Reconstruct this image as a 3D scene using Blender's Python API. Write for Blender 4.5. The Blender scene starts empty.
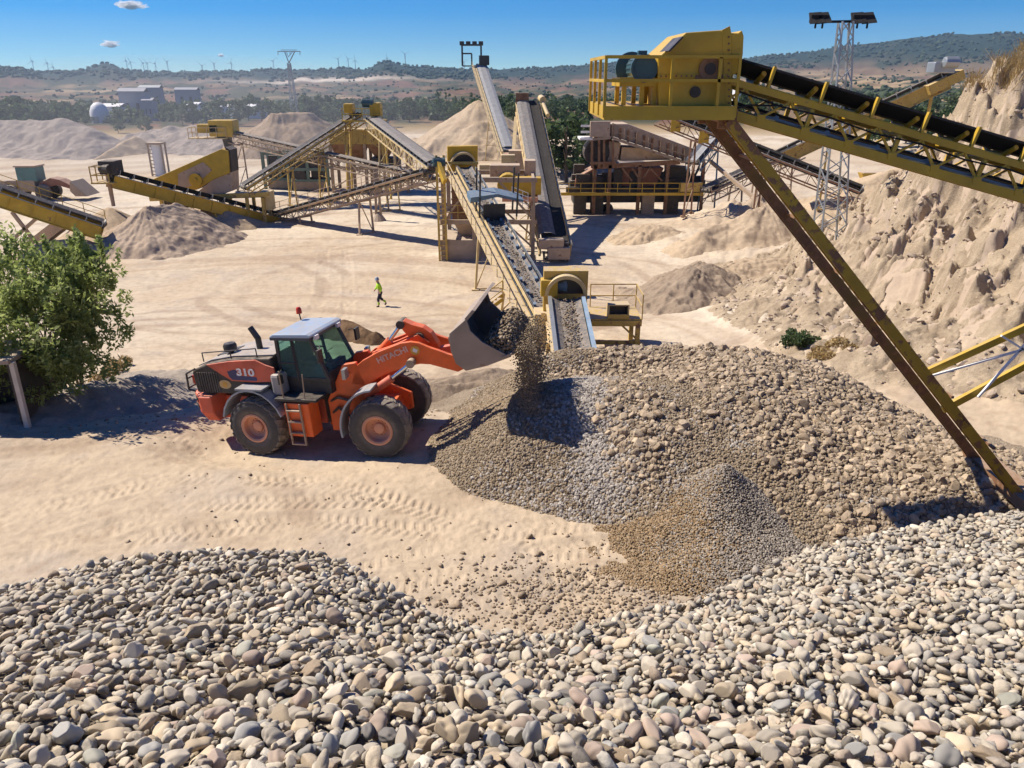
import bpy, bmesh, math, random
import numpy as np
from mathutils import Vector, Matrix
R_ = math.radians
scene = bpy.context.scene
col = scene.collection
# ---------------------------------------------------------------- camera model (eye 10 m above the loader's ground)
F, CX, CY, EYE = 773.0, 512.0, 384.0, 10.0
PITCH = R_(21.8)
PC, PS = math.cos(PITCH), math.sin(PITCH)
def ray(px, py):
    u, v = (px-CX)/F, (CY-py)/F
    return Vector((u, PC+v*PS, -PS+v*PC))
def at(px, py, Y):
    d = ray(px, py); t = Y/d.y
    return Vector((d.x*t, Y, EYE+d.z*t))
def atz(px, py, z):
    d = ray(px, py); t = (z-EYE)/d.z
    return Vector((d.x*t, d.y*t, z))
def V(*a): return Vector(a)

# ---------------------------------------------------------------- numpy noise
def _h(ix, iy, seed):
    h = (ix.astype(np.int64)*374761393 + iy.astype(np.int64)*668265263 + seed*982451653) & 0xffffffff
    h = ((h ^ (h >> 13))*1274126177) & 0xffffffff
    return ((h ^ (h >> 16)) & 0xffff)/65535.0
def vnoise(x, y, seed=0):
    x = np.asarray(x, float); y = np.asarray(y, float)
    ix, iy = np.floor(x), np.floor(y)
    fx, fy = x-ix, y-iy
    fx = fx*fx*fx*(fx*(fx*6-15)+10); fy = fy*fy*fy*(fy*(fy*6-15)+10)
    a, b = _h(ix, iy, seed), _h(ix+1, iy, seed)
    c, d = _h(ix, iy+1, seed), _h(ix+1, iy+1, seed)
    return (a+(b-a)*fx + (c-a)*fy + (a-b-c+d)*fx*fy)*2-1
def fbm(x, y, octv=4, seed=0, gain=.5):
    s, a, t = 0, 1.0, 0
    ca, sa = math.cos(.6), math.sin(.6)
    for k in range(octv):
        s = s+a*vnoise(x, y, seed+k*17); t += a
        x, y = (x*ca-y*sa)*2.03+7.1, (x*sa+y*ca)*2.03+3.7
        a *= gain
    return s/t
def sstep(a, b, x):
    t = np.clip((np.asarray(x, float)-a)/(b-a), 0, 1)
    return t*t*(3-2*t)
class TPS:
    def __init__(s, pts, lam=1e-3):
        p = np.array([tuple(q) for q in pts], float); s.p = p[:, :2]; n = len(p)
        A = np.zeros((n+3, n+3)); A[:n, :n] = s.k(p[:, None, :2]-p[None, :, :2])+lam*np.eye(n)
        A[:n, n] = 1; A[:n, n+1:] = p[:, :2]; A[n, :n] = 1; A[n+1:, :n] = p[:, :2].T
        s.w = np.linalg.solve(A, np.r_[p[:, 2], 0, 0, 0]); s.n = n
    @staticmethod
    def k(d):
        r2 = (d**2).sum(-1)
        return .5*r2*np.log(r2+1e-9)
    def __call__(s, x, y):
        x = np.asarray(x, float); y = np.asarray(y, float)
        o = s.w[s.n]+s.w[s.n+1]*x+s.w[s.n+2]*y
        for i in range(s.n):
            r2 = (x-s.p[i, 0])**2+(y-s.p[i, 1])**2
            o = o+s.w[i]*.5*r2*np.log(r2+1e-9)
        return o

# ---------------------------------------------------------------- materials
def _nodes(name):
    m = bpy.data.materials.new(name); m.use_nodes = True
    nt = m.node_tree; b = nt.nodes['Principled BSDF']
    return m, nt, b
def N(nt, t, **kw):
    n = nt.nodes.new(t)
    for k, v in kw.items():
        if k.startswith('i_'): n.inputs[k[2:].replace('_', ' ')].default_value = v
        else: setattr(n, k, v)
    return n
def c4(c): return (c[0], c[1], c[2], 1)
def mixc(nt, fac, a, b, blend='MIX'):
    n = nt.nodes.new('ShaderNodeMix'); n.data_type = 'RGBA'; n.blend_type = blend
    for sock, v in ((n.inputs[0], fac), (n.inputs[6], a), (n.inputs[7], b)):
        if isinstance(v, (int, float)): sock.default_value = v
        elif isinstance(v, tuple): sock.default_value = c4(v)
        else: nt.links.new(v, sock)
    return n.outputs[2]
def mathn(nt, op, a, b=0.0, clamp=False):
    n = nt.nodes.new('ShaderNodeMath'); n.operation = op; n.use_clamp = clamp
    for i, v in enumerate((a, b)):
        if isinstance(v, (int, float)): n.inputs[i].default_value = v
        else: nt.links.new(v, n.inputs[i])
    return n.outputs[0]
def ramp(nt, fac, stops, interp='LINEAR'):
    n = nt.nodes.new('ShaderNodeValToRGB'); nt.links.new(fac, n.inputs[0])
    e = n.color_ramp.elements; n.color_ramp.interpolation = interp
    while len(e) < len(stops): e.new(.5)
    for k, (p, c) in enumerate(stops): e[k].position = p; e[k].color = c4(c)
    return n.outputs[0]
def rng(nt, v, a, b, c=0.0, d=1.0):
    n = nt.nodes.new('ShaderNodeMapRange'); nt.links.new(v, n.inputs[0])
    n.inputs[1].default_value = a; n.inputs[2].default_value = b; n.inputs[3].default_value = c; n.inputs[4].default_value = d
    return n.outputs[0]
DUST = (.47, .37, .27)
def mat(name, c, rough=.6, metal=0.0, var=.18, scale=1.5, dust=.3, rust=0.0, bump=.15, bscale=30, spec=.4, dustcol=DUST):
    """worn, dusty site material: tonal noise, rust patches, dust settled on upward faces and in patches"""
    m, nt, b = _nodes(name); L = nt.links.new
    tc = N(nt, 'ShaderNodeTexCoord'); o = tc.outputs['Object']
    n1 = N(nt, 'ShaderNodeTexNoise'); n1.inputs['Scale'].default_value = scale; n1.inputs['Detail'].default_value = 6; L(o, n1.inputs['Vector'])
    n2 = N(nt, 'ShaderNodeTexNoise'); n2.inputs['Scale'].default_value = scale*3.7; n2.inputs['Detail'].default_value = 8; n2.inputs['Roughness'].default_value = .65; L(o, n2.inputs['Vector'])
    lo = tuple(max(0, x*(1-var)) for x in c); hi = tuple(min(1, x*(1+var)) for x in c)
    v = ramp(nt, n1.outputs[0], [(.3, lo), (.7, hi)])
    if rust > 0:
        rc = ramp(nt, n2.outputs[0], [(.35, (.10, .045, .022)), (.65, (.24, .11, .05))])
        f = rng(nt, mathn(nt, 'ADD', n1.outputs[0], mathn(nt, 'MULTIPLY', n2.outputs[0], .8)), 1.22-.5*rust, 1.30-.5*rust)
        v = mixc(nt, f, v, rc)
    if dust > 0:
        g = N(nt, 'ShaderNodeNewGeometry'); sp = N(nt, 'ShaderNodeSeparateXYZ'); L(g.outputs['Normal'], sp.inputs[0])
        up = rng(nt, sp.outputs[2], .1, .95, .12, 1.0)
        pat = rng(nt, n2.outputs[0], .38, .62, .25, 1.25)
        v = mixc(nt, mathn(nt, 'MULTIPLY', mathn(nt, 'MULTIPLY', up, pat), dust*1.3, True), v, dustcol)
    L(v, b.inputs['Base Color'])
    b.inputs['Roughness'].default_value = rough; b.inputs['Metallic'].default_value = metal
    b.inputs['Specular IOR Level'].default_value = spec
    if bump > 0:
        n3 = N(nt, 'ShaderNodeTexNoise'); n3.inputs['Scale'].default_value = bscale; n3.inputs['Detail'].default_value = 5; L(o, n3.inputs['Vector'])
        bp = N(nt, 'ShaderNodeBump'); bp.inputs['Strength'].default_value = bump; bp.inputs['Distance'].default_value = .02
        L(n3.outputs[0], bp.inputs['Height']); L(bp.outputs[0], b.inputs['Normal'])
    return m
def stone_mat(name, stops, rough=.85, fine=25, bump=.35, dustf=.25, attr=None, objrand=False, dustcol=(.52, .425, .31), mott=(.78, 1.15)):
    """per-stone colour from Random Per Island (or Object Info), mottling, dust on top"""
    m, nt, b = _nodes(name); L = nt.links.new
    g = N(nt, 'ShaderNodeNewGeometry')
    src = N(nt, 'ShaderNodeObjectInfo').outputs['Random'] if objrand else g.outputs['Random Per Island']
    v = ramp(nt, src, stops)
    r2 = mathn(nt, 'FRACT', mathn(nt, 'MULTIPLY', src, 37.7))
    v = mixc(nt, 1.0, v, ramp(nt, r2, [(0, (.72,)*3), (1, (1.22,)*3)]), 'MULTIPLY')
    tc = N(nt, 'ShaderNodeTexCoord')
    n = N(nt, 'ShaderNodeTexNoise'); n.inputs['Scale'].default_value = fine; n.inputs['Detail'].default_value = 6; n.inputs['Roughness'].default_value = .7
    L(tc.outputs['Object'], n.inputs['Vector'])
    v = mixc(nt, 1.0, v, ramp(nt, n.outputs[0], [(.3, (mott[0],)*3), (.7, (mott[1],)*3)]), 'MULTIPLY')
    sp = N(nt, 'ShaderNodeSeparateXYZ'); L(g.outputs['Normal'], sp.inputs[0])
    f = mathn(nt, 'MULTIPLY', rng(nt, sp.outputs[2], .2, 1.0), rng(nt, n.outputs[0], .4, .62, .2, 1))
    v = mixc(nt, mathn(nt, 'MULTIPLY', f, dustf), v, dustcol)
    L(v, b.inputs['Base Color']); b.inputs['Roughness'].default_value = rough; b.inputs['Specular IOR Level'].default_value = .3
    bp = N(nt, 'ShaderNodeBump'); bp.inputs['Strength'].default_value = bump; bp.inputs['Distance'].default_value = .01
    L(n.outputs[0], bp.inputs['Height']); L(bp.outputs[0], b.inputs['Normal'])
    return m
YEL = (.56, .36, .04)
MT = {}
def mats():
    MT['yellow'] = mat('yellow_paint', (.50, .315, .02), .45, dust=.2, rust=.24, var=.16)
    MT['yellow_old'] = mat('faded_yellow_paint', (.50, .34, .07), .6, dust=.5, rust=.45)
    MT['cream'] = mat('dusty_cream_paint', (.58, .44, .2), .65, dust=.6, rust=.2)
    MT['rusty'] = mat('rusty_steel', (.26, .14, .07), .75, dust=.35, rust=.7)
    MT['dustysteel'] = mat('dust_coated_steel', (.34, .25, .17), .75, dust=.65, rust=.35)
    MT['steel'] = mat('galvanised_steel', (.36, .38, .38), .45, metal=.6, dust=.1, rust=.03, var=.1)
    MT['black'] = mat('black_steel', (.028, .028, .03), .45, dust=.16)
    MT['rubber'] = mat('belt_rubber', (.020, .020, .021), .85, dust=.05, spec=.12)
    MT['rubber_dusty'] = mat('dusty_belt_rubber', (.075, .075, .08), .75, dust=.3)
    MT['greybelt'] = mat('grey_belt_cover', (.13, .135, .145), .8, dust=.25, spec=.15)
    MT['blue'] = mat('blue_steel', (.09, .17, .25), .5, dust=.22, rust=.15)
    MT['motor'] = mat('motor_blue_green', (.035, .09, .11), .4, dust=.12)
    MT['brownred'] = mat('red_brown_machine_paint', (.25, .09, .05), .7, dust=.5, rust=.5)
    MT['tanplate'] = mat('dusty_tan_plate', (.42, .31, .22), .8, dust=.6, rust=.35)
    MT['dark'] = mat('dark_machinery_and_shade', (.045, .038, .032), .7, dust=.3, rust=.25)  # also carries painted shade: shelter walls and the dark mass under the crusher
    MT['green'] = mat('dusty_green_paint', (.13, .2, .16), .6, dust=.4)
    MT['concrete'] = mat('dusty_concrete', (.33, .26, .2), .9, dust=.5, bump=.4)
    MT['white'] = mat('white_paint', (.75, .74, .72), .6, dust=.1, var=.05)
    MT['orange'] = mat('orange_paint', (.60, .085, .018), .4, dust=.16, var=.12, rust=.06)
    MT['orange_dull'] = mat('dusty_orange_paint', (.42, .075, .045), .55, dust=.26, var=.2, rust=.08)
    MT['rimorange'] = mat('dusty_rim_paint', (.60, .275, .17), .7, dust=.6)
    MT['greyfender'] = mat('grey_fender', (.28, .32, .36), .4, dust=.35)
    MT['hoodgrey'] = mat('dusty_hood_top', (.30, .29, .28), .5, dust=.5)
    MT['tyre'] = mat('dusty_tyre', (.04, .038, .037), .85, dust=.35, bump=.4, var=.3)
    MT['bucketsteel'] = mat('worn_bucket_steel', (.30, .24, .19), .55, metal=.1, dust=.4, rust=.3)
    MT['chrome'] = mat('cylinder_rod', (.55, .55, .56), .2, metal=1, dust=.05, bump=0)
    MT['red'] = mat('red_plastic', (.5, .03, .01), .3, dust=.1)

# ---------------------------------------------------------------- mesh builder
def frame_from(d, up=Vector((0, 0, 1))):
    d = Vector(d).normalized()
    if abs(d.dot(up)) > .999: up = Vector((0, 1, 0))
    s = d.cross(up).normalized(); n = s.cross(d)
    return d, s, n
class MB:
    def __init__(s): s.v = []; s.f = []
    def _add(s, vs, fs):
        k = len(s.v); s.v += [Vector(p) for p in vs]; s.f += [tuple(i+k for i in f) for f in fs]; return s
    def beam(s, a, b, w, h=None, up=Vector((0, 0, 1))):
        a, b = Vector(a), Vector(b); h = w if h is None else h
        d, sd, n = frame_from(b-a, Vector(up))
        vs = [p+sd*(x*w/2)+n*(y*h/2) for p in (a, b) for x, y in ((-1, -1), (1, -1), (1, 1), (-1, 1))]
        return s._add(vs, [(3, 2, 1, 0), (4, 5, 6, 7), (0, 1, 5, 4), (1, 2, 6, 5), (2, 3, 7, 6), (3, 0, 4, 7)])
    def ibeam(s, a, b, w, h, t=.02, up=Vector((0, 0, 1))):
        a, b = Vector(a), Vector(b); d, sd, n = frame_from(b-a, Vector(up))
        s.beam(a+n*(h/2-t/2), b+n*(h/2-t/2), w, t, up); s.beam(a-n*(h/2-t/2), b-n*(h/2-t/2), w, t, up)
        return s.beam(a, b, t, h-2*t-.002, up)
    def box(s, c, sx, sy, sz, rot=None):
        c = Vector(c); rot = rot or Matrix.Identity(3)
        vs = [c+rot @ Vector((x*sx/2, y*sy/2, z*sz/2)) for z in (-1, 1) for x, y in ((-1, -1), (1, -1), (1, 1), (-1, 1))]
        return s._add(vs, [(3, 2, 1, 0), (4, 5, 6, 7), (0, 1, 5, 4), (1, 2, 6, 5), (2, 3, 7, 6), (3, 0, 4, 7)])
    def tube(s, a, b, r, n=8, r2=None):
        a, b = Vector(a), Vector(b); r2 = r if r2 is None else r2
        d, sd, up = frame_from(b-a); vs = []
        for p, q in ((a, r), (b, r2)):
            vs += [p+sd*(q*math.cos(2*math.pi*i/n))+up*(q*math.sin(2*math.pi*i/n)) for i in range(n)]
        fs = [(i, (i+1) % n, n+(i+1) % n, n+i) for i in range(n)]+[tuple(range(n))[::-1], tuple(range(n, 2*n))]
        return s._add(vs, fs)
    def path(s, pts, r, n=6):
        for a, b in zip(pts[:-1], pts[1:]): s.tube(a, b, r, n)
        return s
    def prism(s, poly, d):
        """poly: list of 3D points (planar), d: extrusion vector"""
        k = len(poly); poly = [Vector(p) for p in poly]; d = Vector(d)
        nrm = Vector((0, 0, 0))
        for i in range(k): nrm += poly[i].cross(poly[(i+1) % k])
        if nrm.dot(d) > 0: poly = poly[::-1]
        vs = poly+[p+d for p in poly]
        return s._add(vs, [tuple(range(k)), tuple(range(2*k-1, k-1, -1))]+[(i, k+i, k+(i+1) % k, (i+1) % k) for i in range(k)])
    def lathe(s, prof, o, ax, n=24, ang=(0, 2*math.pi), close=True):
        """prof: [(radius, along)]"""
        o = Vector(o); d, sd, up = frame_from(ax); k = len(prof); vs = []; full = abs(ang[1]-ang[0]-2*math.pi) < 1e-6
        m = n if full else n+1
        for i in range(m):
            t = ang[0]+(ang[1]-ang[0])*i/n
            for r, al in prof: vs.append(o+d*al+(sd*math.cos(t)+up*math.sin(t))*r)
        fs = []
        for i in range(n):
            j = (i+1) % m
            for q in range(k-1): fs.append((i*k+q, i*k+q+1, j*k+q+1, j*k+q))
            if close: fs.append((i*k+k-1, i*k, j*k, j*k+k-1))
        if close and not full: fs += [tuple(range(k))[::-1], tuple(range(n*k, n*k+k))]
        return s._add(vs, fs)
    def plate(s, p, t):
        p = [Vector(q) for q in p]; n = (p[1]-p[0]).cross(p[2]-p[0]).normalized()*t
        return s.prism(p, n)
    def grid(s, rows):
        """open sheet from rows of points"""
        k = len(rows[0]); vs = [q for r in rows for q in r]
        return s._add(vs, [(i*k+j, i*k+j+1, (i+1)*k+j+1, (i+1)*k+j) for i in range(len(rows)-1) for j in range(k-1)])
    def xf(s, M):
        s.v = [M @ p for p in s.v]; return s
    def build(s, name, m, parent=None, bevel=0, smooth=False, local=False, solid=0, label=None, angle=40):
        me = bpy.data.meshes.new(name)
        vs = s.v
        if parent is not None and not local:
            inv = world_of(parent).inverted(); vs = [inv @ p for p in vs]
        me.from_pydata([tuple(p) for p in vs], [], s.f)
        if solid or smooth or True:
            bm = bmesh.new(); bm.from_mesh(me); bmesh.ops.recalc_face_normals(bm, faces=bm.faces); bm.to_mesh(me); bm.free()
        if isinstance(m, str): m = MT[m]
        me.materials.append(m)
        if smooth:
            me.polygons.foreach_set('use_smooth', [True]*len(me.polygons)); me.set_sharp_from_angle(angle=R_(angle))
        o = bpy.data.objects.new(name, me); col.objects.link(o)
        if parent is not None: o.parent = parent
        if solid: md = o.modifiers.new('solid', 'SOLIDIFY'); md.thickness = solid; md.offset = 0
        if bevel: md = o.modifiers.new('bevel', 'BEVEL'); md.width = bevel; md.segments = 2; md.limit_method = 'ANGLE'; md.angle_limit = R_(40)
        if label: o['label'] = label
        return o
def world_of(o):
    M = o.matrix_basis.copy(); p = o.parent
    while p is not None: M = p.matrix_basis @ M; p = p.parent
    return M
def tag(o, label=None, cat=None, group=None, kind=None):
    if label: o['label'] = label
    if cat: o['category'] = cat
    if group: o['group'] = group
    if kind: o['kind'] = kind
    return o
def thing(name, loc, label, cat, group=None, rz=0):
    o = bpy.data.objects.new(name, None); col.objects.link(o); o.location = loc; o.rotation_euler = (0, 0, rz)
    o.empty_display_size = .2
    return tag(o, label, cat, group)
def mesh_np(name, verts, faces, m, parent=None, smooth=True, colattr=None):
    me = bpy.data.meshes.new(name); nv = len(verts); nf = len(faces); k = faces.shape[1]
    me.vertices.add(nv); me.vertices.foreach_set('co', np.ascontiguousarray(verts, np.float32).ravel())
    me.loops.add(nf*k); me.loops.foreach_set('vertex_index', np.ascontiguousarray(faces, np.int32).ravel())
    me.polygons.add(nf); me.polygons.foreach_set('loop_start', np.arange(0, nf*k, k, dtype=np.int32))
    try: me.polygons.foreach_set('loop_total', np.full(nf, k, np.int32))
    except Exception: pass
    me.polygons.foreach_set('use_smooth', np.full(nf, smooth, bool))
    if colattr is not None:
        at_ = me.attributes.new('cover', 'FLOAT_COLOR', 'POINT'); c = np.ones((nv, 4), np.float32); c[:, :3] = colattr; at_.data.foreach_set('color', c.ravel())
    me.update(calc_edges=True); me.validate()
    me.materials.append(MT[m] if isinstance(m, str) else m)
    o = bpy.data.objects.new(name, me); col.objects.link(o)
    if parent is not None: o.parent = parent
    return o
def ico(sub):
    bm = bmesh.new(); bmesh.ops.create_icosphere(bm, subdivisions=sub, radius=1)
    v = np.array([p.co[:] for p in bm.verts]); f = np.array([[q.index for q in p.verts] for p in bm.faces]); bm.free()
    return v, f
_ico = {k: ico(k) for k in (1, 2, 3, 4)}
def stone_shape(sub, rg, angular=0.0, rough=.12):
    v, f = _ico[sub]; v = v.copy()
    d = np.zeros(len(v))
    for k in range(5):
        w = rg.normal(size=3)*(1.2+.7*k); d += np.sin(v @ w+rg.uniform(0, 6.28))*rough/(1+.6*k)
    v = v*(1+d)[:, None]
    for k in range(int(angular*9)):
        n = rg.normal(size=3); n /= np.linalg.norm(n); h = rg.uniform(.55, .85)
        ex = np.maximum(0, v @ n-h); v = v-ex[:, None]*n*.92
    return v
def rand_rot(n, rg, tilt):
    """rotation matrices: random spin about z then tilt of random size about a random horizontal axis"""
    a = rg.uniform(0, 2*np.pi, n); t = np.abs(rg.normal(0, tilt, n)); b = rg.uniform(0, 2*np.pi, n)
    def rz(q):
        m = np.zeros((n, 3, 3)); m[:, 0, 0] = np.cos(q); m[:, 0, 1] = -np.sin(q); m[:, 1, 0] = np.sin(q); m[:, 1, 1] = np.cos(q); m[:, 2, 2] = 1; return m
    def rx(q):
        m = np.zeros((n, 3, 3)); m[:, 0, 0] = 1; m[:, 1, 1] = np.cos(q); m[:, 1, 2] = -np.sin(q); m[:, 2, 1] = np.sin(q); m[:, 2, 2] = np.cos(q); return m
    return rz(b) @ rx(t) @ rz(a)
def align(nrm):
    """rotation taking z to nrm (n,3)"""
    z = nrm/np.linalg.norm(nrm, axis=1)[:, None]; x = np.cross(np.array([0, 1.0, 0]), z); x /= np.linalg.norm(x, axis=1)[:, None]+1e-9
    y = np.cross(z, x); return np.stack([x, y, z], axis=2)
def stones(name, pos, size, m, rg, nrm=None, sub=1, flat=(.45, .8), elong=(1, 1.5), tilt=.35, angular=0.0, rough=.12, variants=10, parent=None, smooth=True):
    n = len(pos); V0 = np.stack([stone_shape(sub, rg, angular, rough) for _ in range(variants)]); f = _ico[sub][1]
    k = rg.integers(0, variants, n); sc = np.stack([size*rg.uniform(*elong, n)**.5, size/rg.uniform(*elong, n)**.5, size*rg.uniform(*flat, n)], 1)*.5
    Rm = rand_rot(n, rg, tilt)
    if nrm is not None: Rm = align(nrm) @ Rm
    v = np.einsum('nij,nvj->nvi', Rm, V0[k]*sc[:, None, :])+pos[:, None, :]
    nv = v.shape[1]
    fs = (f[None]+(np.arange(n)*nv)[:, None, None]).reshape(-1, 3)
    return mesh_np(name, v.reshape(-1, 3), fs, m, parent, smooth)
mats()
# ---------------------------------------------------------------- terrain heights
def g_base(y):
    y = np.asarray(y, float)
    t = np.clip(y-19, 0, 31)
    return -.112*t*sstep(0, 6, t)-.15*sstep(45, 90, y)
# the loader stands with its nose up on spilled gravel: the ground under it follows its wheels
LO_XY, LO_Z, LO_HEAD, LO_PITCH = (-5.22, 21.04), -.19, R_(-18), R_(5)
def loader_pad(x, y, z):
    dx, dy = x-LO_XY[0], y-LO_XY[1]; c, s = math.cos(LO_HEAD), math.sin(LO_HEAD)
    u, v = dx*c+dy*s, -dx*s+dy*c
    pl = LO_Z+u*math.tan(LO_PITCH)
    m = (1-sstep(3.0, 5.2, np.abs(u)))*(1-sstep(1.7, 3.6, np.abs(v)))
    return z*(1-m)+pl*m
SILH = [(-200, 66), (0, 65.5), (20, 67), (38, 71), (70, 71.5), (86, 70), (95, 66), (104, 63.5), (113, 66), (126, 70.5), (170, 71.5), (250, 71), (262, 68), (275, 69),
        (320, 70), (345, 68), (366, 69.5), (374, 66), (380, 62.5), (388, 61), (398, 64), (410, 66), (440, 68), (500, 69), (560, 67), (590, 64), (640, 62), (700, 61), (740, 60),
        (770, 56), (800, 53), (850, 46), (890, 41), (920, 37), (945, 34.5), (1010, 33.5), (1040, 37), (1200, 42), (1500, 60)]
_sa = np.array([math.atan2((p-CX)/F, PC+(CY-q)/F*PS) for p, q in SILH])
_se = np.array([(-PS+(CY-q)/F*PC)/math.hypot((p-CX)/F, PC+(CY-q)/F*PS) for p, q in SILH])
_rr = np.log(np.array([1, 150, 200, 262, 350, 600, 1000, 1600, 2500, 9000.]))
_re = np.array([0, 0, -.0683, -.0520, -.0425, -.0350, -.0262, -.0170, -.0095, -.009])
RIDGE = 3300.0
def far_z(r, az):
    e = np.interp(np.log(r), _rr, _re)
    right = sstep(.16, .30, az)
    e = e+right*sstep(300, 900, r)*.012
    lr = np.log(r)
    e = e+.0052*sstep(280, 700, r)*(fbm(az*14, lr*3.2, 4, 5)+.25)+.002*sstep(260, 500, r)*fbm(az*60, lr*9, 3, 9)
    rid = np.interp(az, _sa, _se)+.0011*fbm(az*70, lr*0, 3, 31)
    k = sstep(1900, RIDGE, r)
    k = k*(1-right*.0)
    e = e*(1-k)+rid*k
    z = EYE+r*e
    return z-sstep(RIDGE, 5200, r)*160
BANK_PX = [(640, 330, None, 0), (690, 346, None, 0), (720, 352, None, .05), (655, 285, None, 0), (640, 240, None, 0), (610, 222, None, 0), (560, 300, None, 0), (600, 345, None, 0),
           (700, 320, None, .35), (760, 340, None, .5), (740, 300, None, .9), (700, 270, None, .35), (718, 240, None, .9), (688, 234, None, .8), (780, 270, None, 1.5),
           (768, 210, None, 1.9), (800, 240, None, 1.8), (800, 320, None, 1.0), (850, 330, None, 1.5), (850, 270, None, 2.9), (838, 225, None, 2.2), (800, 200, None, .8), (740, 205, None, .5), (700, 215, None, .1), (830, 190, None, 1.6)]
BANK_Y = [(880, 190, 52), (880, 230, 42), (880, 290, 36), (880, 340, 32), (930, 150, 46), (945, 128, 45.5), (958, 105, 45), (985, 83, 44), (1024, 76, 42), (1100, 72, 42), (1200, 74, 42), (1400, 70, 40),
          (950, 200, 41), (950, 260, 35.5), (950, 320, 30), (950, 380, 25), (1010, 150, 40), (1010, 220, 34.5), (1010, 290, 29.5), (1010, 350, 25.5), (1010, 420, 21.4),
          (1100, 150, 37), (1100, 300, 27), (1100, 400, 21), (1250, 150, 34), (1250, 300, 25), (1250, 420, 19), (900, 400, 23.7), (860, 420, 22.4), (990, 122, 41.5), (915, 240, 39)]
def _bank_pts():
    out = []
    for px, py, _, res in BANK_PX:
        Y = 40.0
        d = ray(px, py)
        for _i in range(40):
            z = float(g_base(Y))+res; Y = .5*Y+.5*((z-EYE)/d.z*d.y)
        out.append((d.x/d.y*Y, Y, res))
    for px, py, Y in BANK_Y:
        p = at(px, py, Y); out.append((p.x, p.y, p.z-float(g_base(Y))))
    for x, y, res in [(-14, 22, 0), (-14, 35, 0), (-14, 50, 0), (-14, 70, 0), (-14, 88, 0), (0, 22, 0), (0, 35, 0), (2, 50, 0), (2, 66, 0), (0, 88, 0), (8, 20, 0), (14, 19, 0), (10, 28, 0), (5, 28, 0), (12, 70, 0), (12, 88, 0),
                      (24, 88, 0), (40, 88, 1), (60, 88, 3), (24, 72, .6), (26, 60, 3.0), (22, 60, 1.5), (33, 60, 7), (35, 72, 2.5), (50, 66, 9), (60, 40, 13.5), (60, 25, 10), (45, 55, 12.5), (50, 16, 3), (30, 15, 0), (20, 16, 0)]:
        out.append((x, y, res))
    return out
_bank = TPS(_bank_pts(), .05)
def ground_core(x, y):
    x = np.asarray(x, float); y = np.asarray(y, float)
    r = np.hypot(x, y); az = np.arctan2(x, y)
    z = loader_pad(x, y, g_base(y))
    m = sstep(-12, 2, x)*sstep(18, 27, y)*(1-sstep(74, 88, y))*(1-sstep(48, 60, x))
    b = np.where(m > 0, _bank(x, y), 0)*m
    b = np.where(b < 0, b*.1, b)
    z = z+b
    k = sstep(150, 262, r)
    return z*(1-k)+far_z(np.maximum(r, 1), az)*k, b, r, az
def _tr(*p): return tuple(atz(q[0], q[1], float(g_base(20 if q[1] > 440 else 26))*1.0) for q in p)
TRACKS = [_tr((270, 612), (480, 566), (650, 540)), _tr((300, 580), (450, 538), (640, 520)), _tr((330, 640), (500, 592), (640, 575)),
          _tr((10, 560), (180, 505), (420, 500)), _tr((0, 520), (170, 478), (330, 482), (560, 552)), _tr((60, 470), (150, 440), (210, 452)), _tr((0, 440), (140, 418), (190, 432)), _tr((120, 540), (300, 520), (470, 535)),
          _tr((130, 320), (180, 345), (215, 400)), _tr((150, 300), (240, 330), (262, 362)), _tr((322, 215), (316, 262), (300, 310)), _tr((344, 215), (346, 262), (340, 312))]
def ground_full(x, y):
    z, b, r, az = ground_core(x, y)
    near = 1-sstep(120, 200, r)
    # rugged earth on the excavated bank: ledges, gullies running down the face and lumps
    bm = sstep(.9, 3.0, b)
    wx = x+1.3*fbm(x*.22, y*.22, 3, 71); wy = y+1.3*fbm(x*.22, y*.22, 3, 72)
    u, v = wx*.62+wy*.78, wx*.78-wy*.62
    gul = 1-np.abs(fbm(v*.62, u*.20, 4, 41))*2.2
    lump = fbm(wx*.8, wy*.8, 5, 43, .62)
    tz = b*.62+.9*fbm(wx*.2, wy*.2, 3, 44); fr_ = tz-np.floor(tz); terr = (np.floor(tz)+sstep(.25, .75, fr_)-tz)/.62
    z = z+near*bm*(.95*(gul-.5)+.55*lump+.85*terr)
    soft = sstep(.15, .9, b)*(1-bm)
    z = z+near*soft*(.34*fbm(x*.7, y*.7, 5, 51, .6)+.24*(1-2*np.abs(fbm(x*.35, y*.5, 3, 53))))
    z = z+near*(.04*fbm(x*.45, y*.45, 4, 11)+.010*fbm(x*2.6, y*2.6, 3, 12)+.018*fbm(x*6, y*6, 2, 13)+.03*sstep(.1, .5, fbm(x*.25, y*.4, 3, 15))*np.sin(x*2.2+y*4.1+3*fbm(x*.3, y*.3, 2, 16))*sstep(21, 27, y)+.04*sstep(28, 45, y)*fbm(x*.9, y*.5, 3, 14))
    # tyre ruts with lug prints
    for tr in TRACKS:
        for a, c in zip(tr[:-1], tr[1:]):
            dx, dy = c.x-a.x, c.y-a.y; L = math.hypot(dx, dy); dx /= L; dy /= L
            s = (x-a.x)*dx+(y-a.y)*dy; t = -(x-a.x)*dy+(y-a.y)*dx
            w = sstep(-.2, 1.2, s)*(1-sstep(L-1.2, L+.2, s))*(1-sstep(.26, .40, np.abs(t)))*np.clip(.75+.9*fbm(x*.8, y*.8, 2, 77), .15, 1)
            lug = np.sign(np.sin(2*np.pi*(s/.24+np.where(t > 0, .5, 0)+np.abs(t)*1.3)))
            z = z+w*(-.020+.016*lug*sstep(.0, .06, np.abs(t)))+.014*np.exp(-((np.abs(t)-.5)/.09)**2)*sstep(-.2, 1.2, s)*(1-sstep(L-1.2, L+.2, s))*(1+.6*fbm(s*2, t*2, 2, 3))
    return z
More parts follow.
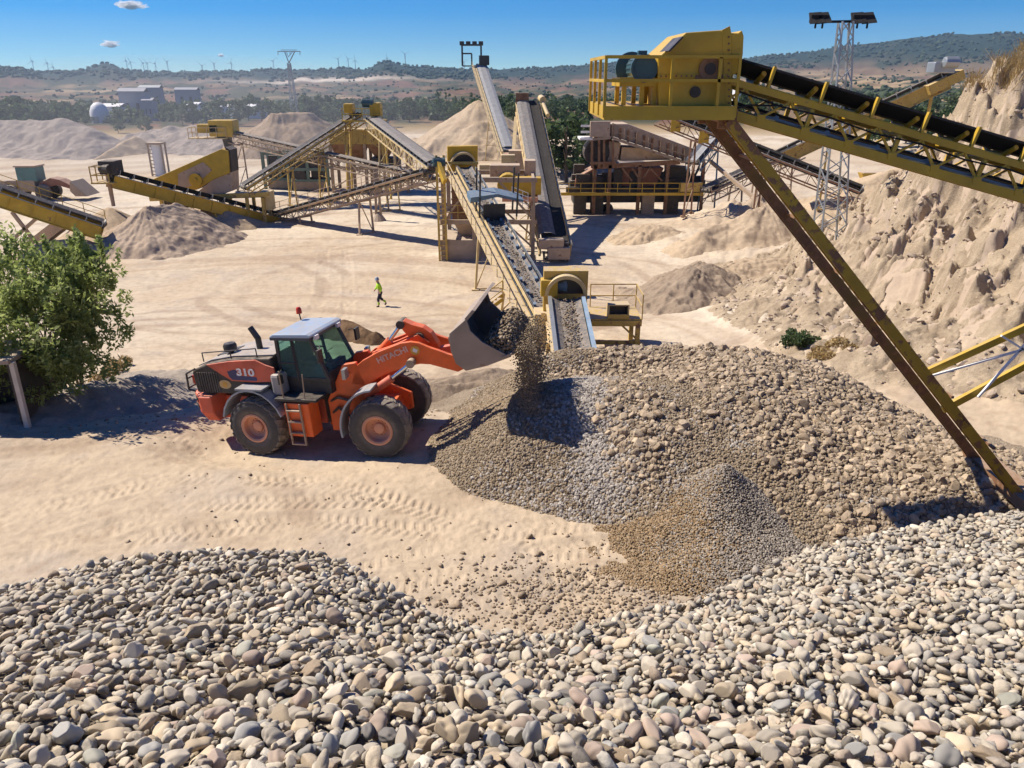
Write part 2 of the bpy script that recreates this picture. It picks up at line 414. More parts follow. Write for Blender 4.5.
def gz(x, y):
    return float(ground_full(np.array([x]), np.array([y]))[0])
def gp(px, py):
    """ground point under a pixel"""
    d = ray(px, py); lo = 6.0
    for Y in np.geomspace(8, 3000, 900):
        t = Y/d.y
        if EYE+d.z*t <= float(ground_core(np.array([d.x*t]), np.array([Y]))[0][0]): break
        lo = Y
    t = Y/d.y; x = d.x*t
    return Vector((x, Y, gz(x, Y)))
def cover_col(x, y, r, az, b):
    """land cover: pale trampled sand in the yard, fields, red earth and scrub beyond"""
    lr = np.log(np.maximum(r, 1))
    n1 = fbm(x*.10, y*.06, 5, 21); n2 = fbm(x*.5, y*.5, 4, 22); n3 = fbm(x*1.7, y*1.7, 3, 23)
    sand = np.array([.475, .375, .262]); pale = np.array([.59, .51, .395]); dark = np.array([.34, .245, .165]); grey = np.array([.42, .345, .27])
    def mx(c, d, f): return c*(1-f[..., None])+d*f[..., None]
    c = np.broadcast_to(sand, x.shape+(3,))
    c = mx(c, np.broadcast_to(pale, c.shape), np.clip(.5+1.3*n1, 0, 1)*sstep(22, 45, y)*.9)
    c = mx(c, np.broadcast_to(grey, c.shape), np.clip(n2*2.2-.2, 0, 1)*.7)
    c = mx(c, np.broadcast_to(dark, c.shape), np.clip(n3*n2*5-.55, 0, 1)*.45)
    # streaks worn along the driving lines
    q = np.hypot(x+16, y-30); st = fbm(q*.9, az*1.2, 4, 24)
    c = mx(c, np.broadcast_to(dark, c.shape), np.clip(st*2.4-.15, 0, 1)*.6*sstep(16, 26, y))
    c = mx(c, np.broadcast_to(np.array([.41, .315, .23]), c.shape), sstep(.8, 2.5, b)*.85)
    c = mx(c, np.broadcast_to(np.array([.25, .20, .155]), c.shape), sstep(1.5, 3, b)*np.clip(fbm(x*.5, y*.4, 5, 61)*2.2, 0, 1)*.6)
    for cx_, cy_, Rr in ((-16, 30, 7.0), (-16, 30, 9.1), (-15, 31, 10.6), (-15, 31, 12.7), (-4, 52, 14), (-4, 52, 16.1), (-30, 46, 18), (-30, 46, 20.1), (6, 42, 9.5), (6, 42, 11.6), (-12, 12, 6), (-12, 12, 8.1), (-2, 34, 6), (-2, 34, 8), (-10, 60, 24), (-10, 60, 26.2), (4, 10, 9), (4, 10, 11.1)):
        dd = np.abs(np.hypot(x-cx_, y-cy_)+.35*fbm(x*.3, y*.3, 2, int(Rr*10))-Rr); a_ = np.arctan2(y-cy_, x-cx_)
        c = mx(c, np.broadcast_to(np.array([.27, .19, .13]), c.shape), (1-sstep(.26, .50, dd))*np.clip(.5+1.4*fbm(a_*3, x*0+Rr, 3, 88), 0, 1)*.42)
    # gravel spill round the foot of the heaps
    gr = np.array([.30, .25, .20])
    c = mx(c, np.broadcast_to(gr, c.shape), (np.exp(-(((x+1.2)/5)**2+((y-24.6)/1.8)**2))*np.clip(.6+2*n2, 0, 1)*.8))
    c = mx(c, np.broadcast_to(gr, c.shape), (np.exp(-(((x-2.2)/3.6)**2+((y-13.2)/1.0)**2))*np.clip(.6+2*n3, 0, 1)*.85))
    # beyond the yard
    fr = sstep(190, 235, r)
    tan_ = np.array([.20, .135, .075]); red = np.array([.165, .09, .058]); scrub = np.array([.05, .058, .03]); forest = np.array([.020, .034, .022]); stub = np.array([.36, .26, .15])
    m1 = fbm(az*13+2, lr*5.5, 4, 25); m2 = fbm(az*38, lr*13, 4, 26); m3 = fbm(az*8, lr*8, 3, 27)
    f = np.broadcast_to(tan_, x.shape+(3,))
    f = mx(f, np.broadcast_to(red, c.shape), np.clip(m1*2+.85*(1-sstep(.2, .35, az))-.15, 0, 1))
    f = mx(f, np.broadcast_to(stub, c.shape), np.clip(m3*2.4-.5+.5*sstep(.2, .34, az), 0, 1)*.8)
    f = mx(f, np.broadcast_to(scrub, c.shape), np.clip(m2*2.4+.62-.55*sstep(.22, .34, az), 0, 1)*.9)
    f = mx(f, np.broadcast_to(forest, c.shape), sstep(2100, 2700, r)*np.clip(1.0+.6*m2+.25*sstep(2400, 2900, r), 0, 1))
    qs = np.array([.62, .52, .42])
    f = mx(f, np.broadcast_to(qs, c.shape), np.exp(-(((az+.22)/.10)**2+((lr-math.log(2300))/.05)**2))*.9)
    f = mx(f, np.broadcast_to(np.array([.30, .215, .11]), c.shape), (1-sstep(225, 262, r)))
    return c*(1-fr[..., None])+f*fr[..., None]
def build_ground():
    azf = np.arange(-44, 44.01, .09); azc = np.arange(48, 312.1, 4.0)
    az = np.radians(np.concatenate([azf, azc]))
    th = np.concatenate([np.arange(52, 3.0, -.085)])
    r1 = 13.0/np.tan(np.radians(th)); r1 = r1[r1 < 245]
    r2 = np.geomspace(246, 5200, 150)
    r = np.concatenate([[.5, 3, 6], r1[r1 > 8], r2])
    A, Rr = np.meshgrid(az, r); X = Rr*np.sin(A); Y = Rr*np.cos(A)
    Z = ground_full(X.ravel(), Y.ravel())
    _, b, rr, aa = ground_core(X.ravel(), Y.ravel())
    C = cover_col(X.ravel(), Y.ravel(), rr, aa, b)
    n, m = len(r), len(az); i, j = np.meshgrid(np.arange(n-1), np.arange(m), indexing='ij'); j2 = (j+1) % m
    fs = np.stack([i*m+j, i*m+j2, (i+1)*m+j2, (i+1)*m+j], -1).reshape(-1, 4)
    vs = np.stack([X.ravel(), Y.ravel(), Z], 1)
    c0 = len(vs); vs = np.r_[vs, [[0, 0, 0]]]; C = np.r_[C, [[.5, .4, .3]]]
    mt, nt, bs = _nodes('dusty_ground'); L = nt.links.new
    a = N(nt, 'ShaderNodeAttribute', attribute_name='cover')
    tc = N(nt, 'ShaderNodeTexCoord'); n1 = N(nt, 'ShaderNodeTexNoise', i_Scale=2.2, i_Detail=9, i_Roughness=.7); L(tc.outputs['Object'], n1.inputs['Vector'])
    v = mixc(nt, 1, a.outputs['Color'], ramp(nt, n1.outputs[0], [(.3, (.80, .79, .78)), (.5, (1, 1, 1)), (.7, (1.10, 1.10, 1.09))]), 'MULTIPLY')
    vor = N(nt, 'ShaderNodeTexVoronoi', i_Scale=7.0); L(tc.outputs['Object'], vor.inputs['Vector'])
    peb = rng(nt, vor.outputs['Distance'], .10, .16, 1, 0)
    sel = rng(nt, n1.outputs[0], .52, .6)
    v = mixc(nt, mathn(nt, 'MULTIPLY', mathn(nt, 'MULTIPLY', peb, sel), .35), v, (.26, .19, .14))
    L(v, bs.inputs['Base Color']); bs.inputs['Roughness'].default_value = .95; bs.inputs['Specular IOR Level'].default_value = .15
    n2 = N(nt, 'ShaderNodeTexNoise', i_Scale=14.0, i_Detail=6, i_Roughness=.7); L(tc.outputs['Object'], n2.inputs['Vector'])
    bp = N(nt, 'ShaderNodeBump', i_Strength=.55, i_Distance=.03); L(n2.outputs[0], bp.inputs['Height']); L(bp.outputs[0], bs.inputs['Normal'])
    g = mesh_np('ground', vs, fs, mt, colattr=C)
    tag(g, 'pale dusty quarry floor running out to fields and hills', 'ground', kind='structure')
    return g
GROUND = build_ground()
# ---------------------------------------------------------------- the near heap of cobbles
rg = np.random.default_rng(7)
_cx = [-300, 0, 100, 200, 300, 350, 390, 430, 480, 540, 600, 660, 700, 760, 820, 880, 950, 1024, 1300]
_cy = [645, 590, 564, 551, 552, 567, 592, 614, 634, 641, 626, 610, 601, 574, 549, 534, 521, 512, 480]
_cd = [5.6, 6.0, 6.3, 6.5, 6.4, 6.1, 5.7, 5.3, 5.0, 5.0, 5.2, 5.7, 6.1, 6.8, 7.5, 8.2, 8.9, 9.6, 11]
def heap_pt(px, q):
    """px: column over the heap, q: 0 at the crest, 1 near the foot of the photographer"""
    cy = np.interp(px, _cx, _cy); cd = np.interp(px, _cx, _cd)
    py = cy+(768-cy)*q
    d = 1/((1-q)/cd+q/2.85)
    u, v = (px-CX)/F, (CY-py)/F
    x = u*d; y = (PC+v*PS)*d; z = EYE+(-PS+v*PC)*d
    w = sstep(0, .12, q)
    z = z+w*(.10*fbm(x*.8, y*.8, 3, 5)+.05*fbm(x*2.2, y*2.2, 2, 6))
    return np.stack([x, y, z], -1)
def heap_back(px, t):
    """behind the crest: rolls over and falls to the yard; t 0..1"""
    p = heap_pt(px, np.zeros_like(px)); L = np.hypot(p[..., 0], p[..., 1])
    dx, dy = p[..., 0]/L, p[..., 1]/L
    run = (p[..., 2]+.5)/1.15*t
    fall = 1.15*run*sstep(-.35, .12, t)
    return np.stack([p[..., 0]+dx*run, p[..., 1]+dy*run, p[..., 2]-fall], -1)
def build_cobbles():
    pxs = np.linspace(-700, 1900, 330); qs = np.linspace(1.5, 0, 60)
    P, Q = np.meshgrid(pxs, qs); top = heap_pt(P, Q); top[..., 2] -= .06
    ts = np.linspace(.03, 1, 24); P2, T2 = np.meshgrid(pxs, ts); bk = heap_back(P2, T2); bk[..., 2] -= .05
    allp = np.concatenate([top, bk]); n, m = allp.shape[:2]
    i, j = np.meshgrid(np.arange(n-1), np.arange(m-1), indexing='ij')
    fs = np.stack([i*m+j, i*m+j+1, (i+1)*m+j+1, (i+1)*m+j], -1).reshape(-1, 4)
    core = mat('shaded_heap_grit', (.09, .072, .055), .95, dust=.1, scale=8, bump=.6)  # bed coloured near black so gaps between cobbles read as shadow
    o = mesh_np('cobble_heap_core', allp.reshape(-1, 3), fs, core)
    tag(o, 'gritty bed between the foreground cobbles with gap shade in its dark colour', 'gravel bed', kind='stuff')
    # candidates, spread evenly over the surface
    def cand(n, back=False):
        px = rg.uniform(-260, 1360, n); q = rg.uniform(0, 1.16, n) if not back else rg.uniform(0, .40, n)
        f = heap_pt if not back else heap_back
        p = f(px, q); e = 1e-3
        a = np.linalg.norm(np.cross(f(px+1, q)-p, f(px, q+e)-p), axis=1)
        nn = np.cross(f(px+1, q)-p, f(px, q+e)-p); nn /= np.linalg.norm(nn, axis=1)[:, None]; nn *= np.sign(nn[:, 2])[:, None]
        keep = rg.uniform(0, 1, n) < a/np.quantile(a, .985)
        return p[keep], nn[keep], px[keep], q[keep]
    p, nn, px, q = cand(960000)
    pb, nb, pxb, qb = cand(120000, True); p = np.r_[p, pb]; nn = np.r_[nn, nb]; q = np.r_[q, -qb]; px = np.r_[px, pxb]
    s = np.clip(rg.lognormal(math.log(.047), .27, len(p)), .022, .092)
    order = np.argsort(-s+rg.uniform(0, .05, len(s)))
    cell = .12; gridd = {}; acc = []
    pl = p.tolist(); sl_ = s.tolist()
    for i in order.tolist():
        x, y, z = pl[i]; r = sl_[i]; kx, ky, kz = int(x//cell), int(y//cell), int(z//cell); ok = True
        for a in (kx-1, kx, kx+1):
            for b in (ky-1, ky, ky+1):
                for c in (kz-1, kz, kz+1):
                    for (X, Y, Z, Rr) in gridd.get((a, b, c), ()):
                        dd = .40*(r+Rr)
                        if (x-X)**2+(y-Y)**2+(z-Z)**2 < dd*dd: ok = False; break
                    if not ok: break
                if not ok: break
            if not ok: break
        if ok: gridd.setdefault((kx, ky, kz), []).append((x, y, z, r)); acc.append(i)
    acc = np.array(acc); p, nn, s, q, px = p[acc], nn[acc], s[acc], q[acc], px[acc]
    p = p+nn*(s*rg.uniform(-.34, .50, len(s)))[:, None]
    dist = np.linalg.norm(p-np.array([0, 0, EYE]), axis=1)
    dep = p[:, 1]*PC+(EYE-p[:, 2])*PS; sx = CX+F*p[:, 0]/dep; sy = CY-F*((p[:, 1]*PS+(p[:, 2]-EYE)*PC)/dep)
    inside = (sx > 8) & (sx < 1016) & (sy > 500) & (sy < 760)
    score = np.where(inside, s/dist, 0); big = np.argsort(-score)[:300]; rest = np.setdiff1d(np.arange(len(s)), big)
    pal = [(0, (.43, .375, .29)), (.2, (.52, .445, .335)), (.36, (.38, .345, .285)), (.5, (.52, .425, .295)), (.60, (.40, .305, .22)), (.72, (.31, .30, .27)), (.86, (.62, .55, .435)), (.94, (.17, .152, .13)), (1, (.47, .375, .25))]
    cm = stone_mat('mixed_cobbles', pal, fine=45, bump=.45, dustf=.28)
    nearm = dist[rest] < 3.9
    for msk, sub in ((nearm, 3), (~nearm, 2)):
        k = rest[msk]
        o = stones('cobbles', p[k], s[k], cm, rg, nn[k], sub, flat=(.42, .85), elong=(1, 2.3), tilt=.75, angular=.38, variants=26, rough=.18)
        tag(o, 'countless smaller rounded cobbles heaped in the foreground' if sub == 3 else 'mass of small pale cobbles along the far rim of the foreground heap', 'cobbles', kind='stuff')
    # fill between
    pf, nf, _, qf = cand(90000); pf = pf[:30000]; nf = nf[:30000]
    o = stones('pebbles', pf-nf*.05, np.clip(rg.lognormal(math.log(.034), .25, len(pf)), .02, .06), cm, rg, nf, 2, angular=.1, variants=10)
    tag(o, 'small pebbles filling the gaps between foreground cobbles', 'pebbles', kind='stuff')
    # the 300 that show largest stand as objects of their own
    classes = [('smooth pale grey cobble', [(0, (.41, .365, .295)), (1, (.53, .46, .36))], .25, .17), ('smooth tan cobble', [(0, (.44, .345, .225)), (1, (.52, .42, .29))], .28, .18),
               ('rough pitted buff cobble', [(0, (.46, .37, .25)), (1, (.40, .30, .2))], .55, .24), ('smooth blue grey cobble', [(0, (.26, .26, .245)), (1, (.34, .33, .30))], .15, .14),
               ('dusty pinkish cobble', [(0, (.42, .32, .26)), (1, (.37, .28, .21))], .3, .17), ('dark charcoal grey cobble', [(0, (.14, .135, .135)), (1, (.20, .19, .18))], .05, .1),
               ('flat greenish grey cobble', [(0, (.33, .33, .27)), (1, (.40, .39, .32))], .0, .1)]
    probs = [.28, .22, .10, .13, .13, .06, .08]; protos = []
    fmesh = _ico[4][1]
    for nm, st, ang, rough in classes:
        m_ = stone_mat(nm.replace(' ', '_'), st, fine=32, bump=.5 if 'rough' in nm else .22, dustf=.3, objrand=True, mott=(.62, 1.2) if 'rough' in nm else (.8, 1.14))
        ms = []
        for k in range(5):
            v = stone_shape(4, rg, ang, rough)
            if 'rough' in nm: v = v*(1+.06*np.sin(v[:, :1]*9+k)*np.sin(v[:, 1:2]*11)*np.sin(v[:, 2:]*10+1))
            me = bpy.data.meshes.new('cobble'); me.from_pydata(v.tolist(), [], fmesh.tolist()); me.polygons.foreach_set('use_smooth', [True]*len(me.polygons)); me.materials.append(m_); ms.append(me)
        protos.append(ms)
    cls = rg.choice(len(classes), 300, p=probs)
    Rm = align(nn[big]) @ rand_rot(300, rg, .6)
    for t, i in enumerate(big):
        nm = classes[cls[t]][0]; o = bpy.data.objects.new('cobble', protos[cls[t]][int(rg.integers(0, 5))]); col.objects.link(o)
        el = rg.uniform(1, 2.1); fl = rg.uniform(.35, .55) if 'flat' in nm else rg.uniform(.5, .85)
        o.matrix_basis = Matrix.Translation(Vector(p[i])) @ Matrix(Rm[t].tolist()).to_4x4() @ Matrix.Diagonal((s[i]*.56*el**.5, s[i]*.56/el**.5, s[i]*.56*fl, 1))
        tag(o, nm+' lying on the foreground stone heap', 'cobble', nm+'s in the foreground')
build_cobbles()

# ---------------------------------------------------------------- the dumped gravel heap in mid yard
def _hp(px, py, z=None, Y=None):
    return at(px, py, Y) if Y else atz(px, py, z)
HEAP = [(600, 349, None, 24.6), (560, 351, None, 24.3), (660, 347, None, 24.6), (720, 349, None, 24.2), (570, 366, None, 23.3), (610, 372, None, 22.6), (650, 372, None, 22.9), (690, 362, None, 23.0),
        (560, 400, 1.75, None), (520, 395, 1.5, None), (620, 400, 1.9, None), (690, 390, 2.0, None), (740, 374, 2.1, None), (590, 450, 1.05, None), (560, 430, 1.3, None), (500, 420, 1.3, None), (480, 440, .85, None), (450, 440, .4, None),
        (520, 455, .9, None), (470, 400, -.05, None), (500, 380, .35, None), (530, 364, .8, None), (650, 450, 1.3, None), (640, 500, .5, None), (560, 490, .42, None), (520, 490, .25, None), (455, 478, .12, None),
        (760, 400, 1.95, None), (780, 360, 1.7, None), (745, 352, 1.5, None), (800, 440, 1.6, None), (800, 390, 1.6, None), (860, 430, 1.3, None), (860, 480, 1.15, None), (850, 520, .7, None), (900, 450, 1.25, None), (900, 412, .8, None),
        (950, 470, 1.15, None), (950, 510, .95, None), (1000, 480, 1.1, None), (1000, 445, .5, None), (1100, 480, .9, None), (1100, 540, .5, None), (900, 540, .5, None), (830, 560, .05, None), (1000, 560, .2, None), (830, 374, .55, None), (870, 396, .3, None), (940, 430, .3, None),
        (430, 476, -.05, None), (414, 455, -.08, None), (500, 508, -.1, None), (560, 524, -.1, None), (600, 530, -.05, None), (640, 548, -.05, None), (700, 560, -.1, None), (780, 590, -.2, None), (430, 430, -.1, None), (1050, 620, -.3, None), (900, 620, -.3, None)]
HEAP_PTS = [tuple(_hp(*h)) for h in HEAP]+[(-3, 27.5, -1.2), (0, 27.5, -1.2), (3, 27.5, -1.1), (6, 27.5, -1.0), (9, 26, -.8), (12, 24, -.4), (-5, 24, -.6), (15, 21, 0), (-5, 18, -.4), (0, 13.5, -.5), (6, 11, -.6), (14, 13, -.3)]
_heap = TPS(HEAP_PTS, .02)
CONE = (4.95, 15.95, 1.80, .72)
def cone_z(x, y):
    cx, cy, h, sl = CONE
    d = np.hypot(x-cx, (y-cy))*(1+.10*fbm(np.arctan2(y-cy, x-cx)*1.2, x*0, 2, 81))
    d = d*(1+.14*fbm(x*.8, y*.8, 3, 84))
    return 1.72*np.exp(-(d/1.42)**1.25)-.10+.07*fbm(x*1.3, y*1.3, 4, 82)
def heap_z(x, y):
    z = _heap(x, y)
    rub = rubble_w(x, y)
    z = z+.05*fbm(x*.9, y*.9, 3, 91)+.025*fbm(x*3, y*3, 3, 92)+rub*.14*fbm(x*1.3, y*1.3, 4, 93)
    crater = np.exp(-(((x-2.4)/1.7)**2+((y-22.9)/.9)**2))
    return z-.28*crater+.10*fbm(x*2.4, y*2.4, 3, 95)*np.clip(crater*2, 0, 1)
def rubble_w(x, y):
    return np.clip(sstep(4.2, 6.4, x+.35*(y-18)+1.1*fbm(x*.5, y*.5, 3, 94))+np.exp(-(((x-3.2)/.85)**2+((y-17.9)/1.9)**2))*1.15+np.exp(-(((x-2.4)/1.5)**2+((y-23.0)/.7)**2))*.6, 0, 1)
def grey_w(x, y):
    a = (x-2.3+.10*(y-18)); return np.exp(-(a/.65)**2)*sstep(15.5, 17, y)*(1-sstep(20.5, 22.5, y))
def heap_norm(f, x, y):
    e = .06; zx = (f(x+e, y)-f(x-e, y))/(2*e); zy = (f(x, y+e)-f(x, y-e))/(2*e)
    n = np.stack([-zx, -zy, np.ones_like(zx)], 1); return n/np.linalg.norm(n, axis=1)[:, None]
def sheet(name, f, x0, x1, y0, y1, st, m, minabove=-.12):
    xs = np.arange(x0, x1, st); ys = np.arange(y0, y1, st); X, Y = np.meshgrid(xs, ys); x, y = X.ravel(), Y.ravel()
    z = f(x, y); g = ground_core(x, y)[0]
    n, k = X.shape; i, j = np.meshgrid(np.arange(n-1), np.arange(k-1), indexing='ij')
    fs = np.stack([i*k+j, i*k+j+1, (i+1)*k+j+1, (i+1)*k+j], -1).reshape(-1, 4)
    up = (z-g) > minabove; fs = fs[up[fs].any(1)]
    used = np.unique(fs); mp = np.full(len(x), -1); mp[used] = np.arange(len(used))
    return mesh_np(name, np.stack([x, y, np.maximum(z, g-.3)], 1)[used], mp[fs], m)
def grav_mat(name, a, b, sc=22, bump=.9):
    m, nt, bs = _nodes(name); L = nt.links.new; tc = N(nt, 'ShaderNodeTexCoord')
    vo = N(nt, 'ShaderNodeTexVoronoi', i_Scale=float(sc)); L(tc.outputs['Object'], vo.inputs['Vector'])
    n1 = N(nt, 'ShaderNodeTexNoise', i_Scale=.9, i_Detail=6); L(tc.outputs['Object'], n1.inputs['Vector'])
    sp = N(nt, 'ShaderNodeSeparateColor'); L(vo.outputs['Color'], sp.inputs[0])
    v = mixc(nt, sp.outputs[0], a, b); v = mixc(nt, 1, v, ramp(nt, n1.outputs[0], [(.3, (.8, .78, .76)), (.7, (1.15, 1.14, 1.12))]), 'MULTIPLY')
    L(v, bs.inputs['Base Color']); bs.inputs['Roughness'].default_value = .95; bs.inputs['Specular IOR Level'].default_value = .15
    bp = N(nt, 'ShaderNodeBump', i_Strength=bump, i_Distance=.04); L(vo.outputs['Distance'], bp.inputs['Height']); bp.invert = True; L(bp.outputs[0], bs.inputs['Normal'])
    return m
def build_gravel():
    gm = grav_mat('dumped_gravel', (.22, .17, .12), (.33, .27, .20))
    hp = sheet('gravel_heap', heap_z, -5.2, 14, 12.5, 27.2, .06, gm)
    tag(hp, 'broad brown and grey gravel heap in front of the loader bucket', 'gravel heap')
    cn = sheet('gravel_cone', lambda x, y: np.where((cone_z(x, y) > heap_z(x, y)-.25) & (cone_z(x, y) > .04), cone_z(x, y)-.02, -9), 1.2, 8.4, 12.6, 20, .045, grav_mat('fine_brown_gravel', (.20, .145, .09), (.30, .235, .16), 34, .7), -.1)
    tag(cn, 'small smooth cone of fine brown gravel before the rubble', 'gravel cone')
    n = 150000; x = rg.uniform(-5, 13, n); y = rg.uniform(12.8, 26.5, n); z = heap_z(x, y); g = ground_core(x, y)[0]; cz = cone_z(x, y)
    ok = (z > g-.03) & (cz < z+.02); x, y, z = x[ok], y[ok], z[ok]; rw = np.clip(rubble_w(x, y)+.5*fbm(x*.7, y*.7, 3, 98), 0, 1); gw = grey_w(x, y); t = rg.uniform(0, 1, len(x))
    fine = (t < 1-.7*rw); isg = rg.uniform(0, 1, len(x)) < np.clip(gw*1.1+.55*fbm(x*.6, y*.6, 4, 97), 0, .95)
    def put(sel, name, size, m, label, sub, ang):
        X, Y, Z = x[sel], y[sel], z[sel]; nn = heap_norm(heap_z, X, Y)
        o = stones(name, np.stack([X, Y, Z+size*.12], 1), size, m, rg, nn, sub, flat=(.55, .95), elong=(1, 1.5), tilt=.6, angular=ang, variants=18, rough=.18 if sub > 1 else .14, smooth=False)
        tag(o, label, 'gravel', kind='stuff')
    bm_ = stone_mat('brown_gravel', [(0, (.20, .145, .085)), (.4, (.285, .212, .132)), (.75, (.24, .19, .135)), (1, (.36, .285, .195))], bump=0, dustf=.2)
    gm_ = stone_mat('grey_gravel', [(0, (.26, .23, .205)), (.5, (.34, .305, .27)), (1, (.43, .39, .34))], bump=0, dustf=.2)
    rm_ = stone_mat('tan_rubble', [(0, (.20, .145, .092)), (.35, (.37, .28, .185)), (.7, (.31, .24, .17)), (1, (.48, .375, .255))], fine=14, bump=.3, dustf=.3)
    a = np.where(fine & ~isg)[0][:70000]; put(a, 'gravel', rg.uniform(.04, .10, len(a)), bm_, 'loose brown gravel covering the left of the mid heap', 1, .2)
    a = np.where(fine & isg)[0][:16000]; put(a, 'gravel', rg.uniform(.05, .12, len(a)), gm_, 'pale grey gravel strip running down the mid heap', 1, .2)
    pool = np.where(rw > .3)[0]; a = pool[rg.uniform(0, 1, len(pool)) < .19*rw[pool]]
    sz = np.clip(rg.lognormal(math.log(.125), .40, len(a)), .07, .32); put(a, 'rubble', sz, rm_, 'tan coarse rubble spread over the right of the mid heap', 2, .8)
    # grains on the cone
    n = 70000; r = 4.4*np.sqrt(rg.uniform(0, 1, n)); th = rg.uniform(0, 6.283, n); X = CONE[0]+r*np.cos(th); Y = CONE[1]+r*np.sin(th); Z = cone_z(X, Y)
    ok = (Z > ground_core(X, Y)[0]-.01+.05*fbm(X*2, Y*2, 3, 87)) & (Z > heap_z(X, Y)-.03+.10*fbm(X*1.5, Y*1.5, 3, 86)); X, Y, Z = X[ok], Y[ok], Z[ok]
    side = (X-CONE[0]+.9*fbm(X*.9, Y*.9, 3, 83)+rg.normal(0, .55, len(X))) < -.85
    for sel, st, lab in ((side, [(0, (.22, .14, .065)), (.6, (.33, .225, .12)), (1, (.38, .29, .19))], 'orange brown grains on the left flank of the small gravel cone'), (~side, [(0, (.22, .185, .15)), (.6, (.33, .285, .235)), (1, (.42, .375, .32))], 'grey brown grains on the right flank of the small gravel cone')):
        k = int(sel.sum()); o = stones('gravel', np.stack([X, Y, Z], 1)[sel], rg.uniform(.03, .07, k), stone_mat('fine_gravel', st, bump=0, dustf=.15), rg, None, 1, tilt=1, angular=.2, smooth=False); tag(o, lab, 'gravel', kind='stuff')
    # scattered stones on the yard
    n = 2600; X = np.r_[rg.normal(2.2, 2.4, n), rg.uniform(-9, 6, 220), rg.normal(-1.4, 2.4, 900), rg.normal(-14, 3, 300)]; Y = np.r_[rg.normal(13.0, .8, n), rg.uniform(13, 24, 220), rg.normal(24.4, 1.0, 900), rg.normal(22.6, 1.0, 300)]
    ok = (heap_z(X, Y) < ground_core(X, Y)[0]) & (cone_z(X, Y) < 0); X, Y = X[ok], Y[ok]; Z = ground_full(X, Y)
    o = stones('loose_gravel', np.stack([X, Y, Z+.01], 1), np.clip(rg.lognormal(math.log(.06), .45, len(X)), .03, .22), rm_, rg, None, 2, tilt=.5, angular=.4)
    tag(o, 'scattered stones lying loose on the sandy yard', 'gravel', kind='stuff')
build_gravel()
# ---------------------------------------------------------------- the wheel loader
LO = Vector((LO_XY[0], LO_XY[1], LO_Z))
MB0 = Matrix.Translation(LO) @ Matrix.Rotation(LO_HEAD, 4, 'Z') @ Matrix.Rotation(-LO_PITCH, 4, 'Y')
MF = MB0 @ Matrix.Rotation(R_(9.5), 4, 'Z')
MW = MB0 @ Matrix.Rotation(R_(0), 4, 'Z')      # rear axle and body
MH = MW @ Matrix.Translation((-.32, 0, 0))      # engine end
MR = MW
def fpx(M, px, py, yl):
    """pixel -> (x, z) on the vertical plane y=yl of a machine frame M"""
    Mi = M.inverted(); o = Mi @ Vector((0, 0, EYE)); d = Mi.to_3x3() @ ray(px, py); t = (yl-o.y)/d.y; p = o+d*t
    return p.x, p.z
def poly_y(pts, y): return [Vector((x, y, z)) for x, z in pts]
def text_mesh(name, s, size, M, m, parent, depth=.006, bold=.0):
    cu = bpy.data.curves.new(name, 'FONT'); cu.body = s; cu.size = size; cu.extrude = depth; cu.offset = bold; cu.align_x = 'CENTER'; cu.align_y = 'CENTER'
    o = bpy.data.objects.new(name, cu); col.objects.link(o); dg = bpy.context.evaluated_depsgraph_get()
    me = bpy.data.meshes.new_from_object(o.evaluated_get(dg)); bpy.data.objects.remove(o)
    me.materials.clear(); me.materials.append(MT[m] if isinstance(m, str) else m)
    if parent is not None: me.transform(world_of(parent).inverted() @ M)
    o = bpy.data.objects.new(name, me); col.objects.link(o); o.parent = parent
    return o
def glass_mat():
    m, nt, b = _nodes('tinted_cab_glass'); b.inputs['Base Color'].default_value = (.50, .74, .66, 1); b.inputs['Roughness'].default_value = .03
    b.inputs['Transmission Weight'].default_value = .92; b.inputs['IOR'].default_value = 1.05; b.inputs['Specular IOR Level'].default_value = .8
    return m
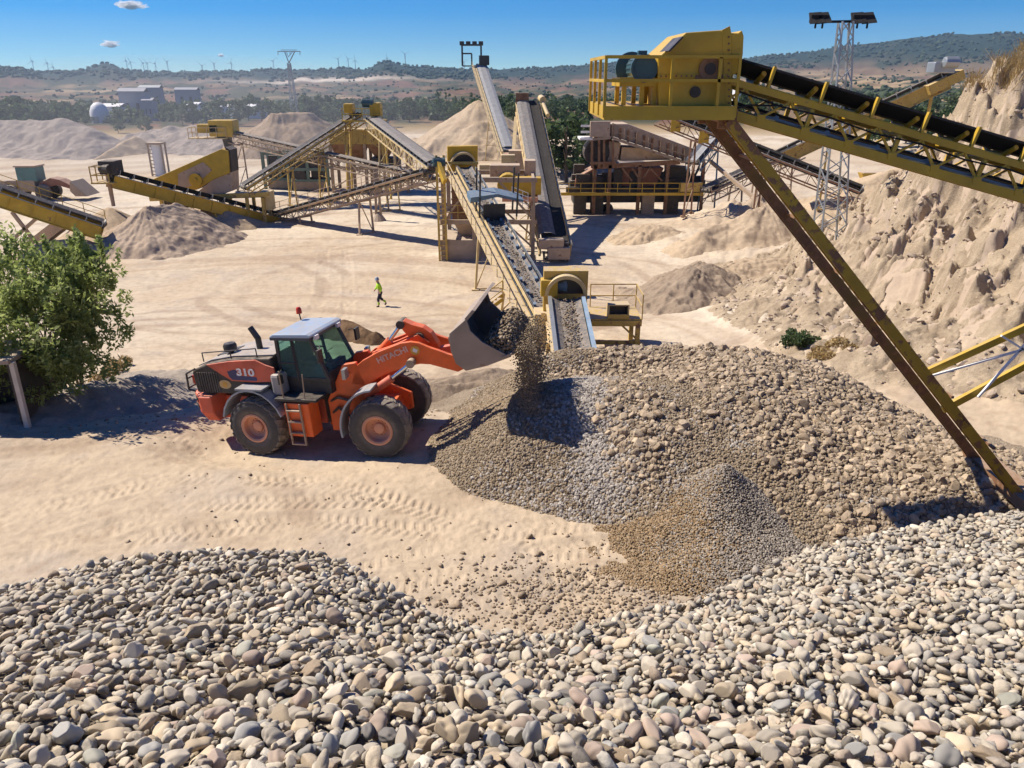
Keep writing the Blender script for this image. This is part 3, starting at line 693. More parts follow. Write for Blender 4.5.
def build_loader():
    MT['glass'] = glass_mat()
    MT['dkblue'] = mat('dark_blue_decal', (.03, .035, .12), .4, dust=.1)
    MT['orange'] = mat('orange_paint', (.78, .125, .02), .42, dust=.2, var=.16, rust=.14, scale=2.2); MT['orange_dull'] = mat('dusty_orange_paint', (.60, .105, .05), .55, dust=.32, var=.24, rust=.14, scale=2.2)
    m_, nt_, bs_ = _nodes('dust_caked_tyre'); tc_ = N(nt_, 'ShaderNodeTexCoord'); sx_ = N(nt_, 'ShaderNodeSeparateXYZ'); nt_.links.new(tc_.outputs['Object'], sx_.inputs[0])
    rad_ = mathn(nt_, 'SQRT', mathn(nt_, 'ADD', mathn(nt_, 'MULTIPLY', sx_.outputs[0], sx_.outputs[0]), mathn(nt_, 'MULTIPLY', sx_.outputs[2], sx_.outputs[2])))
    nz_ = N(nt_, 'ShaderNodeTexNoise', i_Scale=5.0, i_Detail=8, i_Roughness=.7); nt_.links.new(tc_.outputs['Object'], nz_.inputs['Vector'])
    fd_ = mathn(nt_, 'MULTIPLY', mathn(nt_, 'ADD', rng(nt_, rad_, .78, .86, .16, .95), rng(nt_, rad_, .50, .62, .22, 0)), rng(nt_, nz_.outputs[0], .35, .65, .45, 1.1), True)
    nt_.links.new(mixc(nt_, fd_, (.032, .033, .037), (.36, .30, .235)), bs_.inputs['Base Color']); bs_.inputs['Roughness'].default_value = .9
    bp_ = N(nt_, 'ShaderNodeBump', i_Strength=.4, i_Distance=.01); nt_.links.new(nz_.outputs[0], bp_.inputs['Height']); nt_.links.new(bp_.outputs[0], bs_.inputs['Normal']); MT['cakedtyre'] = m_
    MT['darkvent'] = mat('dusty_dark_vent', (.06, .055, .05), .7, dust=.35)
    MT['tyre'] = mat('dusty_tyre', (.050, .048, .048), .9, dust=1.0, bump=.4, var=.3)
    MT['letterwhite'] = mat('white_lettering', (.72, .68, .66), .5, dust=.05, bump=0)
    MT['letterdull'] = mat('faded_white_lettering', (.70, .42, .34), .5, dust=.05, bump=0)
    MT['decal'] = mat('tan_decal', (.55, .36, .16), .6, dust=.1, bump=0)
    MT['ochre'] = mat('ochre_decal', (.62, .33, .05), .6, dust=.1, bump=0)
    MT['skinlike'] = mat('driver_dark', (.03, .03, .04), .8, dust=0)
    T = thing('wheel_loader', LO, 'orange articulated wheel loader tipping gravel from its raised bucket', 'loader')
    def mb(): return MB()
    def out(b, M, name, m, parent=T, **k): b.xf(M); return b.build(name, m, parent, **k)
    # ---- wheels
    def tyre_mesh():
        W, Rr = .67, .875
        prof = [(.40, -.27), (.47, -.325), (.62, -.345), (.76, -.33), (.835, -.285), (.850, -.15), (.852, .15), (.835, .285), (.76, .33), (.62, .345), (.47, .325), (.40, .27)]
        b = MB(); b.lathe([(r, a) for r, a in prof], (0, 0, 0), (0, 1, 0), 48, close=False)
        for k in range(22):
            for sgn in (-1, 1):
                t = 2*math.pi*(k+(.5 if sgn > 0 else 0))/22
                vs = []
                for rr in (.838, .876):
                    for (al, dt, w) in ((.015*sgn, .0, .062), (.18*sgn, .09, .07), (.335*sgn, .16, .075)):
                        for q in (-1, 1):
                            a = t+dt+q*w; r2 = rr-(.045 if abs(al) > .3 else 0)
                            vs.append(Vector((r2*math.cos(a), al, r2*math.sin(a))))
                f = [(6, 7, 9, 8), (8, 9, 11, 10), (0, 2, 3, 1), (2, 4, 5, 3), (0, 1, 7, 6), (4, 10, 11, 5), (0, 6, 8, 2), (2, 8, 10, 4), (1, 3, 9, 7), (3, 5, 11, 9)]
                b._add(vs, f)
        return b
    def rim_mesh(s):
        b = MB()
        b.lathe([(.415, .02), (.415, .30), (.445, .325), (.40, .335), (.355, .31), (.335, .16), (.25, .10), (.17, .10), (.15, .17), (.10, .19), (0.001, .19), (.001, .02)], (0, 0, 0), (0, s, 0), 36, close=False)
        for k in range(12):
            a = 2*math.pi*k/12; b.tube((.215*math.cos(a), s*.10, .215*math.sin(a)), (.215*math.cos(a), s*.125, .215*math.sin(a)), .018, 6)
        return b
    tyre = rims = None; first = {}
    for M, x, y in ((MR, -1.8, -1.11), (MF, 1.8, -1.11), (MR, -1.8, 1.11), (MF, 1.8, 1.11)):
        wgt = bpy.data.objects.new('wheel', None); col.objects.link(wgt); wgt.parent = T
        s = -1 if y < 0 else 1
        wgt.matrix_basis = world_of(T).inverted() @ M @ Matrix.Translation((x, y, .865)) @ Matrix.Rotation(random.Random(x*7+y).uniform(0, 6), 4, 'Y')
        if tyre is None: tyre = tyre_mesh().build('tyre', 'cakedtyre', wgt, local=True, smooth=True, angle=35)
        else:
            t2 = tyre.copy(); col.objects.link(t2); t2.parent = wgt
        if s not in first: first[s] = rim_mesh(s).build('rim', 'rimorange', wgt, local=True, smooth=True)
        else:
            r2 = first[s].copy(); col.objects.link(r2); r2.parent = wgt
    # ---- rear frame
    b = mb(); b.box((-1.75, 0, 1.1), 3.6, 1.0, .75); b.box((-1.8, 0, .87), .5, 1.55, .42); b.tube((-1.8, -1.0, .87), (-1.8, 1.0, .87), .19, 12)
    out(b, MR, 'rear_frame', 'orange_dull', bevel=.02)
    # counterweight, rounded block with black discs painting the shade of its sockets
    plan = [(-3.05, -1.16), (-3.45, -1.18), (-3.98, -.70), (-3.98, .70), (-3.45, 1.18), (-3.05, 1.16)]
    b = mb(); lo_, hi_ = [Vector((x*.97-.08*(x > -3), y*.9, .86)) for x, y in plan], [Vector((x, y, 1.15)) for x, y in plan]; up_ = [Vector((x, y, 1.66)) for x, y in plan]; k = len(plan)
    b._add(lo_+hi_+up_, [tuple(range(k))[::-1]]+[(i+k*q, (i+1) % k+k*q, (i+1) % k+k*(q+1), i+k*(q+1)) for q in (0, 1) for i in range(k)]+[tuple(range(2*k, 3*k))]); cw = out(b, MH, 'counterweight', 'orange_dull', bevel=.04)
    for q in (-1, 1):
        for f in (.35, .65):
            for z in (1.28, 1.50):
                x, y = -3.45-.53*f, (1.18-.48*f)*q; nx, ny = -.67, .74*q; b = mb(); b.tube((x-nx*.04, y-ny*.04, z), (x+nx*.018, y+ny*.018, z), .08, 12); out(b, MH, 'socket_disc', 'black', cw)
    # hood: side profile, red upper panel, dark grille, pale top
    hood = [(-3.62, 1.72), (-3.66, 2.38), (-3.50, 2.48), (-3.0, 2.66), (-2.2, 2.80), (-.82, 2.87), (-.82, 1.72)]
    b = mb(); b.prism(poly_y(hood, -.98), (0, 1.96, 0)); hd = out(b, MH, 'hood', 'dark', bevel=.05)
    b = mb()
    top = [(-3.50, 2.50), (-3.0, 2.68), (-2.2, 2.82), (-.80, 2.89)]
    for (a, c) in zip(top[:-1], top[1:]):
        b.prism(poly_y([a, c, (c[0], c[1]+.03), (a[0], a[1]+.03)], -.80), (0, 1.60, 0))
    out(b, MH, 'hood_top', 'hoodgrey', hd)
    b = mb(); red = [(-3.05, 2.63), (-2.2, 2.76), (-1.32, 2.82), (-1.0, 2.68), (-.72, 2.60), (-.72, 2.18), (-1.5, 2.13), (-2.25, 2.15), (-2.55, 2.32)]
    b.prism(poly_y(red, -1.03), (0, .06, 0)); out(b, MH, 'side_panel', 'orange_dull', hd, bevel=.02)
    b = mb(); b.prism(poly_y(red, .97), (0, .06, 0)); out(b, MH, 'side_panel', 'orange_dull', hd, bevel=.02)
    b = mb(); patch = [(-2.30, 2.28), (-2.34, 2.44), (-2.12, 2.50), (-2.0, 2.50), (-2.0, 2.33), (-1.36, 2.30), (-1.36, 2.19), (-2.2, 2.19)]
    b.prism(poly_y(patch, -1.037), (0, .004, 0)); out(b, MH, 'number_patch', 'dkblue', hd)
    Rx = Matrix.Rotation(math.pi/2, 4, 'X')
    text_mesh('model_lettering', '310', .36, MH @ Matrix.Translation((-1.70, -1.055, 2.43)) @ Rx @ Matrix.Diagonal((1.15, .8, 1, 1)), 'letterwhite', hd, bold=.012)
    b = mb(); b.tube((-2.55, -.99, 2.02), (-2.55, -.965, 2.02), .17, 20); b.xf(Matrix.Translation((-2.55, 0, 2.02)) @ Matrix.Diagonal((1.25, 1, .8, 1)) @ Matrix.Translation((2.55, 0, -2.02)))
    out(b, MH, 'round_emblem', 'decal', hd)
    b = mb(); b.tube((-2.55, -1.0, 2.02), (-2.55, -.97, 2.02), .08, 16); out(b, MH, 'emblem_centre', 'ochre', hd)
    b = mb()
    for k in range(9):
        b.box((-3.45+.085*k, -.99, 2.06), .045, .03, .62)
        b.box((-3.67, -.72+.18*k, 2.05), .03, .10, .55)
    out(b, MH, 'side_grille', 'darkvent', hd)
    for q in (-1, 1): b = mb(); b.box((-3.72, .8*q, 2.1), .1, .2, .26); out(b, MH, 'tail_lamp', 'red', hd)
    b = mb(); b.path([(-3.45, -1.05, 2.5), (-3.78, -1.08, 2.35), (-3.82, -1.08, 1.85), (-3.6, -1.06, 1.8)], .03); b.path([(-3.78, -1.08, 2.2), (-3.78, 1.08, 2.2)], .025); b.path([(-3.82, -1.08, 1.9), (-3.82, 1.08, 1.9)], .025); b.path([(-3.45, 1.05, 2.5), (-3.78, 1.08, 2.35), (-3.82, 1.08, 1.85)], .03)
    out(b, MH, 'rear_guard', 'black', hd, smooth=True)
    b = mb(); b.path([(-3.2, -.9, 2.68), (-3.2, -.9, 2.95), (-1.3, -.9, 3.12), (-1.3, -.9, 2.86)], .018); b.path([(-2.2, -.9, 2.8), (-2.2, -.9, 3.04)], .018); out(b, MH, 'hood_rail', 'black', hd)
    b = mb()
    for k in range(5): b.box((-1.35-.16*k, .35, 2.885-.012*k), .09, .5, .02)
    b.box((-2.9, 0, 2.72), .5, .7, .05, Matrix.Rotation(-.17, 3, 'Y')); out(b, MH, 'hood_vent', 'black', hd)
    b = mb(); b.tube((-1.73, -.15, 2.8), (-1.73, -.15, 3.2), .09, 12); b.tube((-1.73, -.15, 3.18), (-1.93, -.15, 3.52), .09, 12, .085)
    out(b, MH, 'exhaust_pipe', 'black', smooth=True)
    b = mb(); b.tube((-2.62, -.35, 2.62), (-2.62, -.35, 2.86), .08, 12); b.lathe([(.02, .0), (.19, .02), (.2, .18), (.16, .25), (.02, .27)], (-2.62, -.35, 2.84), (0, 0, 1), 16)
    out(b, MH, 'air_intake', 'black', smooth=True)
    # ---- fenders
    def fender(b, cx, y0, y1, a0, a1, Ri=1.02, n=10, flat=None):
        pr = []
        for k in range(n+1):
            a = R_(a0+(a1-a0)*k/n); pr.append((cx+Ri*math.cos(a), .87+Ri*math.sin(a)*1.1))
        for (p, q) in zip(pr[:-1], pr[1:]):
            nx, nz = (p[0]+q[0])/2-cx, (p[1]+q[1])/2-.87; l = math.hypot(nx, nz); t = .05
            b.prism(poly_y([p, q, (q[0]+nx/l*t, q[1]+nz/l*t), (p[0]+nx/l*t, p[1]+nz/l*t)], y0), (0, y1-y0, 0))
    for s in (-1, 1):
        b = mb(); y0, y1 = (s*1.42, s*.72)
        fender(b, -1.8, min(y0, y1), max(y0, y1), 165, 20); b.box((-1.75, s*1.1, 2.05), .9, .66, .05)
        out(b, MR, 'rear_fender', 'greyfender')
    for s in (-1, 1):
        b = mb(); fender(b, 1.8, min(s*1.42, s*.80), max(s*1.42, s*.80), 190, 92, 1.04)
        out(b, MF, 'front_fender', 'greyfender' if s < 0 else 'black')
    # ---- side tank with ladder
    for y in (-1.06, 1.06):
        b = mb(); b.box((-.33, y, 1.15), .80, .52, 1.02); out(b, MR, 'side_tank', 'orange', bevel=.03)
    b = mb(); b.box((-.3, 0, 1.76), 1.35, 2.7, .08); out(b, MR, 'step_platform', 'black', bevel=.01)
    b = mb()
    for x in (-.62, -.18): b.beam((x, -1.36, 1.66), (x+.02, -1.40, .42), .04, .06)
    for z in (.44, .78, 1.12, 1.46): b.box((-.40, -1.38, z), .44, .10, .035)
    b.tube((-.70, -1.3, 1.8), (-.70, -1.3, 2.6), .02, 6); b.tube((-.02, -1.28, 1.8), (-.02, -1.2, 2.5), .02, 6)
    out(b, MR, 'ladder', 'dustysteel')
    # ---- cab: dark lower body, posts, tinted panes, roof
    x0, x1, yb = -1.02, .50, .78
    b = mb(); b.box((-.2, 0, 1.98), x1-x0, 2*yb, .40)
    for (xa, za, xb_, zb) in ((-1.0, 2.15, -1.0, 3.38), (-.42, 2.15, -.50, 3.38), (.58, 2.15, .10, 3.40)):
        for s in (-1, 1): b.beam((xa, s*yb, za), (xb_, s*(yb-.06), zb), .10, .09)
    for s in (-1, 1):
        b.beam((-1.0, s*(yb-.05), 3.36), (.12, s*(yb-.05), 3.38), .08, .08); b.beam((-.45, s*(yb), 2.66), (-.99, s*yb, 2.66), .03, .05)
        b.beam((-1.0, s*yb, 2.22), (.58, s*yb, 2.2), .06, .1)
    b.beam((.10, -.72, 3.38), (.10, .72, 3.38), .08, .08); b.beam((-1.0, -.72, 3.36), (-1.0, .72, 3.36), .08, .08); b.box((.56, 0, 2.28), .06, 1.5, .3)
    cb = out(b, MR, 'cab', 'black', bevel=.012)
    def pane(p, label=None):
        b = mb(); b.plate(p, .012); out(b, MR, 'pane', 'glass', cb)
    for s in (-1, 1):
        y, y2 = s*(yb+.0), s*(yb-.06)
        pane([(-.96, y, 2.26), (-.48, y, 2.26), (-.54, y2, 3.32), (-.96, y2, 3.32)]); pane([(-.38, y, 2.26), (.52, y, 2.26), (.07, y2, 3.33), (-.45, y2, 3.33)])
    pane([(.57, -.72, 2.44), (.57, .72, 2.44), (.13, .66, 3.33), (.13, -.66, 3.33)]); pane([(-1.03, -.7, 2.3), (-1.03, .7, 2.3), (-1.03, .66, 3.3), (-1.03, -.66, 3.3)])
    b = mb(); b.prism(poly_y([(-1.12, 3.40), (.20, 3.43), (.23, 3.50), (.1, 3.55), (-1.0, 3.53), (-1.12, 3.47)], -.86), (0, 1.72, 0)); out(b, MR, 'cab_roof', 'sky_tint_roof', cb, bevel=.03)
    b = mb(); b.box((-.46, 0, 3.40), 1.30, 1.74, .09); out(b, MR, 'roof_fascia', 'navyblue', cb, bevel=.01)
    b = mb(); b.box((-.98, -.95, 2.12), .34, .42, .62); out(b, MR, 'filter_canister', 'hoodgrey', bevel=.08)
    b = mb(); b.box((.45, 0, 1.2), 1.0, .9, .9); b.path([(.2, -.5, 1.0), (.6, -.62, 1.3), (.9, -.55, 1.0)], .04); b.path([(.2, -.52, 1.4), (.6, -.6, 1.6), (1.0, -.55, 1.5)], .04); out(b, MR, 'pump_block', 'dark')
    b = mb(); b.box((-.45, 0, 2.5), .5, .5, .14); b.box((-.68, 0, 2.95), .14, .48, .8); b.box((-.70, 0, 3.3), .1, .3, .2); b.tube((.35, 0, 2.2), (.12, 0, 2.75), .04, 8); b.lathe([(.19, -.015), (.22, 0), (.19, .015)], (.1, 0, 2.78), (-.5, 0, 1), 16); b.box((.35, 0, 2.35), .2, .8, .35)
    out(b, MR, 'driver_seat', 'skinlike', cb, bevel=.03)
    b = mb(); b.tube((-1.0, .62, 3.5), (-1.02, .62, 3.72), .02, 8); bc = out(b, MR, 'beacon_stem', 'black', cb)
    b = mb(); b.lathe([(.01, 0), (.085, .01), (.08, .15), (.05, .2), (.005, .21)], (-1.02, .62, 3.72), (0, 0, 1), 14); out(b, MR, 'beacon', 'red', cb, smooth=True)
    for (x, y, z, s) in ((.55, -1.05, 3.0, 1), (.55, 1.05, 3.0, 1), (-.82, -1.12, 2.3, .8)):
        b = mb(); b.tube((x-.12, math.copysign(.8, y), z+.2), (x, y, z+.16), .016, 6); b.box((x, y, z), .07, .22*s, .36*s); out(b, MR, 'mirror', 'black', bevel=.02)
    for y in (-.6, .6): b = mb(); b.box((.24, y, 3.40), .08, .18, .12); out(b, MR, 'work_lamp', 'white', cb)
    # ---- front frame
    b = mb(); b.prism(poly_y([(.15, .55), (.15, 1.5), (.75, 2.55), (1.15, 2.6), (1.5, 1.6), (2.3, 1.25), (2.3, .75), (1.2, .5)], -.62), (0, .16, 0)); b.prism(poly_y([(.15, .55), (.15, 1.5), (.75, 2.55), (1.15, 2.6), (1.5, 1.6), (2.3, 1.25), (2.3, .75), (1.2, .5)], .46), (0, .16, 0))
    b.box((1.1, 0, 1.0), 1.8, 1.0, .5); b.box((1.8, 0, .87), .5, 1.55, .42); b.tube((0, 0, .5), (0, 0, 1.6), .16, 12); b.box((.2, 0, .75), .5, .5, .12); b.box((.2, 0, 1.4), .5, .5, .12)
    out(b, MF, 'front_frame', 'orange', bevel=.02)
    for q in (-1, 1): b = mb(); b.box((.95, .98*q, 2.42), .10, .26, .28); b.beam((.9, .6*q, 2.3), (.95, .9*q, 2.3), .05, .05); out(b, MF, 'headlamp', 'steel')
    b = mb(); b.path([(.1, -.3, 1.5), (.3, -.4, 1.9), (.6, -.35, 2.1), (.9, -.2, 1.9)], .03); b.path([(-.1, .2, 1.4), (.2, .35, 1.9), (.7, .3, 2.0)], .03); b.path([(-.2, -.3, 1.2), (.1, -.45, 1.0), (.5, -.4, 1.2)], .035)
    out(b, MF, 'hydraulic_hose', 'black', smooth=True)
    # boom: two plates with a bend, cross tube
    def P(px, py, y): return fpx(MF, px, py, y)
    bp = [P(*q, -.62) for q in ((352, 384), (354, 368), (362, 361), (378, 352), (400, 343.5), (410, 342), (418, 343), (430, 348), (438, 350.5), (447, 354), (462, 358), (466, 368), (458, 372), (430, 364.5), (420, 364), (410, 366), (402, 368), (380, 377), (366, 386))]
    b = mb(); b.prism(poly_y(bp, -.62), (0, .13, 0)); b.prism(poly_y(bp, .49), (0, .13, 0))
    m1 = P(416, 352, -.62); b.tube((m1[0], -.5, m1[1]), (m1[0], .5, m1[1]), .18, 14)
    bo = out(b, MF, 'boom', 'orange', bevel=.015)
    c1 = P(397.5, 354, -.63); ang = math.atan2(P(414, 347, -.63)[1]-P(381, 360.5, -.63)[1], P(414, 347, -.63)[0]-P(381, 360.5, -.63)[0])
    text_mesh('maker_lettering', 'HITACHI', .25, MF @ Matrix.Translation((c1[0]-.16, -.628, c1[1]-.03)) @ Matrix.Rotation(-ang, 4, 'Y') @ Rx @ Matrix.Diagonal((1.0, .95, 1, 1)), 'letterdull', bo, bold=.006)
    e1 = P(415, 350.5, -.63)
    b = mb(); b.tube((e1[0], -.632, e1[1]), (e1[0], -.618, e1[1]), .13, 18); out(b, MF, 'round_decal', 'ochre', bo)
    b = mb(); b.box((e1[0], -.634, e1[1]), .13, .004, .10, Matrix.Rotation(.5, 3, 'Y')); out(b, MF, 'decal_centre', 'letterwhite', bo)
    # lift cylinders
    for s in (-1, 1):
        y = s*.78; l0, l1, l2 = P(366, 396, -.78), P(392, 378, -.78), P(411, 363, -.78)
        b = mb(); b.tube((l0[0], y, l0[1]), (l1[0], y, l1[1]), .115, 14); cyl = out(b, MF, 'lift_cylinder', 'orange_dull', smooth=True)
        b = mb(); b.tube((l1[0], y, l1[1]), (l2[0], y, l2[1]), .06, 12); out(b, MF, 'piston_rod', 'chrome', cyl, smooth=True)
        b = mb(); b.tube((l2[0], y-.12, l2[1]), (l2[0], y+.12, l2[1]), .12, 14); out(b, MF, 'pivot_pin', 'dustysteel', cyl, smooth=True)
    # bellcrank and tilt cylinder on the centreline
    bc_ = [P(*q, 0) for q in ((399, 321), (405, 319.5), (413, 323), (424, 326), (432, 331.5), (438, 341), (443, 352), (436, 352), (424, 345), (415, 340), (405, 330))]
    b = mb(); b.prism(poly_y(bc_, -.16), (0, .32, 0)); bk_ = out(b, MF, 'bellcrank', 'orange', bevel=.02)
    pv = P(421, 336, 0); tp = P(402, 323, 0)
    b = mb(); b.tube((pv[0], -.24, pv[1]), (pv[0], .24, pv[1]), .15, 16); out(b, MF, 'pivot_pin', 'dark', bk_, smooth=True); b = mb(); b.tube((tp[0], -.22, tp[1]), (tp[0], .22, tp[1]), .12, 14); out(b, MF, 'pivot_pin', 'dark', bk_, smooth=True)
    t0, t1 = P(374, 358, 0), P(390, 340, 0)
    b = mb(); b.tube((t0[0], 0, t0[1]), (t1[0], 0, t1[1]), .11, 14); cyl = out(b, MF, 'tilt_cylinder', 'orange', smooth=True)
    b = mb(); b.tube((t1[0], 0, t1[1]), (tp[0], 0, tp[1]), .055, 12); out(b, MF, 'piston_rod', 'chrome', cyl, smooth=True)
    lk0 = P(441, 350, 0); lk1 = P(456, 347, 0)
    b = mb(); b.beam((lk0[0]-.05, 0, lk0[1]), (lk1[0], 0, lk1[1]), .22, .2); out(b, MF, 'tilt_link', 'orange_dull', bevel=.02)
    sp = [P(*q, -.2) for q in ((372, 352), (395, 344), (418, 334), (430, 342), (408, 352))]
    for y in (-.26, .16): b = mb(); b.prism(poly_y(sp, y), (0, .10, 0)); out(b, MF, 'crank_bracket', 'orange', bevel=.015)
    # ---- bucket
    YB = 1.52
    sp = [P(*q, -YB) for q in ((449, 334), (457, 327), (466, 319), (470, 331), (482, 342), (497, 350), (511, 357), (503, 360), (487, 366), (466, 371), (456, 364), (451, 352))]
    skin = [sp[2], sp[1], sp[0], sp[11], sp[10], sp[9], sp[8], sp[7], sp[6]]
    b = mb()
    b.prism(poly_y(sp, -YB), (0, .05, 0)); b.prism(poly_y(sp, YB-.05), (0, .05, 0))
    for p, q in zip(skin[:-1], skin[1:]):
        dx, dz = q[0]-p[0], q[1]-p[1]; l = math.hypot(dx, dz); n = Vector((dz/l*.045, 0, -dx/l*.045))
        n = -n if (n.x*((p[0]+q[0])/2-sp[4][0])+n.z*((p[1]+q[1])/2-sp[4][1])) > 0 else n
        k = [Vector((p[0], -YB+.05, p[1])), Vector((q[0], -YB+.05, q[1]))]; b.prism([k[0], k[1], k[1]+n, k[0]+n], (0, 2*YB-.1, 0))
    bu = out(b, MF, 'bucket', 'bucketsteel', bevel=.01)
    # spill guard along the top edge and cutting edge
    g0 = P(*(466, 319), -YB); g1 = P(*(473, 311), -YB); d = Vector((g1[0]-g0[0], 0, g1[1]-g0[1]))
    b = mb(); b.prism([Vector((g0[0]-.05, -YB, g0[1])), Vector((g0[0]+.02, -YB, g0[1]-.05)), Vector((g0[0]+.06, -YB, g0[1]))+d, Vector((g0[0]-.03, -YB, g0[1]+.03))+d], (0, 2*YB, 0)); out(b, MF, 'spill_guard', 'bucketsteel', bu, bevel=.01)
    b = mb(); c0, c1_ = sp[7], sp[6]; b.beam((c1_[0]-.1, -YB-.03, c1_[1]+.04), (c1_[0]-.1, YB+.03, c1_[1]+.04), .30, .05, up=Vector((c1_[1]-c0[1], 0, -(c1_[0]-c0[0])))); out(b, MF, 'cutting_edge', 'bucketsteel', bu)
    for y in (-.55, .55): b = mb(); b.prism(poly_y([(sp[0][0]+.02, sp[0][1]), (sp[11][0]-.28, sp[11][1]+.1), (sp[11][0]-.25, sp[11][1]-.15), (sp[10][0], sp[10][1])], y-.05), (0, .1, 0)); out(b, MF, 'bucket_lug', 'bucketsteel', bu)
    # gravel in the bucket and pouring from it
    rg2 = np.random.default_rng(3); pos = []
    lip = Vector((sp[6][0], 0, sp[6][1])); inn = Vector((sp[9][0]+.35, 0, sp[9][1]+.35))
    n = 4200; t = rg2.uniform(0, 1, n)**.8; y = rg2.uniform(-YB+.08, YB-.08, n)
    bx = inn.x+(lip.x+.05-inn.x)*t; bz = inn.z+(lip.z+.05-inn.z)*t
    up_ = rg2.uniform(0, 1, n)*(.62*np.sin(np.pi*np.clip(t*.75+.2, 0, 1))+.05)*(1-.25*(y/YB)**2)
    pos = np.stack([bx+up_*.35, y, bz+up_], 1)
    Mn = np.array(MF); W = pos @ Mn[:3, :3].T+Mn[:3, 3]
    bm_ = bpy.data.materials['brown_gravel']
    o = stones('gravel', W, rg2.uniform(.05, .12, n), bm_, rg2, None, 1, tilt=1.2, angular=.3); tag(o, 'grey brown gravel sliding out of the raised loader bucket', 'gravel', kind='stuff')
    n = 6500; f = rg2.uniform(0, 1, n)**1.35; y = rg2.uniform(-YB+.12, YB-.12, n); y = y+.10*np.sin(y*7); x = lip.x-.05+.30*np.sqrt(f)+rg2.normal(0, .07, n)*(1+f)+rg2.uniform(0, .50, n)*(1-.4*f)+.12*np.sin(y*5+1)
    Wx = np.stack([x, y, np.full(n, lip.z+.22)], 1) @ Mn[:3, :3].T+Mn[:3, 3]
    hz = np.maximum(heap_z(Wx[:, 0], Wx[:, 1]), ground_core(Wx[:, 0], Wx[:, 1])[0]); Wx[:, 2] = Wx[:, 2]-(Wx[:, 2]-hz)*f+rg2.uniform(-.1, .15, n)*(1-f)
    o = stones('falling_gravel', Wx, rg2.uniform(.018, .06, n), bm_, rg2, None, 1, tilt=1.2, angular=.3); tag(o, 'curtain of gravel falling from the bucket onto the heap', 'gravel', kind='stuff')
MT['navyblue'] = mat('navy_fascia', (.03, .04, .065), .4, dust=.1)
MT['sky_tint_roof'] = mat('sky_tinted_cab_roof', (.30, .40, .52), .35, dust=.35, var=.08)  # the roof's blue holds the sky reflection as painted colour
build_loader()
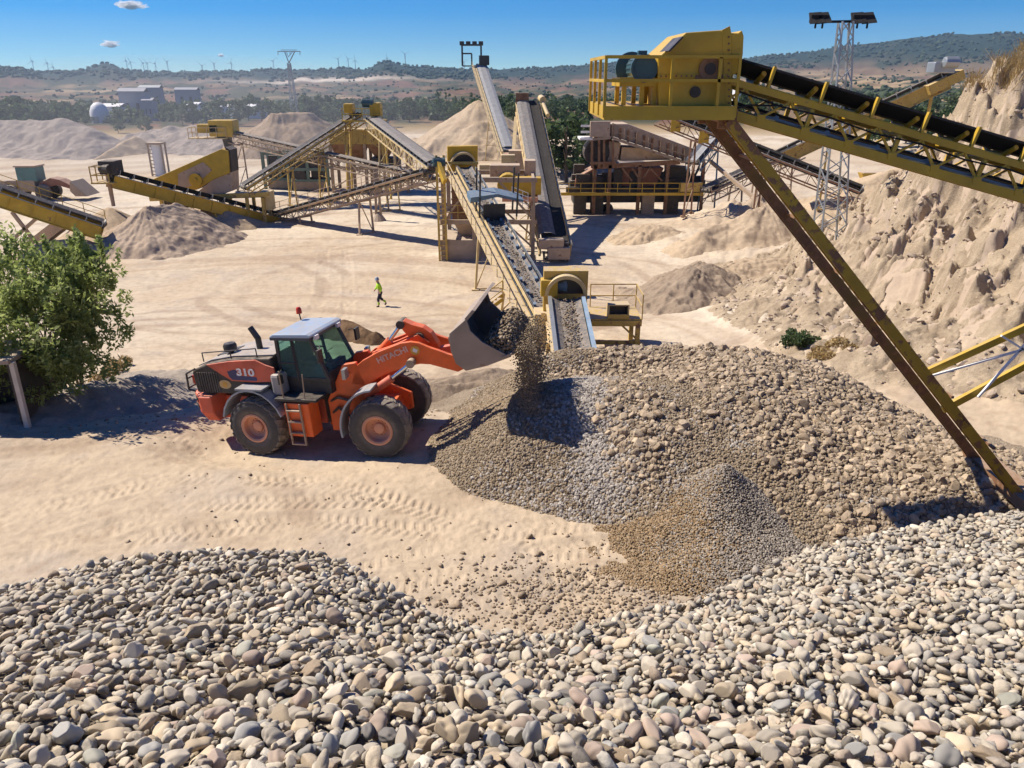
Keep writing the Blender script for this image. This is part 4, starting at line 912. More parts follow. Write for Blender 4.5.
# ---------------------------------------------------------------- the worker walking across the yard
def build_worker():
    p = gp(381, 306.5); h = 1.72
    def skin(name, pts, edges, m, parent, sub=2, root=0):
        me = bpy.data.meshes.new(name); me.from_pydata([q[0] for q in pts], edges, []); o = bpy.data.objects.new(name, me); col.objects.link(o); o.parent = parent
        md = o.modifiers.new('skin', 'SKIN'); md.use_smooth_shade = True
        for i, q in enumerate(pts):
            r = q[1]; me.skin_vertices[0].data[i].radius = (r, r) if isinstance(r, float) else r; me.skin_vertices[0].data[i].use_root = i == root
        sd = o.modifiers.new('sub', 'SUBSURF'); sd.levels = sub; sd.render_levels = sub
        me.materials.append(MT[m]); return o
    MT['hivis'] = mat('hi_vis_yellow', (.42, .72, .03), .7, dust=0, bump=0); MT['navy'] = mat('navy_workwear', (.018, .02, .04), .85, dust=.05, bump=0); MT['skin'] = mat('skin', (.45, .27, .2), .6, dust=0, bump=0); MT['boot'] = mat('dark_boot', (.03, .025, .02), .8, dust=.2)
    MT['palegreyblue'] = mat('grey_blue_helmet', (.22, .27, .33), .4, dust=0, bump=0)
    T = thing('person', p, 'person in yellow and navy work clothes and helmet walking left', 'person', rz=R_(200))
    # local: +x forward (walks towards the left and slightly to the camera)
    B = [((0, 0, .92), (.16, .13)), ((.03, 0, 1.15), (.16, .12)), ((.06, 0, 1.36), (.19, .12)), ((.09, 0, 1.48), (.07, .07)), ((.13, 0, 1.60), (.095, .105)), ((.14, 0, 1.70), (.085, .09)),
         ((.06, .20, 1.41), .062), ((-.05, .24, 1.16), .05), ((.05, .25, .93), .042), ((.09, .25, .84), .04),
         ((.06, -.20, 1.41), .062), ((.12, -.24, 1.15), .05), ((.28, -.22, .98), .042), ((.34, -.21, .91), .04),
         ((0, .10, .86), .105), ((.16, .11, .50), .075), ((.14, .11, .12), .05), ((.25, .11, .05), .045),
         ((0, -.10, .86), .105), ((-.02, -.11, .48), .075), ((-.34, -.11, .20), .05), ((-.28, -.11, .07), .045)]
    E = [(0, 1), (1, 2), (2, 3), (3, 4), (4, 5), (2, 6), (6, 7), (7, 8), (8, 9), (2, 10), (10, 11), (11, 12), (12, 13), (0, 14), (14, 15), (15, 16), (16, 17), (0, 18), (18, 19), (19, 20), (20, 21)]
    skin('body', B, E, 'skin', T)
    J = [((.0, 0, .98), (.185, .15)), ((.03, 0, 1.15), (.185, .145)), ((.06, 0, 1.36), (.215, .145)), ((.085, 0, 1.45), (.10, .10)), ((.06, .21, 1.41), .08), ((-.05, .25, 1.16), .066), ((.04, .26, .96), .056), ((.06, -.21, 1.41), .08), ((.12, -.25, 1.15), .066), ((.26, -.225, 1.0), .056)]
    skin('jacket', J, [(0, 1), (1, 2), (2, 3), (2, 4), (4, 5), (5, 6), (2, 7), (7, 8), (8, 9)], 'hivis', T)
    Tq = [((0, 0, .98), (.18, .145)), ((0, 0, .90), (.18, .145)), ((0, .10, .82), .12), ((.16, .11, .50), .09), ((.15, .11, .33), .08), ((0, -.10, .82), .12), ((-.02, -.11, .48), .09), ((-.17, -.11, .36), .08)]
    skin('trousers', Tq, [(0, 1), (1, 2), (2, 3), (3, 4), (1, 5), (5, 6), (6, 7)], 'navy', T)
    skin('reflective_cuff', [((.15, .11, .34), .082), ((.14, .11, .13), .07)], [(0, 1)], 'hivis', T); skin('reflective_cuff', [((-.17, -.11, .36), .082), ((-.33, -.11, .22), .07)], [(0, 1)], 'hivis', T)
    for y, x0, z0, x1, z1 in ((.11, .10, .06, .30, .05), (-.11, -.36, .16, -.24, .05)): skin('boot', [((x0, y, z0), .065), ((x1, y, z1), .05)], [(0, 1)], 'boot', T)
    b = MB(); b.lathe([(.001, .16), (.06, .15), (.105, .10), (.125, .03), (.155, .0), (.12, -.005), (.001, 0)], (.135, 0, 1.66), (.1, 0, 1), 16); b.build('helmet', 'palegreyblue', T, local=True, smooth=True)
build_worker()
# ---------------------------------------------------------------- conveyors and machines of the plant
def conveyor(label, a, b, w=1.0, h=.8, style='lattice', frame='yellow_old', belt='rubber', cat='conveyor', name='belt_conveyor', legs=(), walkway=0, rails=0, tailbox=False, group=None, pitch=None, cover=None, drop=.25, load=None, head=True, belt_side=.12):
    """a: tail, b: head, both on the belt's centre line. legs: (t, spread, ground z or None). Returns the root."""
    a, b = Vector(a), Vector(b); T = thing(name, (a.x, a.y, gz(a.x, a.y)), label, cat, group)
    d, s, n = frame_from(b-a); L = (b-a).length; pitch = pitch or h*1.25
    m = MB(); o = -n*drop
    if style == 'lattice':
        np_ = max(2, int(L/pitch))
        for q in (-1, 1):
            e = s*(q*w/2)
            m.beam(a+e+o, b+e+o, .10, .14); m.beam(a+e+o-n*h, b+e+o-n*h, .10, .12)
            for k in range(np_):
                p0, p1 = a+d*(L*k/np_), a+d*(L*(k+1)/np_)
                m.beam(p0+e+o-n*.07, p0+e+o-n*(h-.06), .05, .05)
                if k % 2: m.beam(p0+e+o-n*.07, p1+e+o-n*(h-.06), .055, .055)
                else: m.beam(p0+e+o-n*(h-.06), p1+e+o-n*.07, .055, .055)
        for k in range(0, np_+1, 2):
            p0 = a+d*(L*k/np_); m.beam(p0-s*(w/2-.05)+o-n*h, p0+s*(w/2-.05)+o-n*h, .05, .05); m.beam(p0-s*(w/2-.05)+o, p0+s*(w/2-.05)+o, .05, .05)
    else:
        for q in (-1, 1):
            e = s*(q*w/2); m.beam(a+e+o-n*(h/2), b+e+o-n*(h/2), .06, h); m.beam(a+e+o+n*.02+s*q*.06, b+e+o+n*.02+s*q*.06, .16, .06); m.beam(a+e+o-n*(h+.02)+s*q*.06, b+e+o-n*(h+.02)+s*q*.06, .16, .06)
        np_ = max(2, int(L/1.6))
        for k in range(np_+1):
            p0 = a+d*(L*k/np_); m.beam(p0-s*(w/2-.04)+o-n*h*.7, p0+s*(w/2-.04)+o-n*h*.7, .08, .08)
            for q in (-1, 1): m.beam(p0+s*(q*(w/2+.07))+o-n*.02, p0+s*(q*(w/2+.07))+o-n*h, .05, .05)
    m.build('frame', frame, T)
    # troughed belt, carrying run and return run
    hw = w*.42; prof = [(-hw, belt_side), (-hw*.5, 0), (hw*.5, 0), (hw, belt_side)]
    g = MB(); a2, b2 = a+d*.1, b-d*.05
    g.grid([[p+s*x+n*z for x, z in prof] for p in (a2, b2)]); g.grid([[p+s*x-n*(drop+.18) for x in (-hw, hw)] for p in (a2, b2)])
    g.build('belt', belt, T, solid=.03)
    g = MB()
    for k in range(int(L/1.2)+1):
        p = a+d*min(L-.05, 1.2*k)
        for q in (-1, 1):
            g.tube(p+s*(q*hw*.5)-n*.06, p+s*(q*hw*1.02)+n*(belt_side-.05), .055, 6); g.beam(p+s*(q*w*.5)-n*(drop-.05), p+s*(q*w*.5)+n*(belt_side+.04), .06, .05)
        g.tube(p-s*hw*.5-n*.06, p+s*hw*.5-n*.06, .055, 6)
    for q in (-1, 1): g.beam(a+s*(q*w*.5)-n*(drop-.1), b+s*(q*w*.5)-n*(drop-.1), .04, .04)
    g.build('idler_frame', 'steel' if frame != 'dustysteel' else 'dustysteel', T)
    if head:
        g = MB(); g.tube(b-s*w*.44-n*.18, b+s*w*.44-n*.18, .22, 12); g.build('head_drum', 'black', T)
        g = MB(); g.tube(a-s*w*.44-n*.18, a+s*w*.44-n*.18, .20, 12); g.build('tail_drum', 'dark', T)
    for (t, spread, zb) in legs:
        p = a+d*(L*t)+o-n*h; z0 = gz(p.x, p.y) if zb is None else zb; hh = p.z-z0; g = MB()
        sp = spread
        for q in (-1, 1):
            g.beam(p+s*(q*w/2), Vector((p.x, p.y, z0-.1))+s*(q*(w/2+sp)), .14, .14); g.box(Vector((p.x, p.y, z0+.03))+s*(q*(w/2+sp)), .5, .5, .12)
        g.beam(p-s*(w/2)-V(0, 0, .12), p+s*(w/2)-V(0, 0, .12), .10, .10)
        if hh > 1.6:
            nb = max(1, int(hh/2.2))
            for k in range(nb):
                f0, f1 = k/nb, (k+1)/nb
                g.beam(p+s*(w/2+sp*f0)-V(0, 0, hh*f0), p-s*(w/2+sp*f1)-V(0, 0, hh*f1), .07, .07); g.beam(p+s*(w/2+sp*f1)-V(0, 0, hh*f1*.98), p-s*(w/2+sp*f1)-V(0, 0, hh*f1*.98), .07, .07)
        g.build('leg', frame, T)
    for sd in ([walkway] if walkway else []):
        g = MB(); c = s*(sd*(w/2+.42)); g.beam(a+c+o, b+c+o, .7, .05); g.build('walkway', frame, T)
        g = MB(); c = s*(sd*(w/2+.76))
        for z in (.55, 1.05): g.beam(a+c+o+V(0, 0, z), b+c+o+V(0, 0, z), .045, .045)
        k = 0.0
        while k < L: g.beam(a+c+o+d*k, a+c+o+d*k+V(0, 0, 1.05), .045, .045); k += 1.6
        g.build('handrail', frame, T)
    if cover:
        g = MB(); sides = {'left': (-.52, 0.02), 'all': (-.5, .5)}[cover[0]]
        x0, x1 = sides[0]*w, sides[1]*w; pr = [(x0, belt_side+.02), (x0+(x1-x0)*.25, belt_side+.16), (x0+(x1-x0)*.75, belt_side+.16), (x1, belt_side+.02)]
        g.grid([[p+s*x+n*z for x, z in pr] for p in (a+d*L*cover[1], a+d*L*cover[2])]); g.build('belt_cover', cover[3], T, solid=.03)
    T['_'] = 0; del T['_']
    return T
def belt_load(label, a, b, w, m, seed, size=(.08, .22), dens=26, lift=.03):
    rg = np.random.default_rng(seed); a, b = Vector(a), Vector(b); d, s, n = frame_from(b-a); L = (b-a).length; k = int(L*dens)
    t = rg.uniform(.02, .97, k)*L; x = rg.normal(0, w*.15, k).clip(-w*.33, w*.33); z = lift+.05*rg.uniform(0, 1, k)+.10*np.exp(-(x/(w*.2))**2)
    P = np.array(a)[None]+np.outer(t, np.array(d))+np.outer(x, np.array(s))+np.outer(z, np.array(n))
    o = stones('gravel', P, rg.uniform(*size, k), bpy.data.materials[m], rg, None, 2, tilt=1, angular=.3); return tag(o, label, 'gravel', kind='stuff')
def post_rail(m, pts, hgt, r=.04, mids=(.55,), every=None, up=V(0, 0, 1)):
    """handrail along a polyline"""
    for j, (p, q) in enumerate(zip(pts[:-1], pts[1:])):
        p, q = Vector(p), Vector(q); e = up*(.003*j)
        for z in list(mids)+[hgt]: m.beam(p+up*z+e, q+up*z+e, r, r)
        k = max(1, round((q-p).length/(every or 1.4)))
        for i in range(0 if j == 0 else 1, k+1): m.beam(p+(q-p)*(i/k), p+(q-p)*(i/k)+up*(hgt+r*.5-.004), r*.94, r*.94)
def motor(T, c, ax, r, L, m='motor', name='motor'):
    c, ax = Vector(c), Vector(ax).normalized(); g = MB()
    g.tube(c-ax*L/2, c+ax*L*.28, r, 20); g.tube(c+ax*L*.28, c+ax*L/2, r*1.04, 20); g.tube(c+ax*L/2, c+ax*(L/2+.02), r*.75, 20)
    d, s, n = frame_from(ax)
    for k in range(20):
        a = 2*math.pi*k/20; v = s*math.cos(a)+n*math.sin(a); g.beam(c-ax*L*.45+v*r, c+ax*L*.26+v*r, .012, .03, up=v)
    g.box(c+n*(r*1.05), .16, .16, .12); g.tube(c-ax*(L/2+.15), c-ax*L/2, r*.22, 10); g.box(c-n*(r*1.0), L*.6, L*.6, .06)
    g.build(name, m, T)

# ---- the near conveyor with its drive head on a slanting pair of legs
def near_conveyor():
    Yn, Yf = 15.35, 16.65; Yc = (Yn+Yf)/2
    p0, p1 = at(768, 74, Yn), at(1024, 149, Yn); sl = (p1.z-p0.z)/(p1.x-p0.x)
    def bz(x): return p0.z+(x-p0.x)*sl            # belt level along x
    xe = 24.0; xh = at(742, 80, Yn).x; xc = at(700, 80, Yn).x
    T = thing('head_conveyor', (11.1, Yc, 1.4), 'big yellow inclined conveyor with drive head on slanting legs at the right', 'conveyor')
    D = V(1, 0, sl).normalized(); n = V(-D.z, 0, D.x)
    def B(x, y, dn): return Vector((x, y, bz(x)))+n*dn
    # truss
    top0, top1 = .33, .33
    ht = (at(778, 127.5, Yn).z); hb = (bz(at(778, 127.5, Yn).x)-ht)*D.x
    m = MB()
    for y in (Yn, Yf):
        m.beam(B(xc+.2, y, -.29), B(xe, y, -.29), .07, .12); m.beam(B(xh-.4, y, -hb), B(xe, y, -hb), .09, .16)
        x = xh-.25; k = 0; st = .86
        while x < xe-1:
            m.beam(B(x, y, -hb+.08), B(x+st*.5, y, -.35), .05, .04); m.beam(B(x+st*.5, y, -.35), B(x+st, y, -hb+.08), .05, .04)
            if k % 2 == 0: m.beam(B(x, y, -hb+.08), B(x, y, -.37), .075, .075)
            m.box(B(x, y-math.copysign(.05, Yc-y), -hb+.07), .16, .02, .13) if y == Yn else None; x += st; k += 1
    x = xh-.25
    while x < xe-1:
        m.beam(B(x, Yn, -hb), B(x, Yf, -hb), .06, .06); m.beam(B(x, Yn, -hb), B(x+.86, Yf, -hb), .045, .045); m.beam(B(x, Yn, -.36), B(x, Yf, -.36), .05, .05); x += 1.72
    m.build('truss', 'yellow', T)
    m = MB(); m.path([B(xh+k*.9, Yn-.06, -.42-.05*(k % 2)) for k in range(int((xe-xh)/.9))], .018, 6); m.path([V(xh-.2, Yn-.3, p0.z-.6), B(xh+.3, Yn-.1, -.6), B(xh+.9, Yn-.06, -.45)], .018, 6); m.build('power_cable', 'rubber', T, smooth=True)
    # belt: carrying run with high sides, return run
    g = MB(); pr = [(-.56, .11), (-.24, -.08), (.24, -.08), (.56, .11)]
    g.grid([[B(x, Yc+y, z) for y, z in pr] for x in (xc, xe)]); g.grid([[B(x, Yc+y, -.62) for y in (-.5, .5)] for x in (xc, xe)]); g.build('belt', 'rubber', T, solid=.05)
    g = MB(); x = xh+.55
    while x < xe:
        for q in (-1, 1):
            g.beam(B(x, Yc+q*.64, -.25), B(x, Yc+q*.64, .15), .09, .05); g.tube(B(x-.12, Yc+q*.26, -.16), B(x-.12, Yc+q*.54, .0), .05, 8)
        g.tube(B(x-.12, Yc-.26, -.18), B(x-.12, Yc+.26, -.18), .065, 8); g.beam(B(x, Yn+.05, -.27), B(x, Yf-.05, -.27), .08, .06); x += 1.0
    for q in (-1, 1): g.beam(B(xh+.4, Yc+q*.62, -.225), B(xe, Yc+q*.62, -.225), .04, .03)
    g.build('idler_frame', 'yellow', T)
    g = MB(); x = xh+.43
    while x < xe:
        g.tube(B(x+.5, Yc-.55, -.68), B(x+.5, Yc+.55, -.68), .05, 8); x += 1.0
    for q in (-1, 1): g.beam(B(xh+.5, Yc+q*.57, -.70), B(xe, Yc+q*.57, -.70), .03, .04)
    g.build('return_roller', 'blue', T)
    # drive housing
    Yh = Yn-.25; hs = [at(*q, Yh) for q in ((659, 111), (658, 57.5), (686, 32.5), (728, 29.5), (731, 33), (731, 108))]
    m = MB(); m.prism(hs, (0, Yf+.25-Yh, 0)); hd = m.build('drive_housing', 'yellow', T, bevel=.02)
    m = MB(); a, b = at(686, 32.5, Yh-.02), at(728, 29.0, Yh-.02); m.beam(at(658, 76.5, Yh-.014), at(731, 75.5, Yh-.014), .02, .05); m.prism([at(722, 30, Yh-.01), at(730, 26, Yh-.01), at(731.5, 34, Yh-.01), at(731.5, 108, Yh-.01), at(726, 108, Yh-.01)], (0, .05, 0))
    m.build('flange', 'yellow', hd); m = MB()
    for k in range(14): q = at(661+5.1*k, 76.3-.07*k, Yh-.03); m.tube(q, q+V(0, .02, 0), .018, 6)
    for k in range(11): q = at(729, 37+6.6*k, Yh-.03); m.tube(q, q+V(0, .02, 0), .018, 6)
    m.build('bolt', 'rusty', hd)
    m = MB(); m.prism([at(731, 33, Yh), at(738, 33, Yh), at(742, 30, Yh), at(744, 36, Yh), at(743, 55, Yh), at(739, 72, Yh), at(731, 76, Yh)], (0, Yf+.25-Yh, 0)); m.build('drum_hood', 'yellow', hd, bevel=.02)
    c = at(709.5, 69, Yh); m = MB(); m.tube(c-V(0, .06, 0), c+V(0, .02, 0), .20, 20); m.box(c+V(0, -.01, -.16), .5, .05, .12); br = m.build('bearing', 'rusty', hd)
    m = MB(); m.tube(c-V(0, .09, 0), c, .10, 16); m.build('shaft_end', 'dark', hd)
    c2 = at(695, 92, Yh); m = MB(); m.tube(c2-V(0, .03, 0), c2, .10, 14); m.build('inspection_hole', 'dark', hd)
    m = MB(); m.beam(at(664.5, 52, Yh+.1), at(678, 38, Yh+.1), .9, .03); m.build('hatch', 'black', hd)
    # platform and rail
    pl, pr_, Y0, Y1 = at(604, 115, 14.95), at(735, 111, 14.95), 14.95, 17.75; zp = (pl.z+pr_.z)/2; xl, xr = pl.x, pr_.x
    m = MB(); hh = .24
    m.beam((xl, Y0, zp), (xr, Y0, zp), .08, hh); m.beam((xl, Y1, zp), (xr, Y1, zp), .08, hh); m.beam((xl+.04, Y0+.05, zp), (xl+.04, Y1-.05, zp), .08, hh); m.beam((xr-.04, Y0+.05, zp), (xr-.04, Y1-.05, zp), .08, hh-.01)
    for k in range(1, 5): x = xl+(xr-xl)*k/5; m.beam((x, Y0+.05, zp-.02), (x, Y1-.05, zp-.02), .07, .14)
    m.box(((xl+xr)/2, (Y0+Y1)/2, zp+hh/2-.02), xr-xl-.1, Y1-Y0-.1, .03)
    m.build('platform', 'yellow', T)
    zt = zp+hh/2; m = MB(); top = at(604, 57, Y0).z-zt; c_ = V(xl, Y0, zt-.2); e = V(xr, Y0, zt-.2)
    post_rail(m, [V(xl, Y1, zt-.2), c_, e, V(xr, Y0+.5, zt-.2)], top+.2, .055, (top*.52+.2,), 1.1)
    x5 = at(719, 80, Y0).x; m.beam((x5, Y0, zt-.2), (x5, Y0, zt+top), .055, .055); m.build('handrail', 'yellow', T)
    # motor table and motor
    ta, tb = at(621, 82, Yh+.3), at(662, 82, Yh+.3); m = MB(); m.box(((ta.x+tb.x)/2, Yc-.2, ta.z), tb.x-ta.x+.1, 1.2, .15)
    for x in (ta.x+.05, (ta.x+tb.x)/2, tb.x-.15):
        for y in (Yc-.7, Yc+.3): m.beam((x, y, ta.z-.07), (x, y, zt), .08, .08)
    m.build('motor_table', 'yellow', T)
    c = at(643, 68.5, Yh+.25); motor(T, (c.x, Yc-.45, c.z), (0, -1, 0), .235, .75)
    m = MB(); g0 = at(632, 68.5, Yh+.8); m.tube((g0.x+.0, Yc+.0, g0.z), (g0.x, Yc+.12, g0.z), .30, 24); m.box((c.x+.27, Yc-.35, c.z-.05), .3, .5, .36); m.build('belt_guard', 'motor', T)
    # slanting legs: two channels side by side with bracing
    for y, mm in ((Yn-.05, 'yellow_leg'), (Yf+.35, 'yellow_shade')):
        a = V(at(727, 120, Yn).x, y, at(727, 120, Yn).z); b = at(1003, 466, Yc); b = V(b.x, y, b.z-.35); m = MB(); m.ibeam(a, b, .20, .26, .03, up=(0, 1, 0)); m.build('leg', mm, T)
    a = V(at(727, 120, Yn).x, 0, at(727, 120, Yn).z); b = at(1003, 466, Yc); m = MB()
    for k in range(6):
        f = .10+.16*k; p = a+(Vector((b.x, 0, b.z))-a)*f; m = MB(); m.beam((p.x, Yn+.03, p.z), (p.x, Yf+.27, p.z), .06, .06); m.build('leg_tie', 'rusty', T)
    m = MB(); m.box((a.x, Yn-.0, a.z+.02), .34, .14, .36); m.tube((a.x, Yn-.12, a.z), (a.x, Yf+.5, a.z), .07, 12); m.box((a.x, Yf+.35, a.z+.02), .34, .14, .36); m.build('leg_pivot', 'rusty', T, bevel=.02)
    m = MB(); m.box((b.x+.1, Yc, b.z-.35), .6, 2.6, .25); m.build('foot_beam', 'rusty', T)
    # rear strut frame running up to the right
    for y in (Yc,):
        m = MB(); u0, u1 = at(930, 371, Yc), at(1024, 328, Yc); v0, v1 = at(957, 402, Yc), at(1024, 366, Yc)
        ux = u0+(u1-u0)*4.2; vx = v0+(v1-v0)*5.5; v0 = v0-(v1-v0)*.22; u0 = u0-(u1-u0)*.06
        m.beam((u0.x, y, u0.z), (ux.x, y, ux.z), .10, .16); m.build('strut', 'yellow', T); m = MB(); m.beam((v0.x, y, v0.z), (vx.x, y, vx.z), .10, .16); m.build('strut', 'yellow', T)
    m = MB()
    def st(px1, py1, px2, py2, y=Yc-.12): m.beam((at(px1, py1, Yc).x, y, at(px1, py1, Yc).z), (at(px2, py2, Yc).x, y, at(px2, py2, Yc).z), .05, .04)
    st(928, 374, 1040, 342); st(975, 395, 1024, 340); st(998, 334, 1060, 372); st(1040, 342, 1090, 310)
    m.build('strut_brace', 'white', T)
MT['yellow_shade'] = mat('shaded_rusty_leg', (.20, .115, .03), .55, dust=.12, rust=.75, var=.25); MT['yellow_leg'] = mat('worn_yellow_leg', (.42, .26, .02), .5, dust=.12, rust=.62, var=.2)  # far leg: shade put into a darker brown, along with real rust
near_conveyor()

# ---- floodlight mast
def mast():
    base = gp(829, 243); Y = base.y; top = at(846, 21, Y); T = thing('floodlight_mast', base, 'slender galvanised lattice mast carrying two floodlight clusters behind the conveyor', 'light mast')
    H = top.z-base.z+.6; ax = (top-base).normalized(); m = MB(); b0 = base-ax*.6
    def cor(t, q): w = .80*(1-t)+.30*t; return b0+ax*(H*t+0)+V(q[0]*w, q[1]*w, 0)
    Q = [(-1, -1), (1, -1), (1, 1), (-1, 1)]; nb = 17
    for q in Q: m.beam(cor(0, q), cor(1, q), .09, .09)
    for k in range(nb):
        t0, t1 = k/nb, (k+1)/nb
        for i in range(4):
            q0, q1 = Q[i], Q[(i+1) % 4]
            m.beam(cor(t0, q0), cor(t1, q1), .055, .055) if k % 2 else m.beam(cor(t0, q1), cor(t1, q0), .055, .055)
    m.build('lattice', 'steel', T)
    l, r = at(816, 22, Y), at(871, 21, Y); m = MB(); m.beam(l, r, .13, .13); m.build('crossbar', 'rubber', T)
    for x in (817, 824, 859, 869):
        p = at(x, 18.5, Y-.1); m = MB(); m.prism([p+V(-.42, -.25, -.30), p+V(.42, -.25, -.22), p+V(.34, .35, .36), p+V(-.34, .35, .32)], (0, .12, .0)); m.box(p+V(0, .2, 0), .6, .35, .4); m.beam(p+V(0, .1, -.2), p+V(0, .1, -.5), .1, .1); m.build('floodlight', 'rubber', T, bevel=.03)
mast()

# ---- feeder conveyor coming down from the screening tower
YT = 61.0
def feeder():
    b = at(464, 168, 60.0); a = at(553, 326, 35.6)
    T = conveyor('cream inclined feeder conveyor with walkway running down from the screening tower', a, b, 1.3, 1.0, 'lattice', 'cream', 'rubber_dusty', name='feeder_conveyor', legs=((.30, .25, None), (.62, .3, None)), walkway=-1, belt_side=.22)
    d, s, n = frame_from(b-a); L = (b-a).length
    for q in (-1, 1):
        m = MB(); e = s*(q*.70)+n*.24; m.beam(a+e, b+e-d*.8, .05, .20); m.build('skirt_plate', 'steel' if q > 0 else 'cream', T)
    # hood at the head
    m = MB(); c = b-n*.1; pr = [s*1.0*math.cos(t)+n*(1.0*math.sin(t)+.1) for t in [math.pi*k/10 for k in range(11)]]
    m.lathe([(.86, .25), (1.0, .25), (1.0, .6), (.86, .6)], c+n*.2, d, 20, (0, math.pi)); m.build('drum_hood', 'cream', T); m = MB(); m.prism([c+n*.2+d*.52+s*(.85*math.cos(math.pi*k/14))+n*(.85*math.sin(math.pi*k/14)) for k in range(15)], d*.03); m.build('hood_shade_disc', 'black', T)  # black half disc stands in for the shade inside the hood
    m = MB(); e = b+d*.62; m.prism([e+s*1.15-n*.9, e+s*1.15+n*1.45, e-s*1.15+n*1.45, e-s*1.15-n*.9], d*.25); m.build('head_plate', 'yellow', T)
    motor(T, b-s*1.9+n*.5, s, .3, .9); m = MB(); m.beam(b-s*2.0+n*.5, b-s*1.7-n*.5-d*1.6, .25, .5); m.build('drive_guard', 'yellow', T)
    # blue plate bridge half way
    c = a+d*(L*.565); m = MB(); m.prism([c-s*1.5+n*1.15, c-s*1.5-d*.1+n*1.55, c+s*.2+n*1.7, c+s*1.9+n*1.25, c+s*1.9+n*1.1, c+s*.2+n*1.5], d*1.3); m.build('belt_hood', 'blue', T)
    m = MB()
    for q, f in ((-.9, 0), (-.9, 1.2), (1.5, 0), (1.5, 1.2)): m.beam(c+s*q+d*f+n*.2, c+s*q+d*f+n*3.0, .10, .10)
    m.build('hood_post', 'black', T)
    m = MB(); m.prism([c-s*.7-d*.2, c-s*.7-d*.2+n*1.1, c+s*.7-d*.2+n*1.1, c+s*.7-d*.2], d*.1); m.build('rubber_curtain', 'black', T)
    m = MB()
    for k in range(int(L/1.5)):
        p = a+d*(1.5*k+.5)
        for q in (-1, 1): m.box(p+s*(q*.42)+n*.2, .16, .5, .14)
    for q in (-1, 1): m.beam(a+s*(q*.42)+n*.13, b+s*(q*.42)+n*.13, .04, .04)
    m.build('belt_scraper', 'blue', T)
    belt_load('crushed stone riding up the cream feeder conveyor belt', a, b-d*.8, 1.2, 'brown_gravel', 21, (.05, .12), 20, .01)
    # stair at the foot
    m = MB(); p = at(505, 300, 38.0); g0 = gz(p.x, p.y)
    p1 = a+d*(L*.14)-s*1.1-n*.3
    S = thing('access_stair', (p.x, p.y, g0), 'narrow yellow access stair leaning at the foot of the feeder conveyor', 'stair')
    lo = V(p1.x-2.2, p1.y+.2, g0); hi = V(p1.x-.6, p1.y+.2, p1.z)
    m.beam(lo, hi, .06, .18); m.beam(lo+V(0, .8, 0), hi+V(0, .8, 0), .06, .18); m.build('stringer', 'yellow', S); m = MB()
    for k in range(1, 9): q = lo+(hi-lo)*(k/9); m.box(q+V(0, .4, 0), .26, .76, .04)
    m.build('tread', 'dustysteel', S); m = MB(); post_rail(m, [lo, hi], 1.0, .04, (.5,), 1.0); m.build('handrail', 'yellow', S)
feeder()

